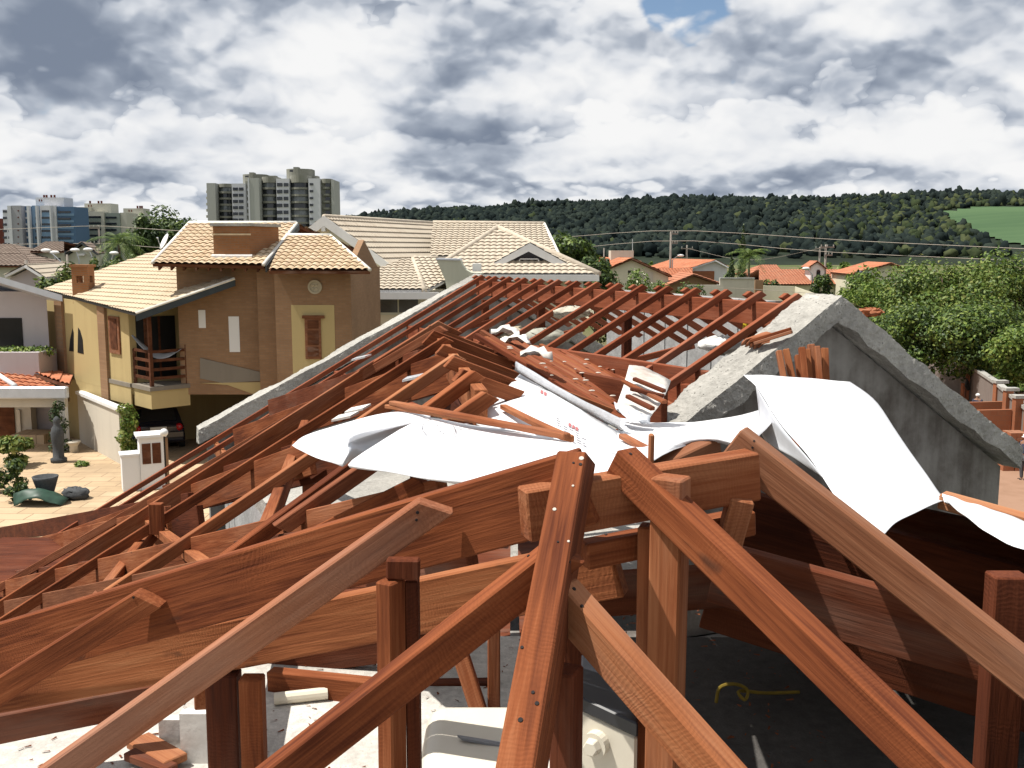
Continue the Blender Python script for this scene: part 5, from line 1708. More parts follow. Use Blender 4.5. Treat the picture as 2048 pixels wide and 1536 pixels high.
wire([U(900, 484, 150), U(1100, 476, 132), U(1346, 461, 117.8), U(1700, 481, 95), U(2120, 501, 74)], .028, 'upper of the two long cables on the near utility pole')
wire([U(900, 512, 150), U(1100, 501, 132), U(1346, 481, 117.8), U(1640, 503, 100), U(2120, 525, 74)], .028, 'lower of the two long cables on the near utility pole')
wire([U(-80, 462, 130), U(100, 455, 124), U(197, 452, 117.8), U(300, 458, 100), U(420, 466, 85)], .03, 'thin cable from the left pole past the dark tree')
wire([U(-80, 490, 130), U(197, 487, 117.8), U(300, 494, 100), U(420, 500, 85)], .03, 'lower thin cable behind the straw roof')
wire([U(1374, 497, 149.8), U(1500, 520, 135), U(1640, 497, 139.8)], .02, 'thin far cable between the two slim poles')
wire([U(1405, 575, 85), U(1500, 578, 85), U(1640, 588, 84)], .02, 'thin low cable before the boundary walls')

# ------------------------------------------------------------------ yard on the right
gwall = empty('grey_wall', (U(1900, 740, 52).x, 52, 0), 'long grey boundary wall with a kink and stepped brick pillars', 'wall')
Q = [(1790, 700, 62), (1945, 738, 50), (1990, 768, 44), (2060, 828, 37)]
W = [U(*q) for q in Q]
for i in range(3):
    a, b = W[i], W[i + 1]
    MB().prism([V((a.x, a.y, 0)), V((b.x, b.y, 0)), b, a], (.18, .05, 0)).build('panel', M_wallgr, gwall)
    MB().prism([a + V((-.06, 0, 0)), b + V((-.06, 0, 0)), b + V((-.06, 0, .12)), a + V((-.06, 0, .12))], (.32, .06, 0)).build('coping', M_coping, gwall)
for (px, py, Y) in ((1993, 765, 43.6), (2013, 780, 41.0), (2032, 795, 38.6), (2056, 815, 36.5)):
    q = U(px, py, Y); MB().box((q.x - .14, Y - .3, 0), (q.x + .16, Y, q.z)).build('brick_pillar', M_brickred, gwall)
    MB().box((q.x - .18, Y - .34, q.z), (q.x + .38, Y + .04, q.z + .12)).build('pillar_cap', M_coping, gwall)
for px, y0, y1 in ((1911, 762, 790), (1921, 742, 795), (1952, 757, 792)):
    q, r_ = U(px, y0, 51.0), U(px, y1, 51.0)
    MB().box((q.x - .05, 50.0, r_.z), (q.x + .05, 50.25, q.z)).build('rust_streak_post', M_brickred, gwall)
q = U(1936, 768, 49.6)
tag(MB().prism([q + V((-.05, 0, .32)), q + V((.10, 0, .02)), q + V((.16, 0, -.30)), q + V((.02, 0, -.36)), q + V((-.14, 0, -.12))], (0, .12, 0)).build('black_bag', M_black, bevel=.03), 'black bag hanging on the grey wall', 'bag')
def brick_panel(name, px0, px1, y_t, Y, label, hb=0.0):
    a, b = U(px0, y_t, Y), U(px1, y_t - 3, Y)
    o = MB().prism([V((a.x, Y, hb)), V((b.x, Y, hb)), b, a], (0, .14, 0)).build(name, M_brickred)
    return tag(o, label, 'brick wall', 'half built brick walls')
brick_panel('brick_wall', 1890, 2010, 806, 42, 'half built red brick wall further back, below the white cap')
brick_panel('brick_wall', 1900, 2024, 822, 38.5, 'taller half built red brick wall in front of the other')
rb_ = random.Random(4)
base_q = UZ(2030, 942, 0.06)
for r in range(7):
    for c in range(5):
        for d2 in range(2):
            if r == 6 and c in (0, 4): continue
            x = base_q.x - .42 + c * .2 + rb_.uniform(-.012, .012); y = base_q.y + d2 * .31 + rb_.uniform(-.02, .02); z = .06 + r * .192
            o_ = MB().box((x, y, z), (x + .19, y + .29, z + .188)).build('hollow_brick', M_brickred)
            tag(o_, 'red hollow brick in the stack at the right edge of the yard', 'brick', 'stack of hollow bricks')
q = UZ(1740, 622, 4.0)
tp_ = U(1742, 624, 50)
tag((lambda b_, r_: (setattr(b_, 'v', [v + V((r_.uniform(-.1, .1), r_.uniform(-.1, .1), r_.uniform(-.07, .07))) for v in b_.v]), b_)[1])(MB().ball(tp_, (.62, .5, .2), 18, 10), random.Random(3)).build('brick_rubble', M_brickred), 'small mound of red rubble among the trees right of the concrete peak', 'rubble')


def person(name, px, py_head, Y, label, yaw=0.0, cap_m=M_white, shirt=M_shirt):
    """standing worker, built as one skinned body, with clothes and cap as separate pieces"""
    h = U(px, py_head, Y)
    hh = h.z
    s = hh / 1.75
    root = empty(name, (h.x, Y, 0), label, 'person')
    J = {'pel': (0, 0, .95), 'sp': (0, -.02, 1.15), 'ch': (0, 0, 1.35), 'nk': (0, .0, 1.50), 'hd': (0, -.03, 1.62), 'ht': (0, -.02, 1.72)}
    for sd, k in ((-1, 'l'), (1, 'r')):
        J['sh' + k] = (sd * .19, 0, 1.42); J['el' + k] = (sd * .25, .02, 1.13); J['wr' + k] = (sd * .24, -.14, .92); J['ha' + k] = (sd * .235, -.20, .85)
        J['hp' + k] = (sd * .10, 0, .90); J['kn' + k] = (sd * .11, -.03, .50); J['an' + k] = (sd * .11, .02, .09); J['to' + k] = (sd * .12, -.17, .04)
    E = [('pel', 'sp'), ('sp', 'ch'), ('ch', 'nk'), ('nk', 'hd'), ('hd', 'ht')]
    for k in 'lr': E += [('ch', 'sh' + k), ('sh' + k, 'el' + k), ('el' + k, 'wr' + k), ('wr' + k, 'ha' + k), ('pel', 'hp' + k), ('hp' + k, 'kn' + k), ('kn' + k, 'an' + k), ('an' + k, 'to' + k)]
    Rr = {'pel': .14, 'sp': .13, 'ch': .15, 'nk': .06, 'hd': .095, 'ht': .075}
    for k in 'lr': Rr.update({'sh' + k: .075, 'el' + k: .045, 'wr' + k: .032, 'ha' + k: .04, 'hp' + k: .10, 'kn' + k: .065, 'an' + k: .045, 'to' + k: .04})
    names = list(J)
    rot = Matrix.Rotation(yaw, 3, 'Z')

    def skin(nm, only, m, grow=0.0):
        use = [q for q in names if only is None or q in only]
        me = bpy.data.meshes.new(nm)
        me.from_pydata([rot @ (V(J[q]) * s) for q in use], [(use.index(a), use.index(b)) for a, b in E if a in use and b in use], [])
        o = bpy.data.objects.new(nm, me); col.objects.link(o); o.parent = root
        me.materials.append(m)
        bm = bmesh.new(); bm.from_mesh(me)
        ly = bm.verts.layers.skin.verify()
        for v_, q in zip(bm.verts, use):
            v_[ly].radius = ((Rr[q] + grow) * s,) * 2
        bm.verts.ensure_lookup_table(); bm.verts[0][ly].use_root = True
        bm.to_mesh(me); bm.free()
        o.modifiers.new('skin', 'SKIN'); sb = o.modifiers.new('subd', 'SUBSURF'); sb.levels = 1; sb.render_levels = 1
        return o
    skin('body', None, M_skin)
    skin('shirt', ('pel', 'sp', 'ch', 'shl', 'ell', 'shr', 'elr'), shirt, .012)
    skin('trousers', ('pel', 'hpl', 'knl', 'anl', 'hpr', 'knr', 'anr'), M_trous, .014)
    o0 = V((h.x, Y, 0))
    hd = o0 + rot @ (V((0, -.03, 1.66)) * s)
    MB().ball(hd + V((0, 0, .02)), (.115 * s, .125 * s, .10 * s), 14, 8).ball(hd + rot @ V((0, -.13 * s, .0)), (.09 * s, .08 * s, .015 * s), 10, 5).build('cap', cap_m, root, smooth=True)
    for k in 'lr':
        t = o0 + rot @ (V(J['to' + k]) * s); a = o0 + rot @ (V(J['an' + k]) * s)
        MB().ball(t.lerp(a, .45) - V((0, 0, .01)), (.05 * s, .14 * s, .055 * s), 10, 6).build('shoe', M_black, root, smooth=True)
    return root


person('person', 1956, 788, 43.4, 'worker in a white cap standing behind the half built brick walls', R(150))
person('person', 2054, 868, 33.0, 'worker in a white cap cut off by the right edge beside the brick stack', R(-60))


# ------------------------------------------------------------------ the unfinished house under the camera
ZS = H - 1.75
uh = empty('unfinished_house', (0, 7, 0), 'unfinished house with rough concrete gables and an open roof, in the foreground', 'house')
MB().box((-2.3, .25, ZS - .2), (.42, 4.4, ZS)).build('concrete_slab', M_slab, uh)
MB().box((.424, .25, ZS - .2), (5.5, 4.4, ZS - .004)).build('concrete_slab', M_slabshade, uh)
MB().box((-2.2, .35, 0), (5.4, 4.3, ZS - .204)).build('lower_wall', M_block, uh)
MB().box((-2.6, 4.41, H - 3.1), (5.5, 7.4, H - 2.9)).build('concrete_slab', M_concface, uh)
MB().box((-2.5, 4.45, 0), (5.4, 7.3, H - 3.104)).build('lower_wall', M_block, uh)
MB().box((-5.9, 4.41, H - 3.5), (-2.604, 11.3, H - 3.3)).build('shade_infill', M_wooddk, uh)  # added dark surface filling the gaps where shadow lies below the rafters
MB().box((-5.8, 4.45, 0), (-2.608, 11.2, H - 3.504)).build('lower_wall', M_block, uh)
MB().box((4.6, 4.41, H - 2.9), (4.75, 7.4, H - 1.6)).build('side_wall', M_block, uh)
for i in range(4, 9):
    x0 = -3.0 + i * .38
    MB().prism([(x0, 4.42, H - 2.02), (x0 + .33, 4.42, H - 2.02), (x0 + .33, 7.3, H - 2.02), (x0, 7.3, H - 2.02)], (0, 0, .03)).build('ceiling_board', M_wooddk, uh)
RG = V((-.412, .911, 0)); GD = V((-.93, -.37, 0)).normalized(); SL = .56
R0 = V((2.45, 8.0, H - .37))
def ridge(k): return R0 + RG * k
def slope(k, s, dz=0.0): return ridge(k) + GD * s + V((0, 0, -SL * s + dz))
def slope2(k, s, dz=0.0): return ridge(k) - GD * s + V((0, 0, -SL * s + dz))
q = [ridge(-.3) + GD * 4.5, ridge(7.5) + GD * 6.5, ridge(7.5) - GD * 3.4, ridge(-.3) - GD * 3.4]
fl_ = [V((v.x, v.y, 0)) for v in (ridge(1.2) + GD * 3.6, ridge(7.3) + GD * 3.6, ridge(7.3) - GD * 2.6, ridge(0.2) - GD * 2.2)]
MB().prism([v + V((0, 0, H - 2.9)) for v in fl_], (0, 0, .2)).build('concrete_slab', M_conc, uh)
MB().prism([v for v in fl_], (0, 0, H - 2.904)).build('lower_wall', M_block, uh)

TEXR = bpy.data.textures.new('rough', 'CLOUDS'); TEXR.noise_scale = .045; TEXR.noise_depth = 3


def rough(o, k):
    sb = o.modifiers.new('fine', 'SUBSURF'); sb.subdivision_type = 'SIMPLE'; sb.levels = sb.render_levels = 4
    dm = o.modifiers.new('rough', 'DISPLACE'); dm.texture = TEXR; dm.strength = k; dm.mid_level = .5; dm.texture_coords = 'LOCAL'


# left gable: rough concrete verge running down to the left
def gable(k, s_l, s_r, name, lift, thick, over, wall_off, zb, face_side=-1, sl=SL, apex=None, ends=None):
    ap = ridge(k) + V((0, 0, lift)) if apex is None else apex
    lp = ap + GD * s_l + V((0, 0, -sl * s_l)); rp = ap - GD * s_r + V((0, 0, -sl * s_r))
    if ends: lp, rp = ends
    root = empty(name, (ap.x, ap.y, zb), None, None)
    n = RG
    for a, b in ((ap, lp), (ap, rp)):
        d = (b - a)
        # rough, broken edge: several short pieces with slight offsets, one mesh
        m_ = MB(); N = 14; rnd = random.Random(int(a.x * 10 + b.x * 3))
        rows = []
        for i in range(N + 1):
            p_ = a + d * (i / N)
            j = lambda s_=.012: V((rnd.uniform(-s_, s_), rnd.uniform(-s_, s_), rnd.uniform(-s_, s_)))
            rows.append([p_ - n * over + j(), p_ + n * .23 + j(.02), p_ + n * .23 + V((0, 0, -thick)), p_ - n * over + V((0, 0, -thick)) + j(.018)])
        vs = [q_ for r_ in rows for q_ in r_]; fs = []
        for i in range(N):
            for k_ in range(4): fs.append([i * 4 + k_, (i + 1) * 4 + k_, (i + 1) * 4 + (k_ + 1) % 4, i * 4 + (k_ + 1) % 4])
        fs += [[3, 2, 1, 0], [N * 4 + k_ for k_ in range(4)]]
        m_.add(vs, fs)
        rough(m_.build('verge', M_conc, root), .024)
    w_ = [V((rp.x, rp.y, zb)), V((rp.x, rp.y, rp.z - thick)), ap + V((0, 0, -thick - .01)), V((lp.x, lp.y, lp.z - thick)), V((lp.x, lp.y, zb))]
    ins = [v - (v - ap) * .03 for v in w_]; 
    for v, o_ in zip(ins, w_): v.z = o_.z
    MB().prism([v + n * wall_off for v in ins], n * .14).build('wall', M_concface, root)
    return root


apL = U(962, 549, 14.95)
vL = Facade(962, 14.95, GD.x, GD.y)
eL = vL.at(396, 858)
GL = gable(0, 0, 0, 'gable_wall', 0, .22, .05, .02, 0, apex=apL, ends=(eL, apL - GD * 3.4 + V((0, 0, -1.9))))
tag(GL, 'rough concrete gable wall sloping down beside the brick house, left of the rafters', 'gable wall')
apR = U(1655, 592, 7.7)
vR = Facade(1655, 7.7, GD.x, GD.y)
eR, eRl = vR.at(2014, 888), vR.at(1300, 872)
GR = gable(0, 0, 0, 'gable_wall', 0, .19, .16, .0, H - 2.9, apex=apR, ends=(eRl, eR))
tag(GR, 'pointed grey concrete gable wall facing the camera at the right', 'gable wall')
MB().prism([V((eR.x - .1, eR.y, 0)), V((eRl.x + .1, eRl.y, 0)), V((eRl.x + .1, eRl.y, H - 2.9)), V((eR.x - .1, eR.y, H - 2.9))], RG * .14).build('wall_base', M_concface, GR)

# block parapet seen through the far rafters
pw_ = empty('block_parapet', ridge(3.6) - GD * 1.6 + V((0, 0, -2.5)), 'grey concrete block parapet seen through the far rafters', 'parapet')
a, b = ridge(3.4) - GD * 2.1, ridge(7.2) - GD * 2.1
a.z = b.z = H - .60
nb = 7
for i in range(nb):
    p0, p1 = a.lerp(b, i / nb), a.lerp(b, (i + .95) / nb)
    MB().prism([p0, p1, p1 - V((0, 0, 1.8)), p0 - V((0, 0, 1.8))], -GD * .12).build('panel', M_block, pw_)
MB().prism([a - GD * .13, b - GD * .13, b - GD * .13 - V((0, 0, 1.9)), a - GD * .13 - V((0, 0, 1.9))], -GD * .1).build('joint_wall', M_wallgr, pw_)

# ------------------------------------------------------------------ far ridge with its rafters
fr_ = empty('roof_frame', ridge(3.6) + V((0, 0, -2.5)), 'far timber roof frame, a row of red rafters along the ridge between the two concrete gables', 'roof frame')
rn = random.Random(11)
NR = 15
for i in range(NR):
    k = .32 + i * (6.75 / (NR - 1))
    L = 1.45 + rn.uniform(-.12, .12)
    if i == NR - 1: L = 6.4
    if i == NR - 2: L = 6.2
    if i == NR - 3: L = 2.7
    if i == NR - 4: L = 2.3
    if 6 < i < NR - 4: L = 1.9
    a = slope(k, -.03, .0); b = slope(k + rn.uniform(-.02, .02), L)
    beam('rafter', a, b, .05, .062, M_woodfar, fr_, plumb=True, seed=i)
    beam('rafter', slope2(k + .065, -.03), slope2(k + .065, 1.25), .05, .062, M_woodfar, fr_, plumb=True, seed=i + 50)
beam('ridge_beam', ridge(-.02) + V((0, 0, -.07)), ridge(7.15) + V((0, 0, -.07)), .055, .20, M_woodfar, fr_)
beam('purlin', slope(.2, 1.05, -.09), slope(7.1, 1.05, -.09), .06, .17, M_woodfar, fr_)
beam('purlin', slope(3.4, 2.1, -.09), slope(7.1, 2.1, -.09), .06, .16, M_woodfar, fr_)
beam('purlin', slope(5.8, 3.7, -.09), slope(7.15, 3.7, -.09), .06, .16, M_wood, fr_)
beam('purlin', slope(5.8, 5.2, -.09), slope(7.15, 5.2, -.09), .06, .16, M_wood, fr_)
for k, s in ((.9, 0), (3.0, 0), (5.1, 0), (6.9, 0)):
    p_ = ridge(k) + V((0, 0, -.33)); beam('post', p_ - V((0, 0, 2.2)), p_, .10, .06, M_wooddk, fr_, up=RG)
for k in (1.7, 3.9, 6.1):
    beam('strut', ridge(k) + GD * .02 + V((0, 0, -.5)), slope(k + .5, .98, -.25), .05, .06, M_woodfar, fr_)
beam('tie_beam', ridge(6.0) + GD * 2.4 + V((0, 0, -1.9)), ridge(6.0) - GD * 1.4 + V((0, 0, -1.9)), .06, .14, M_woodfar, fr_)
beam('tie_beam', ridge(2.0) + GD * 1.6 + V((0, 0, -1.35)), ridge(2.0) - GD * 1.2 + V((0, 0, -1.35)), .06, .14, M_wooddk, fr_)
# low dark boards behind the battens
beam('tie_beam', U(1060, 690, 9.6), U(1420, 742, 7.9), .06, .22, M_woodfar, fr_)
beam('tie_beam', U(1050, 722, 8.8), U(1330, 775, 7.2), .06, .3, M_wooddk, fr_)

# ------------------------------------------------------------------ middle ridge running towards the camera
mf = empty('roof_frame', (-.2, 4.3, ZS), 'middle timber roof frame with a tan ridge beam and rafters falling to the left', 'roof frame')
S2 = 1.4
def RR(Y): return V(((.3486 - .1373 * Y) * S2, Y * S2, H - .45 * S2))
RV = (RR(5) - RR(2)).normalized(); LN = V((-.99, -.136, 0)).normalized(); SLL = .62
pL_p, pL_n = RR(4), RV.cross(LN - V((0, 0, SLL))).normalized()
def PLp(px, py): return UP(px, py, pL_p, pL_n)
def PLr(Y, s, dz=0.0): return RR(Y) + (LN * s + V((0, 0, -SLL * s))) * S2 + V((0, 0, dz))
RB = [((880, 652), (-40, 1190)), ((887, 672), (-40, 1262)), ((909, 708), (205, 1182)), ((945, 741), (440, 1112)), ((967, 783), (835, 876)), ((832, 950), (600, 1068)), ((760, 900), (545, 1050))]
for i, (a, b) in enumerate(RB):
    beam('rafter', PLp(*a), PLp(*b), .052, .07, (M_woodw, M_wood, M_woodtan, M_woodo, M_wood, M_woodo)[i % 6], mf, plumb=True, seed=i)
# tan ridge beam
beam('ridge_beam', RR(5.75) + V((0.03, 0, -.05)), RR(3.5) + V((.03, 0, -.05)), .065, .19, M_woodtan, mf)
# the wide end rafter pair at the head of this ridge
beam('hip_rafter', PLr(5.95, -.03, .02), PLr(5.85, 2.9, .02), .06, .19, M_wood, mf, plumb=True)
SR = .40
def PRr(Y, s, dz=0.0): return RR(Y) - (LN * s + V((0, 0, SR * s))) * S2 + V((0, 0, dz))
for i, (Y, L) in enumerate(((5.95, 2.3), (5.55, 2.1), (4.75, .82), (4.2, .5), (3.75, .22))):
    beam('rafter', PRr(Y, -.02), PRr(Y + .05, L), .056, .08 if i > 1 else .13, M_wood, mf, plumb=True, seed=20 + i)
# purlins and boards under the left slope
beam('purlin', PLr(2.3, .75, -.075), PLr(5.8, .75, -.075), .06, .12, M_wood, mf)
beam('purlin', PLr(2.3, 1.55, -.075), PLr(5.8, 1.55, -.075), .06, .12, M_wood, mf)
def deep(nm, a, b, w_, h, m, r_=mf, **kw):
    k = S2 if r_ is mf else 1.0
    return beam(nm, U(a[0], a[1], a[2] * k), U(b[0], b[1], b[2] * k), w_ * (1.15 if k > 1 else 1), h * (1.3 if k > 1 else 1), m, r_, **kw)
def under(a, b, off, h, m, w_=.05):
    """board on edge just under the left roof plane"""
    p, q = PLp(*a), PLp(*b)
    return beam('side_board', U(a[0], a[1], p.y + off), U(b[0], b[1], q.y + off), w_, h, m, mf)
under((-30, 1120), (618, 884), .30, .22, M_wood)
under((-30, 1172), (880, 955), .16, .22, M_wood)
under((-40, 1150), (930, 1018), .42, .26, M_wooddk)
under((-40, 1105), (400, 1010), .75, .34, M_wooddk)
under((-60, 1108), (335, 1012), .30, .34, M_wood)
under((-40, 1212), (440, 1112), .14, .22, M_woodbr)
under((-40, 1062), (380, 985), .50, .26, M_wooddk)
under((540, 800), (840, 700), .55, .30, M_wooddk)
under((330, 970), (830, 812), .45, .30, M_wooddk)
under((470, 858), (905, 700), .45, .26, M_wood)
beam('brace', PLp(290, 1010) + V((0, 0, -.10)), PLp(455, 1112) + V((0, 0, -.10)), .07, .06, M_woodtan, mf)
for px, y0, Y in ((835, 840, 5.2), (482, 1085, 4.2), (700, 905, 5.8)):
    p_ = U(px, y0, Y * S2); beam('post', V((p_.x, p_.y, ZS)), p_, .11, .06, M_wooddk, mf, up=(0, 1, 0))
for px, y0, Y in ((318, 1065, 4.9), (620, 960, 5.0)):
    p_ = U(px, y0, Y * S2); beam('post', V((p_.x, p_.y, ZS)), p_, .09, .06, M_wood, mf, up=(0, 1, 0))
deep('wall_plate', (880, 760, 5.6), (1010, 890, 3.5), .06, .14, M_wooddk)
for px, py, Y in ((690, 715, 8.5), (800, 735, 7.6), (690, 838, 6.3)):
    p_ = U(px, py, Y)
for i, (px, py, Y) in enumerate(((722, 713, 8.2), (828, 752, 6.6), (690, 830, 6.1), (715, 815, 6.3))):
    p_ = U(px, py, Y)
    tag(MB().prism([p_ + V((-.07, -.08, -.03)), p_ + V((.05, -.11, .0)), p_ + V((.075, .08, .0)), p_ + V((-.055, .10, -.03))], (0, 0, .014)).build('white_board_scrap', M_dirt if i > 1 else M_alu), ('scrap of silver sheet lying below the left gable', 'scrap of silver sheet between the middle rafters', 'small dirty white board below the middle rafters', 'larger dirty white board below the middle rafters')[i], 'board scrap')

# ------------------------------------------------------------------ laths lying in the valley
rl2 = random.Random(5)
NLTH = 21
for i in range(NLTH):
    t = i / (NLTH - 1)
    a = V((935 + 235 * t, 655 + 55 * t, 8.0 + 1.3 * t)); b = V((1238 + 110 * t, 838 - 34 * t, 7.2 + .8 * t))
    t0 = rl2.uniform(-.03, .12); t1 = rl2.uniform(.84, 1.06)
    p0, p1 = U(*a), U(*b)
    p0, p1 = p0.lerp(p1, t0), p0.lerp(p1, t1)
    o_ = beam('roof_lath', p0, p1, .042, .04, (M_woodfar, M_wood, M_woodfar, M_woodw)[i % 4], None, seed=i)
    tag(o_, 'long red lath lying in the pile of laths in the roof valley', 'lath', 'pile of laths in the valley')
for i in range(11):
    t = (i + .5) / 11
    p0, p1 = U(940 + 235 * t, 664 + 52 * t, 8.05 + 1.3 * t), U(1236 + 110 * t, 845 - 30 * t, 7.25 + .8 * t)
    p0, p1 = p0.lerp(p1, rl2.uniform(.05, .35)), p0.lerp(p1, rl2.uniform(.6, .95))
    tag(beam('roof_lath', p0 + V((0, 0, -.05)), p1 + V((0, 0, -.05)), .085, .05, M_wooddk, None, seed=i), 'dark lath in the lower layer of the pile of laths in the roof valley', 'lath', 'lower laths in the valley')
for i in range(40):
    t = rl2.random(); u_ = rl2.uniform(.1, .95)
    p_ = U(940 + 235 * t, 655 + 55 * t, 7.95 + 1.3 * t).lerp(U(1238 + 110 * t, 836 - 34 * t, 7.15 + .8 * t), u_)
    s_ = rl2.uniform(.006, .015)
    tag(MB().ball(p_ + V((0, 0, .01)), (s_ * 1.8, s_, s_ * .5), 7, 4).build('plaster_crumb', M_mortar), 'pale plaster crumb on the pile of laths', 'rubble', 'crumbs on the laths')

# ------------------------------------------------------------------ near roof frame round the camera
nf = empty('roof_frame', (0, 2.0, ZS), 'nearest timber roof frame, thick weathered rafters meeting at a peak in front of the camera', 'roof frame')
Ct, Cb = U(1145, 903, 2.02), U(1030, 1536, 1.47)
Hr, Hl = U(1158, 899, 2.13), U(-20, 1249, 2.78)
cb = beam('hip_rafter', Ct, Cb, .062, .125, M_wood, nf, eb=.45, plumb=True)
h1b = beam('hip_rafter', Hr, Hl, .058, .162, M_woodo, nf, ea=-.005, eb=.3)
pF_p, pF_n = plane(Ct, Cb, Hl)
def PF(px, py): return UP(px, py, pF_p, pF_n)
def jack(a, b, w_=.052, h=.068, m=M_wood, pl=PF, nm='jack_rafter', **kw): return beam(nm, pl(*a), pl(*b), w_, h, m, nf, plumb=True, **kw)
j1 = jack((1083, 1096), (600, 1476), eb=.35, m=M_woodo)
j2 = jack((838, 999), (78, 1536), eb=.3, m=M_woodw)
j3 = jack((275, 1180), (-10, 1358), eb=.3)
# right facet
Rt, Rb_ = U(1252, 896, 2.16), U(1928, 1536, 1.60)
r3 = beam('hip_rafter', Rt, Rb_, .062, .075, M_woodo, nf, eb=.4)
pG_p, pG_n = plane(Ct, Cb, Rb_)
def PG(px, py): return UP(px, py, pG_p, pG_n)
j4 = beam('jack_rafter', U(1138, 1163, 1.82), U(1474, 1536, 1.58), .052, .075, M_woodtan, nf, eb=.35, plumb=True)
b1 = beam('ridge_beam', U(1043, 977, 2.09), U(1505, 901, 2.27), .062, .112, M_wood, nf)
b2 = beam('collar_beam', U(1165, 1083, 2.16), U(1500, 1018, 2.33), .05, .06, M_wood, nf)
r4 = beam('valley_rafter', U(1488, 855, 2.34), U(2048, 1296, 2.06), .06, .085, M_woodbr, nf, eb=.5)
m1 = beam('side_board', U(1222, 1078, 2.24), U(-30, 1338, 2.92), .05, .135, M_woodtan, nf, eb=.3)
# posts
def post(px, y0, Y, w_, d_, m, y1z=None, rot=(0, 1, 0)):
    p_ = U(px, y0, Y); return beam('post', V((p_.x, p_.y, ZS)), p_, w_, d_, m, nf, up=rot)
post(452, 1335, 2.62, .085, .06, M_wooddk); post(508, 1345, 2.56, .06, .05, M_wood)
post(795, 1152, 2.12, .042, .055, M_wood, rot=(.5, .86, 0))
post(825, 1148, 2.16, .03, .05, M_wooddk)
beam('gusset', U(808, 1112, 2.115), U(808, 1152, 2.115), .072, .03, M_wooddk, nf, up=(0, 1, 0))
post(1352, 948, 2.11, .07, .06, M_wood, rot=(.5, .86, 0)); post(1310, 1045, 2.2, .06, .05, M_wood, rot=(.3, .95, 0))
post(1145, 1325, 1.78, .045, .06, M_wooddk, rot=(.4, .9, 0))
post(2003, 1140, 2.35, .085, .06, M_wooddk); post(988, 1150, 3.1, .04, .06, M_wood); post(1150, 1180, 2.9, .07, .06, M_wooddk)
beam('bracket', U(1478, 985, 2.26), U(1452, 1082, 2.28), .055, .05, M_wood, nf, up=(0, 1, 0))
beam('brace', U(918, 1290, 3.1), U(985, 1500, 3.0), .05, .045, M_wood, nf, up=(0, 1, 0))
beam('brace', U(1100, 1215, 2.9), U(1015, 1490, 2.9), .05, .045, M_wooddk, nf, up=(0, 1, 0))
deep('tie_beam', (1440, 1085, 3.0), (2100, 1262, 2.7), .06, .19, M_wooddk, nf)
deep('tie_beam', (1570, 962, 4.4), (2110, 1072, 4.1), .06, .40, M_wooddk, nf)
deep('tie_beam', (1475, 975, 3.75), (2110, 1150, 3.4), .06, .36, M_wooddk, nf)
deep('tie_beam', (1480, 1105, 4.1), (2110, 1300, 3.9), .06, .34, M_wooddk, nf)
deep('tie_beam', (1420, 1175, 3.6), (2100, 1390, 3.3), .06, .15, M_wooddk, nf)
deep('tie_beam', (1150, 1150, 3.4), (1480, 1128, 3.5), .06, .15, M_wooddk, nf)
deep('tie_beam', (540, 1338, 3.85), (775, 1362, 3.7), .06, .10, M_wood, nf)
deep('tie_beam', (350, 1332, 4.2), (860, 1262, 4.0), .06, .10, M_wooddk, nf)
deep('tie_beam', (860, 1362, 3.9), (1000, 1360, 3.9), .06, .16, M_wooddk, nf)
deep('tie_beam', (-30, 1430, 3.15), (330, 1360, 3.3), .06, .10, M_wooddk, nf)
deep('rafter', (1885, 984, 3.05), (2100, 1042, 2.85), .055, .05, M_woodtan, nf)
deep('rafter', (1290, 935, 2.6), (1425, 872, 2.75), .06, .10, M_woodbr, nf)
deep('short_post', (1300, 938, 2.5), (1302, 866, 2.5), .014, .02, M_woodtan, nf, up=(0, 1, 0))

def nail(px, py, b_, a, r=.0048, m=M_nail):
    """nail head where a ray meets the timber's top or side; sits a hair proud"""
    M = WM[b_.name]; inv = M.inverted()
    o = inv @ V((0, 0, H)); d = (inv.to_3x3() @ pix_dir(px, py))
    me = b_.data
    xs = [v.co for v in me.vertices]
    best = None
    for p_ in me.polygons:
        n = p_.normal; den = d.dot(n)
        if den >= 0: continue
        t = (p_.center - o).dot(n) / den
        q_ = o + d * t
        vs_ = [me.vertices[i].co for i in p_.vertices]
        ok = True
        for i in range(len(vs_)):
            e_ = vs_[(i + 1) % len(vs_)] - vs_[i]
            if e_.cross(q_ - vs_[i]).dot(n) < -1e-7: ok = False; break
        if ok and (best is None or t < best[0]): best = (t, q_, n)
    if best is None: return
    _, q_, n = best
    q_ = M @ q_; n = (M.to_3x3() @ n).normalized()
    MB().tube([q_ - n * .002, q_ + n * .0016], [r, r * .85], 8).build('nail', m, b_)
for px, py, b_, r_ in ((1161, 929, cb, .006), (1147, 926, cb, .004), (1139, 1124, cb, .0035), (1116, 1084, cb, .0035), (1044, 1295, cb, .005), (1066, 1385, cb, .005), (1074, 1407, cb, .006), (1041, 1440, cb, .007), (1057, 1112, j1, .005), (835, 1025, j2, .006), (833, 1040, j2, .005), (806, 1008, j2, .004), (267, 1195, j3, .005), (1148, 1178, j4, .006), (1164, 1212, j4, .005), (1261, 908, r3, .006), (238, 1187, j3, .005), (1508, 882, r4, .004), (1505, 895, r4, .004), (1398, 1075, b2, .004), (1212, 1070, b2, .005)):
    nail(px, py, b_, 0, r_ * .72)
for px, py, b_, r_ in ((1109, 1019, cb, .0045), (1137, 1083, cb, .003), (1146, 972, cb, .003), (1163, 917, cb, .006)):
    nail(px, py, b_, 0, r_, M_mortar)

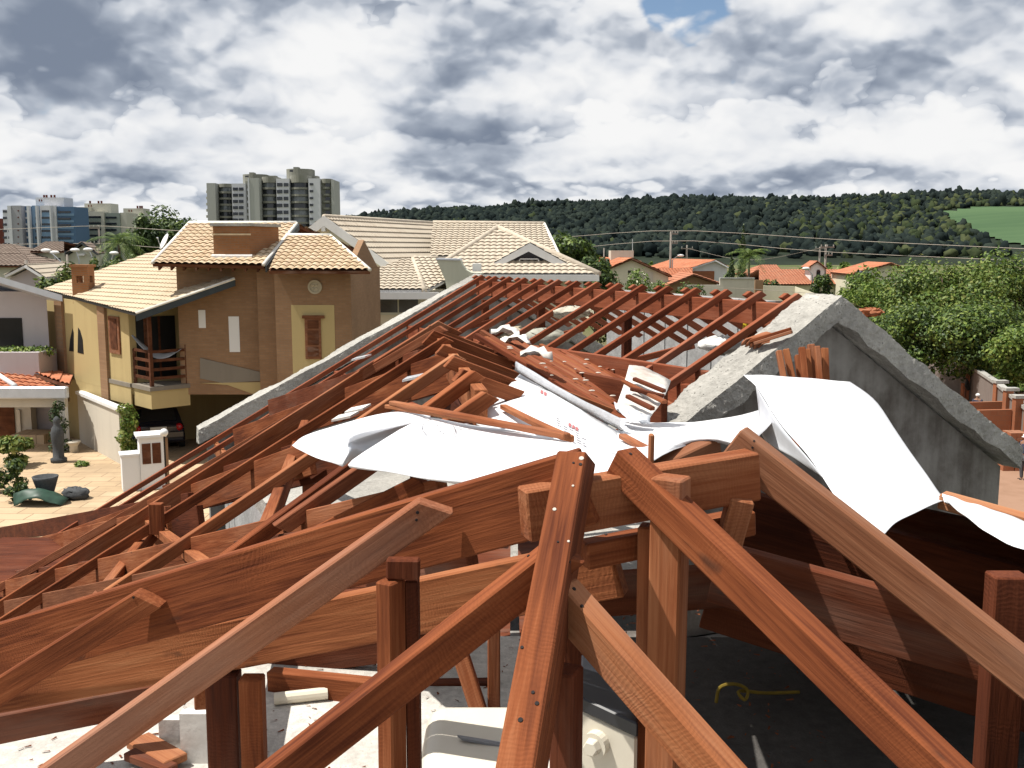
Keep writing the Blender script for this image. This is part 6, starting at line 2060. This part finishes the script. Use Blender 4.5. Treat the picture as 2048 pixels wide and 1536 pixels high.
# ------------------------------------------------------------------ white underlay sheets
def rows(*r): return [[U(*q_) for q_ in x] for x in r]
def ST(Y): return 2.2 + (Y - 2.2) * 1.8
def rowsS(*r): return [[U(q_[0], q_[1], ST(q_[2])) for q_ in x] for x in r]
s1 = sheet('underlay_sheet', rowsS(
    [(858, 834, 3.35), (985, 858, 3.1), (1130, 884, 2.8), (1235, 905, 2.6)],
    [(785, 870, 3.1), (960, 885, 2.95), (1110, 905, 2.65), (1235, 930, 2.45)],
    [(700, 924, 2.85), (830, 945, 2.75), (1000, 965, 2.5), (1235, 968, 2.30)],
    [(715, 934, 2.87), (840, 956, 2.78), (1000, 990, 2.6), (1235, 1010, 2.42)]), M_sheet, n=(12, 20), wob=.004, seed=2)
tag(s1, 'white underlay sheet lying over the middle rafters with its near corner folded back', 'sheet')
fl1 = sheet('flap', rowsS(
    [(584, 892, 3.15), (612, 872, 3.2), (690, 845, 3.35), (785, 823, 3.45), (862, 832, 3.38)],
    [(600, 900, 3.05), (650, 885, 3.06), (700, 858, 3.16), (785, 836, 3.3), (860, 834, 3.36)],
    [(640, 917, 2.95), (672, 905, 2.95), (702, 868, 3.0), (780, 850, 3.15), (858, 838, 3.34)],
    [(684, 934, 2.90), (698, 905, 2.92), (703, 882, 2.97), (778, 858, 3.12), (857, 840, 3.34)]), M_sheet, s1, n=(14, 24), wob=.002, seed=3)
fl2 = sheet('flap_underside', rowsS(
    [(684, 934, 2.905), (698, 905, 2.925), (703, 882, 2.975), (778, 858, 3.125), (857, 840, 3.345)],
    [(690, 930, 2.96), (712, 900, 2.99), (728, 888, 3.05), (790, 862, 3.18), (857, 841, 3.36)],
    [(692, 928, 2.99), (725, 908, 3.02), (752, 895, 3.08), (800, 868, 3.22), (857, 842, 3.37)]), M_sheetback, s1, n=(8, 24))
# faint oval stamp with lettering
def flat_text(txt, size, o, ux, uy, m, parent, name='lettering', lift=.003):
    cu = bpy.data.curves.new('t', 'FONT'); cu.body = txt; cu.size = size; cu.resolution_u = 3
    to = bpy.data.objects.new('t', cu); col.objects.link(to)
    bpy.context.view_layer.update()
    me = bpy.data.meshes.new_from_object(to.evaluated_get(bpy.context.evaluated_depsgraph_get()))
    n = ux.cross(uy).normalized()
    vs = [o + ux * v.co.x + uy * v.co.y + n * lift for v in me.vertices]; fs = [list(p_.vertices) for p_ in me.polygons]
    bpy.data.objects.remove(to); bpy.data.curves.remove(cu); bpy.data.meshes.remove(me)
    return link(name, vs, fs, m, parent)
from mathutils.bvhtree import BVHTree


def on_sheet(o, px, py, lift=.010):
    """point of a sheet seen at a photo pixel, a hair above it"""
    key = o.name
    if key not in BV:
        M = WM[o.name]
        BV[key] = BVHTree.FromPolygons([M @ v.co for v in o.data.vertices], [list(p_.vertices) for p_ in o.data.polygons])
    d = pix_dir(px, py).normalized()
    loc, n, _, _ = BV[key].ray_cast(V((0, 0, H)), d)
    if loc is None: return None
    if n.dot(d) > 0: n = -n
    return loc + n * lift


BV = {}
so_, su, sv = on_sheet(s1, 856, 868), on_sheet(s1, 904, 872), on_sheet(s1, 862, 848)
ux_ = (su - so_).normalized(); nn_ = ux_.cross(sv - so_).normalized(); uy_ = nn_.cross(ux_)
kx = (su - so_).length
flat_text('ANOUT', kx * .24, so_ + nn_ * .013, ux_, uy_ * ((sv - so_).dot(uy_) / (kx * .24)), M_print, s1)
ov = MB(); N_ = 36
for i in range(N_ - 8):
    P_ = lambda a_, r_: on_sheet(s1, 877 + 33 * r_ * math.cos(a_), 862 + 22 * r_ * math.sin(a_) + 6 * math.cos(a_))
    a0, a1 = -.5 + i * 2 * math.pi / N_, -.5 + (i + 1) * 2 * math.pi / N_
    q4 = [P_(a0, 1), P_(a1, 1), P_(a1, 1.05), P_(a0, 1.05)]
    if None not in q4: ov.add(q4, [[0, 1, 2, 3]])
ov.build('oval_stamp', M_print, s1)

pn_ = [U(1040, 750, ST(4.40)), U(946, 846, ST(3.75)), U(1215, 962, ST(2.62)), U(1262, 880, ST(3.2))]
s2 = sheet('foam_panel', [[pn_[0], pn_[0].lerp(pn_[3], .5), pn_[3]], [pn_[1], pn_[1].lerp(pn_[2], .5), pn_[2]]], M_sheet, n=(6, 10), thick=.012)
tag(s2, 'white insulation panel with an aluminium edge lying across the middle roof', 'panel')
al = [[U(1036, 744, ST(4.42)), U(1140, 808, ST(3.9)), U(1252, 870, ST(3.28))], [U(1031, 751, ST(4.40)), U(1136, 817, ST(3.87)), U(1249, 882, ST(3.25))], [U(1030, 757, ST(4.36)), U(1134, 822, ST(3.84)), U(1247, 888, ST(3.22))]]
al = [[q_ + V((0, 0, z_)) for q_ in r_] for r_, z_ in zip(al, (.05, .085, .055))]
sheet('aluminium_edge', al, M_alu, s2, n=(7, 30), wob=.002)
link('edge_seam', [al[2][0], al[2][1], al[2][2], al[2][2] + V((-.012, -.02, .002)), al[2][1] + V((-.012, -.02, .002)), al[2][0] + V((-.012, -.02, .002))], [[0, 1, 4, 5], [1, 2, 3, 4]], M_black, s2)
o0, ex, ey = pn_[0], (pn_[3] - pn_[0]), (pn_[1] - pn_[0])
exn, eyn = ex.normalized(), ey.normalized(); up_ = exn.cross(eyn); up_ = -up_ if up_.z < 0 else up_
pm = MB(); rp_ = random.Random(9)
for r_ in range(8):
    for c_ in range(5):
        if rp_.random() < .2: continue
        x0 = 1112 + c_ * 12 + r_ * 1.0; y0 = 838 + r_ * 5.0 + c_ * 6.4
        l_ = rp_.uniform(6, 10)
        q4 = [on_sheet(s2, x0, y0), on_sheet(s2, x0 + l_, y0 + l_ * .53), on_sheet(s2, x0 + l_, y0 + l_ * .53 + 1.6), on_sheet(s2, x0, y0 + 1.6)]
        if None not in q4: pm.add(q4, [[0, 1, 2, 3]])
pm.build('printed_lines', M_print, s2)
pm = MB()
for x0, y0 in ((1138, 850), (1145, 854), (1152, 858), (1082, 783), (1089, 787)):
    q4 = [on_sheet(s2, x0, y0, .011), on_sheet(s2, x0 + 5, y0 + 2.6, .011), on_sheet(s2, x0 + 4, y0 + 9, .011), on_sheet(s2, x0 - 1, y0 + 6.4, .011)]
    if None not in q4: pm.add(q4, [[0, 1, 2, 3]])
pm.build('red_print', M_printred, s2)

s3 = sheet('underlay_sheet', rows([(1258, 728, 5.9), (1290, 735, 5.9), (1342, 762, 5.75)], [(1246, 775, 5.4), (1285, 788, 5.35), (1325, 800, 5.3)], [(1232, 815, 5.0), (1270, 832, 4.9), (1300, 838, 4.9)]), M_dirt, n=(10, 10), wob=.004, seed=5)
tag(s3, 'muddy white sheet with laths lying on it, beside the concrete gable', 'sheet')
for i, (a, b) in enumerate((((1268, 765, 5.5), (1330, 790, 5.35)), ((1262, 785, 5.3), (1328, 800, 5.2)), ((1255, 800, 5.1), (1306, 826, 4.9)), ((1246, 770, 5.5), (1330, 812, 5.1)))):
    tag(beam('batten', U(*a) + V((0, 0, .03)), U(*b) + V((0, 0, .03)), .03, .02, M_wooddk if i < 3 else M_wood, None), ('topmost thin lath on the muddy sheet', 'second thin lath on the muddy sheet', 'lowest thin lath on the muddy sheet', 'long red lath crossing the muddy sheet')[i], 'lath')
s4 = sheet('underlay_sheet', rows(
    [(1238, 838, 5.6), (1330, 846, 6.0), (1430, 838, 6.4), (1545, 812, 6.6)],
    [(1235, 868, 4.0), (1330, 862, 4.3), (1430, 855, 4.6), (1545, 845, 4.6)],
    [(1222, 925, 2.62), (1300, 905, 2.75), (1390, 868, 2.9), (1500, 880, 2.75)],
    [(1205, 968, 2.36), (1275, 940, 2.45), (1395, 880, 2.75), (1500, 895, 2.6)]), M_sheet, n=(14, 18), wob=.006, seed=8)
tag(s4, 'white underlay sheet bridging from the insulation panel to the large right-hand sheet', 'sheet')
s4b = sheet('underlay_sheet', rows([(1228, 808, 4.8), (1262, 818, 4.8), (1300, 838, 4.7)], [(1245, 832, 4.4), (1268, 838, 4.35), (1300, 846, 4.3)]), M_sheetback, n=(8, 10), wob=.012, seed=9)
tag(s4b, 'small curled grey piece of foil above the bridging sheet', 'sheet')
s5 = sheet('underlay_sheet', rows(
    [(1487, 748, 6.0), (1512, 772, 5.2), (1560, 848, 4.1), (1622, 922, 3.4), (1690, 1020, 2.75), (1752, 1076, 2.36)],
    [(1580, 754, 6.15), (1620, 785, 5.4), (1668, 860, 4.3), (1722, 930, 3.6), (1770, 1000, 3.0), (1800, 1042, 2.66)],
    [(1700, 762, 6.3), (1748, 798, 5.6), (1790, 862, 4.6), (1838, 930, 3.8), (1872, 975, 3.3), (1892, 1000, 3.05)]), M_sheet, n=(22, 22), wob=.004, seed=6)
tag(s5, 'large white underlay sheet draped over the right side, its near corner hanging to a point', 'sheet')
sheet('corner_flap', rows(
    [(1884, 990, 3.0), (1930, 1000, 2.96), (1985, 1018, 2.9), (2075, 1052, 2.8)],
    [(1890, 1002, 2.95), (1935, 1026, 2.86), (1990, 1060, 2.74), (2075, 1096, 2.6)],
    [(1893, 1004, 2.94), (1937, 1036, 2.82), (1992, 1074, 2.68), (2075, 1108, 2.54)]), M_sheet, s5, n=(10, 18), wob=.004, seed=7)
sheet('folded_side', rows(
    [(1512, 773, 5.19), (1560, 849, 4.09), (1622, 923, 3.39), (1645, 955, 3.17)],
    [(1515, 800, 5.2), (1545, 870, 4.3), (1600, 915, 3.6), (1640, 952, 3.24)],
    [(1522, 865, 4.6), (1535, 885, 4.3), (1590, 918, 3.7), (1638, 950, 3.28)]), M_sheetback, s5, n=(8, 14))
sheet('shade_flap', [[U(1886, 993, 3.0), U(1990, 1026, 2.95), U(2420, 1170, 2.9)], [U(1800, 975, 4.4), U(1990, 1036, 4.4), U(2420, 1180, 4.3)], [U(1760, 965, 6.6), U(1990, 1042, 6.6), U(2420, 1190, 6.4)]], M_sheet, s5, n=(8, 10))  # hidden edge-on sheet added to keep sun out of the loft

shade_sheet = sheet('underlay_sheet', [[V((1.75, 2.9, H - .82)), V((2.6, 3.1, H - 1.0)), V((4.4, 3.4, H - 1.3))], [V((1.30, 1.8, H - .95)), V((2.4, 1.8, H - 1.1)), V((4.4, 2.0, H - 1.35))], [V((.85, .5, H - 1.1)), V((2.2, .4, H - 1.2)), V((4.4, .5, H - 1.45))], [V((.55, -1.6, H - 1.15)), V((2.0, -1.6, H - 1.25)), V((4.2, -1.4, H - 1.5))]], M_sheet, n=(10, 8), wob=.004)  # unseen sheet added beyond the frame to darken the loft
tag(shade_sheet, 'unseen white sheet added outside the right edge to shade the loft', 'sheet')

# battens on the sheets
for a, b, w_, h_, m, lb in (((783, 817, 3.5), (1135, 886, 2.78), .03, .022, M_wood, 'long red batten along the upper edge of the folded white sheet'),
                            ((1006, 823, 3.75), (1140, 890, 2.9), .035, .025, M_woodtan, 'thin tan batten lying on the insulation panel'),
                            ((1245, 886, 3.0), (1295, 915, 2.7), .03, .02, M_wood, 'short red batten at the corner of the insulation panel'),
                            ((772, 824, 3.52), (1060, 872, 2.95), .02, .02, M_woodtan, 'tan batten partly under the long red one')):
    tag(beam('batten', U(a[0], a[1], ST(a[2])) + V((0, 0, .035)), U(b[0], b[1], ST(b[2])) + V((0, 0, .035)), w_, h_, m, None), lb, 'batten')
# bundle of sticks leaning at the gable
sk = random.Random(2)
for i, (x0, x1, y0, w_) in enumerate(((1556, 1572, 703, .035), (1570, 1590, 700, .04), (1592, 1602, 712, .03), (1602, 1612, 696, .04), (1612, 1620, 700, .04), (1620, 1630, 690, .045), (1632, 1640, 694, .035), (1647, 1650, 698, .045), (1628, 1634, 700, .03))):
    a, b = U(x1, 790, 6.6 + .06 * (i % 3)), U(x0, y0, 6.7 + .06 * (i % 3))
    b0 = a + (a - b) * 1.2
    tag(beam('stick', b0, b, w_ * 1.05, .04, M_woodtan if i in (1, 4, 7) else M_wood, None, up=(0, 1, 0)), ('leftmost leaning stick of the bundle, tilted outward', 'tan second stick of the bundle from the left', 'short dark stick in the bundle', 'stick in the middle of the bundle with a pale top', 'tan stick in the middle of the bundle', 'tallest stick of the bundle', 'stick just right of the tallest in the bundle', 'separate tan stick at the right of the bundle', 'low stick behind the right half of the bundle')[i], 'stick', 'bundle of sticks before the concrete gable')
# clay tiles and battens on the gable's shoulder
for i in range(6):
    p_ = U(1497 + 8 * i, 690 + 2.2 * i, 7.55)
    o_ = MB(); n_ = 7; vs = []
    for k in range(n_):
        a_ = math.pi * k / (n_ - 1)
        for yy in (0, .32): vs.append(p_ + V((-.07 * math.cos(a_) + yy * .45, -.05 + yy * .3, .06 * math.sin(a_) + yy * .12)))
    o_.add(vs, [[2 * k, 2 * k + 1, 2 * k + 3, 2 * k + 2] for k in range(n_ - 1)])
    ob = o_.build('clay_tile', M_brickred, smooth=True); mm = ob.modifiers.new('t', 'SOLIDIFY'); mm.thickness = .012
    tag(ob, 'orange clay tile in the small stack on the shoulder of the concrete gable', 'roof tile', 'clay tiles on the gable shoulder')
for i, (a, b) in enumerate((((1500, 692, 7.5), (1580, 668, 7.35)), ((1508, 697, 7.45), (1582, 674, 7.3)))):
    tag(beam('batten', U(*a) + V((0, 0, .05)), U(*b) + V((0, 0, .05)), .05, .025, M_brickred if i else M_wood, None), ('upper red batten across the shoulder of the concrete gable', 'lower red batten across the shoulder of the concrete gable')[i], 'batten')
# hose loops, cement bags
hp_ = [U(1478 + 6 * math.sin(t), 690 - 8 * t, 9.2) for t in np.linspace(0, 5.2, 9)]
tag(MB().tube(resample([U(1493, 662, 9.1), U(1492, 650, 9.1), U(1499, 641, 9.1), U(1510, 638, 9.15), U(1530, 640, 9.2), U(1560, 641, 9.3)], 18), .03, 8).tube(resample([U(1501, 664, 9.1), U(1500, 652, 9.1), U(1505, 645, 9.1), U(1512, 642, 9.15)], 12), .03, 8).build('yellow_hose', M_hose, smooth=True), 'yellow corrugated hose looped under the last far rafters', 'hose')
for i, (px, py, Y, sx, lb) in enumerate(((1040, 672, 11.6, .30, 'crumpled tan cement sack on the left under the far rafters'), (1085, 676, 11.4, .30, 'crumpled grey cement sack in the middle under the far rafters'), (1140, 625, 11.2, .22, 'small pale sack behind the far rafters'), (1455, 690, 9.3, .26, 'pale plastic sheet bundle near the yellow hose'))):
    p_ = U(px, py, Y); rb3 = random.Random(i)
    b_ = MB().ball(p_, (sx, sx * .6, sx * .32), 18, 12)
    b_.v = [v + V((rb3.uniform(-.06, .06), rb3.uniform(-.06, .06), rb3.uniform(-.05, .05))) * sx * 1.6 for v in b_.v]
    tag(b_.build('cement_sack', plain('paper sack %d' % i, ((.42, .37, .27), (.36, .36, .31), (.5, .46, .38), (.62, .62, .60))[i], .9, .1, .25, 9, 0, .5), smooth=True), lb, 'sack')
for i, (px, py, Y) in enumerate(((1030, 685, 8.2), (1072, 712, 7.6), (1010, 668, 8.6))):
    p_ = U(px, py, Y)
    tag(sheet('paper_scrap', [[p_ + V((-.12, -.06, .01)), p_ + V((0, -.08, .03)), p_ + V((.13, -.06, .0))], [p_ + V((-.12, .06, .02)), p_ + V((.02, .07, .05)), p_ + V((.11, .08, .02))]], M_dirt, n=(8, 8), wob=.02, seed=i), ('white paper scrap above the laths, by the far rafter ends', 'white paper scrap nearest the pile of laths', 'white scrap at the head of the middle ridge')[i], 'paper')

# ------------------------------------------------------------------ things on the slab
cl = empty('cooler_box', U(1045, 1500, 2.35) - V((0, 0, .45)), 'cream plastic cooler box with a dark band and a hexagonal plug, under the near rafters', 'cooler box')
c1 = U(838, 1500, 2.36); c2 = U(1040, 1478, 2.36)
zt = U(900, 1478, 2.4).z
lid = MB().box((c1.x, 2.22, zt - .22), (U(1075, 1500, 2.36).x, 2.62, zt)); lo_ = lid.build('lid', M_cooler, cl, smooth=True)
bv = lo_.modifiers.new('round', 'BEVEL'); bv.width = .055; bv.segments = 5; bv.limit_method = 'ANGLE'; lo_.modifiers.new('wn', 'WEIGHTED_NORMAL')
MB().box((c1.x + .03, 2.25, ZS), (U(1075, 1500, 2.36).x - .02, 2.6, zt - .224)).build('base', M_cooler, cl)
MB().prism([U(915, 1474, 2.40), U(1080, 1500, 2.36), U(1080, 1510, 2.34), U(925, 1481, 2.38)], (0, 0, .006)).build('stripe', M_coolgr, cl)
a, b = U(1160, 1420, 2.2), U(1275, 1475, 2.12)
MB().prism([V((a.x, a.y, ZS)), V((b.x, b.y, ZS)), b, a], (.02, .22, 0)).build('side_panel', M_cooler, cl, bevel=.008)
MB().prism([a + V((0, -.006, -.0)), b + V((0, -.006, 0)), b + V((0, -.006, .035)), a + V((0, -.006, .035))], (.02, .25, 0)).build('dark_band', M_cooldk, cl, bevel=.004)
kn = U(1192, 1488, 2.165); kd = (b - a).normalized(); kn_n = V((kd.y, -kd.x, 0)).normalized()
if kn_n.y > 0: kn_n = -kn_n
MB().tube([kn - kn_n * .02, kn + kn_n * .012], .030, 22).build('plug_flange', M_cooler, cl)
MB().tube([kn + kn_n * .012, kn + kn_n * .032], [.022, .018], 6).build('plug_knob', M_cooler, cl, bevel=.002)
tag(MB().tube([U(548, 1398, 3.7), U(655, 1386, 3.75)], .024, 12).build('pvc_pipe', M_pvc), 'short cream plastic pipe lying on the slab', 'pipe')
for i, (q_, w_, lb) in enumerate((((342, 1440, 3.35), .09, 'narrow pale metal sheet standing on the slab at lower left'), ((405, 1428, 3.25), .16, 'wider pale metal sheet standing on the slab, right of the narrow one'))):
    p_ = U(*q_)
    tag(MB().box((p_.x - w_ / 2, p_.y, ZS), (p_.x + w_ / 2, p_.y + .04, p_.z)).build('metal_sheet', M_dirt), lb, 'sheet metal')
tag(beam('plank', UZ(275, 1472, ZS + .05), UZ(352, 1515, ZS + .05), .09, .03, M_woodtan), 'short tan plank lying on the slab at lower left', 'plank')
tag(beam('plank', UZ(258, 1500, ZS + .045), UZ(345, 1532, ZS + .045), .05, .03, M_wooddk), 'short dark plank in front of the tan one', 'plank')
tag(MB().tube(resample([U(1432, 1405, 3.2), U(1440, 1375, 3.2), U(1470, 1368, 3.2), U(1495, 1380, 3.2), U(1490, 1400, 3.18), U(1478, 1382, 3.2), U(1530, 1386, 3.25), U(1598, 1384, 3.3)], 30), .006, 6).build('yellow_rope', M_rope), 'knotted yellow rope in the dark loft at right', 'rope')
tag(MB().tube(resample([U(1460, 1208, 3.4), U(1480, 1212, 3.4), U(1500, 1222, 3.4)], 8), .009, 6).build('yellow_rope', M_rope), 'short end of yellow rope tied to a beam in the dark loft', 'rope')
# scraps and shavings on the slab
ss = random.Random(12)
sh = MB()
for i in range(900):
    x, y = ss.uniform(-2.1, 1.2), ss.uniform(2.6, 5.2); l_ = ss.uniform(.006, .03); a_ = ss.uniform(0, 6.28)
    d_ = V((math.cos(a_), math.sin(a_), 0)) * l_; e_ = V((-math.sin(a_), math.cos(a_), 0)) * l_ * .25
    p_ = V((x, y, ZS + .004)); sh.add([p_, p_ + d_, p_ + d_ + e_ + V((0, 0, .004)), p_ + e_], [[0, 1, 2, 3]])
tag(sh.build('wood_shavings', M_wood, nrm=False), kind='stuff')
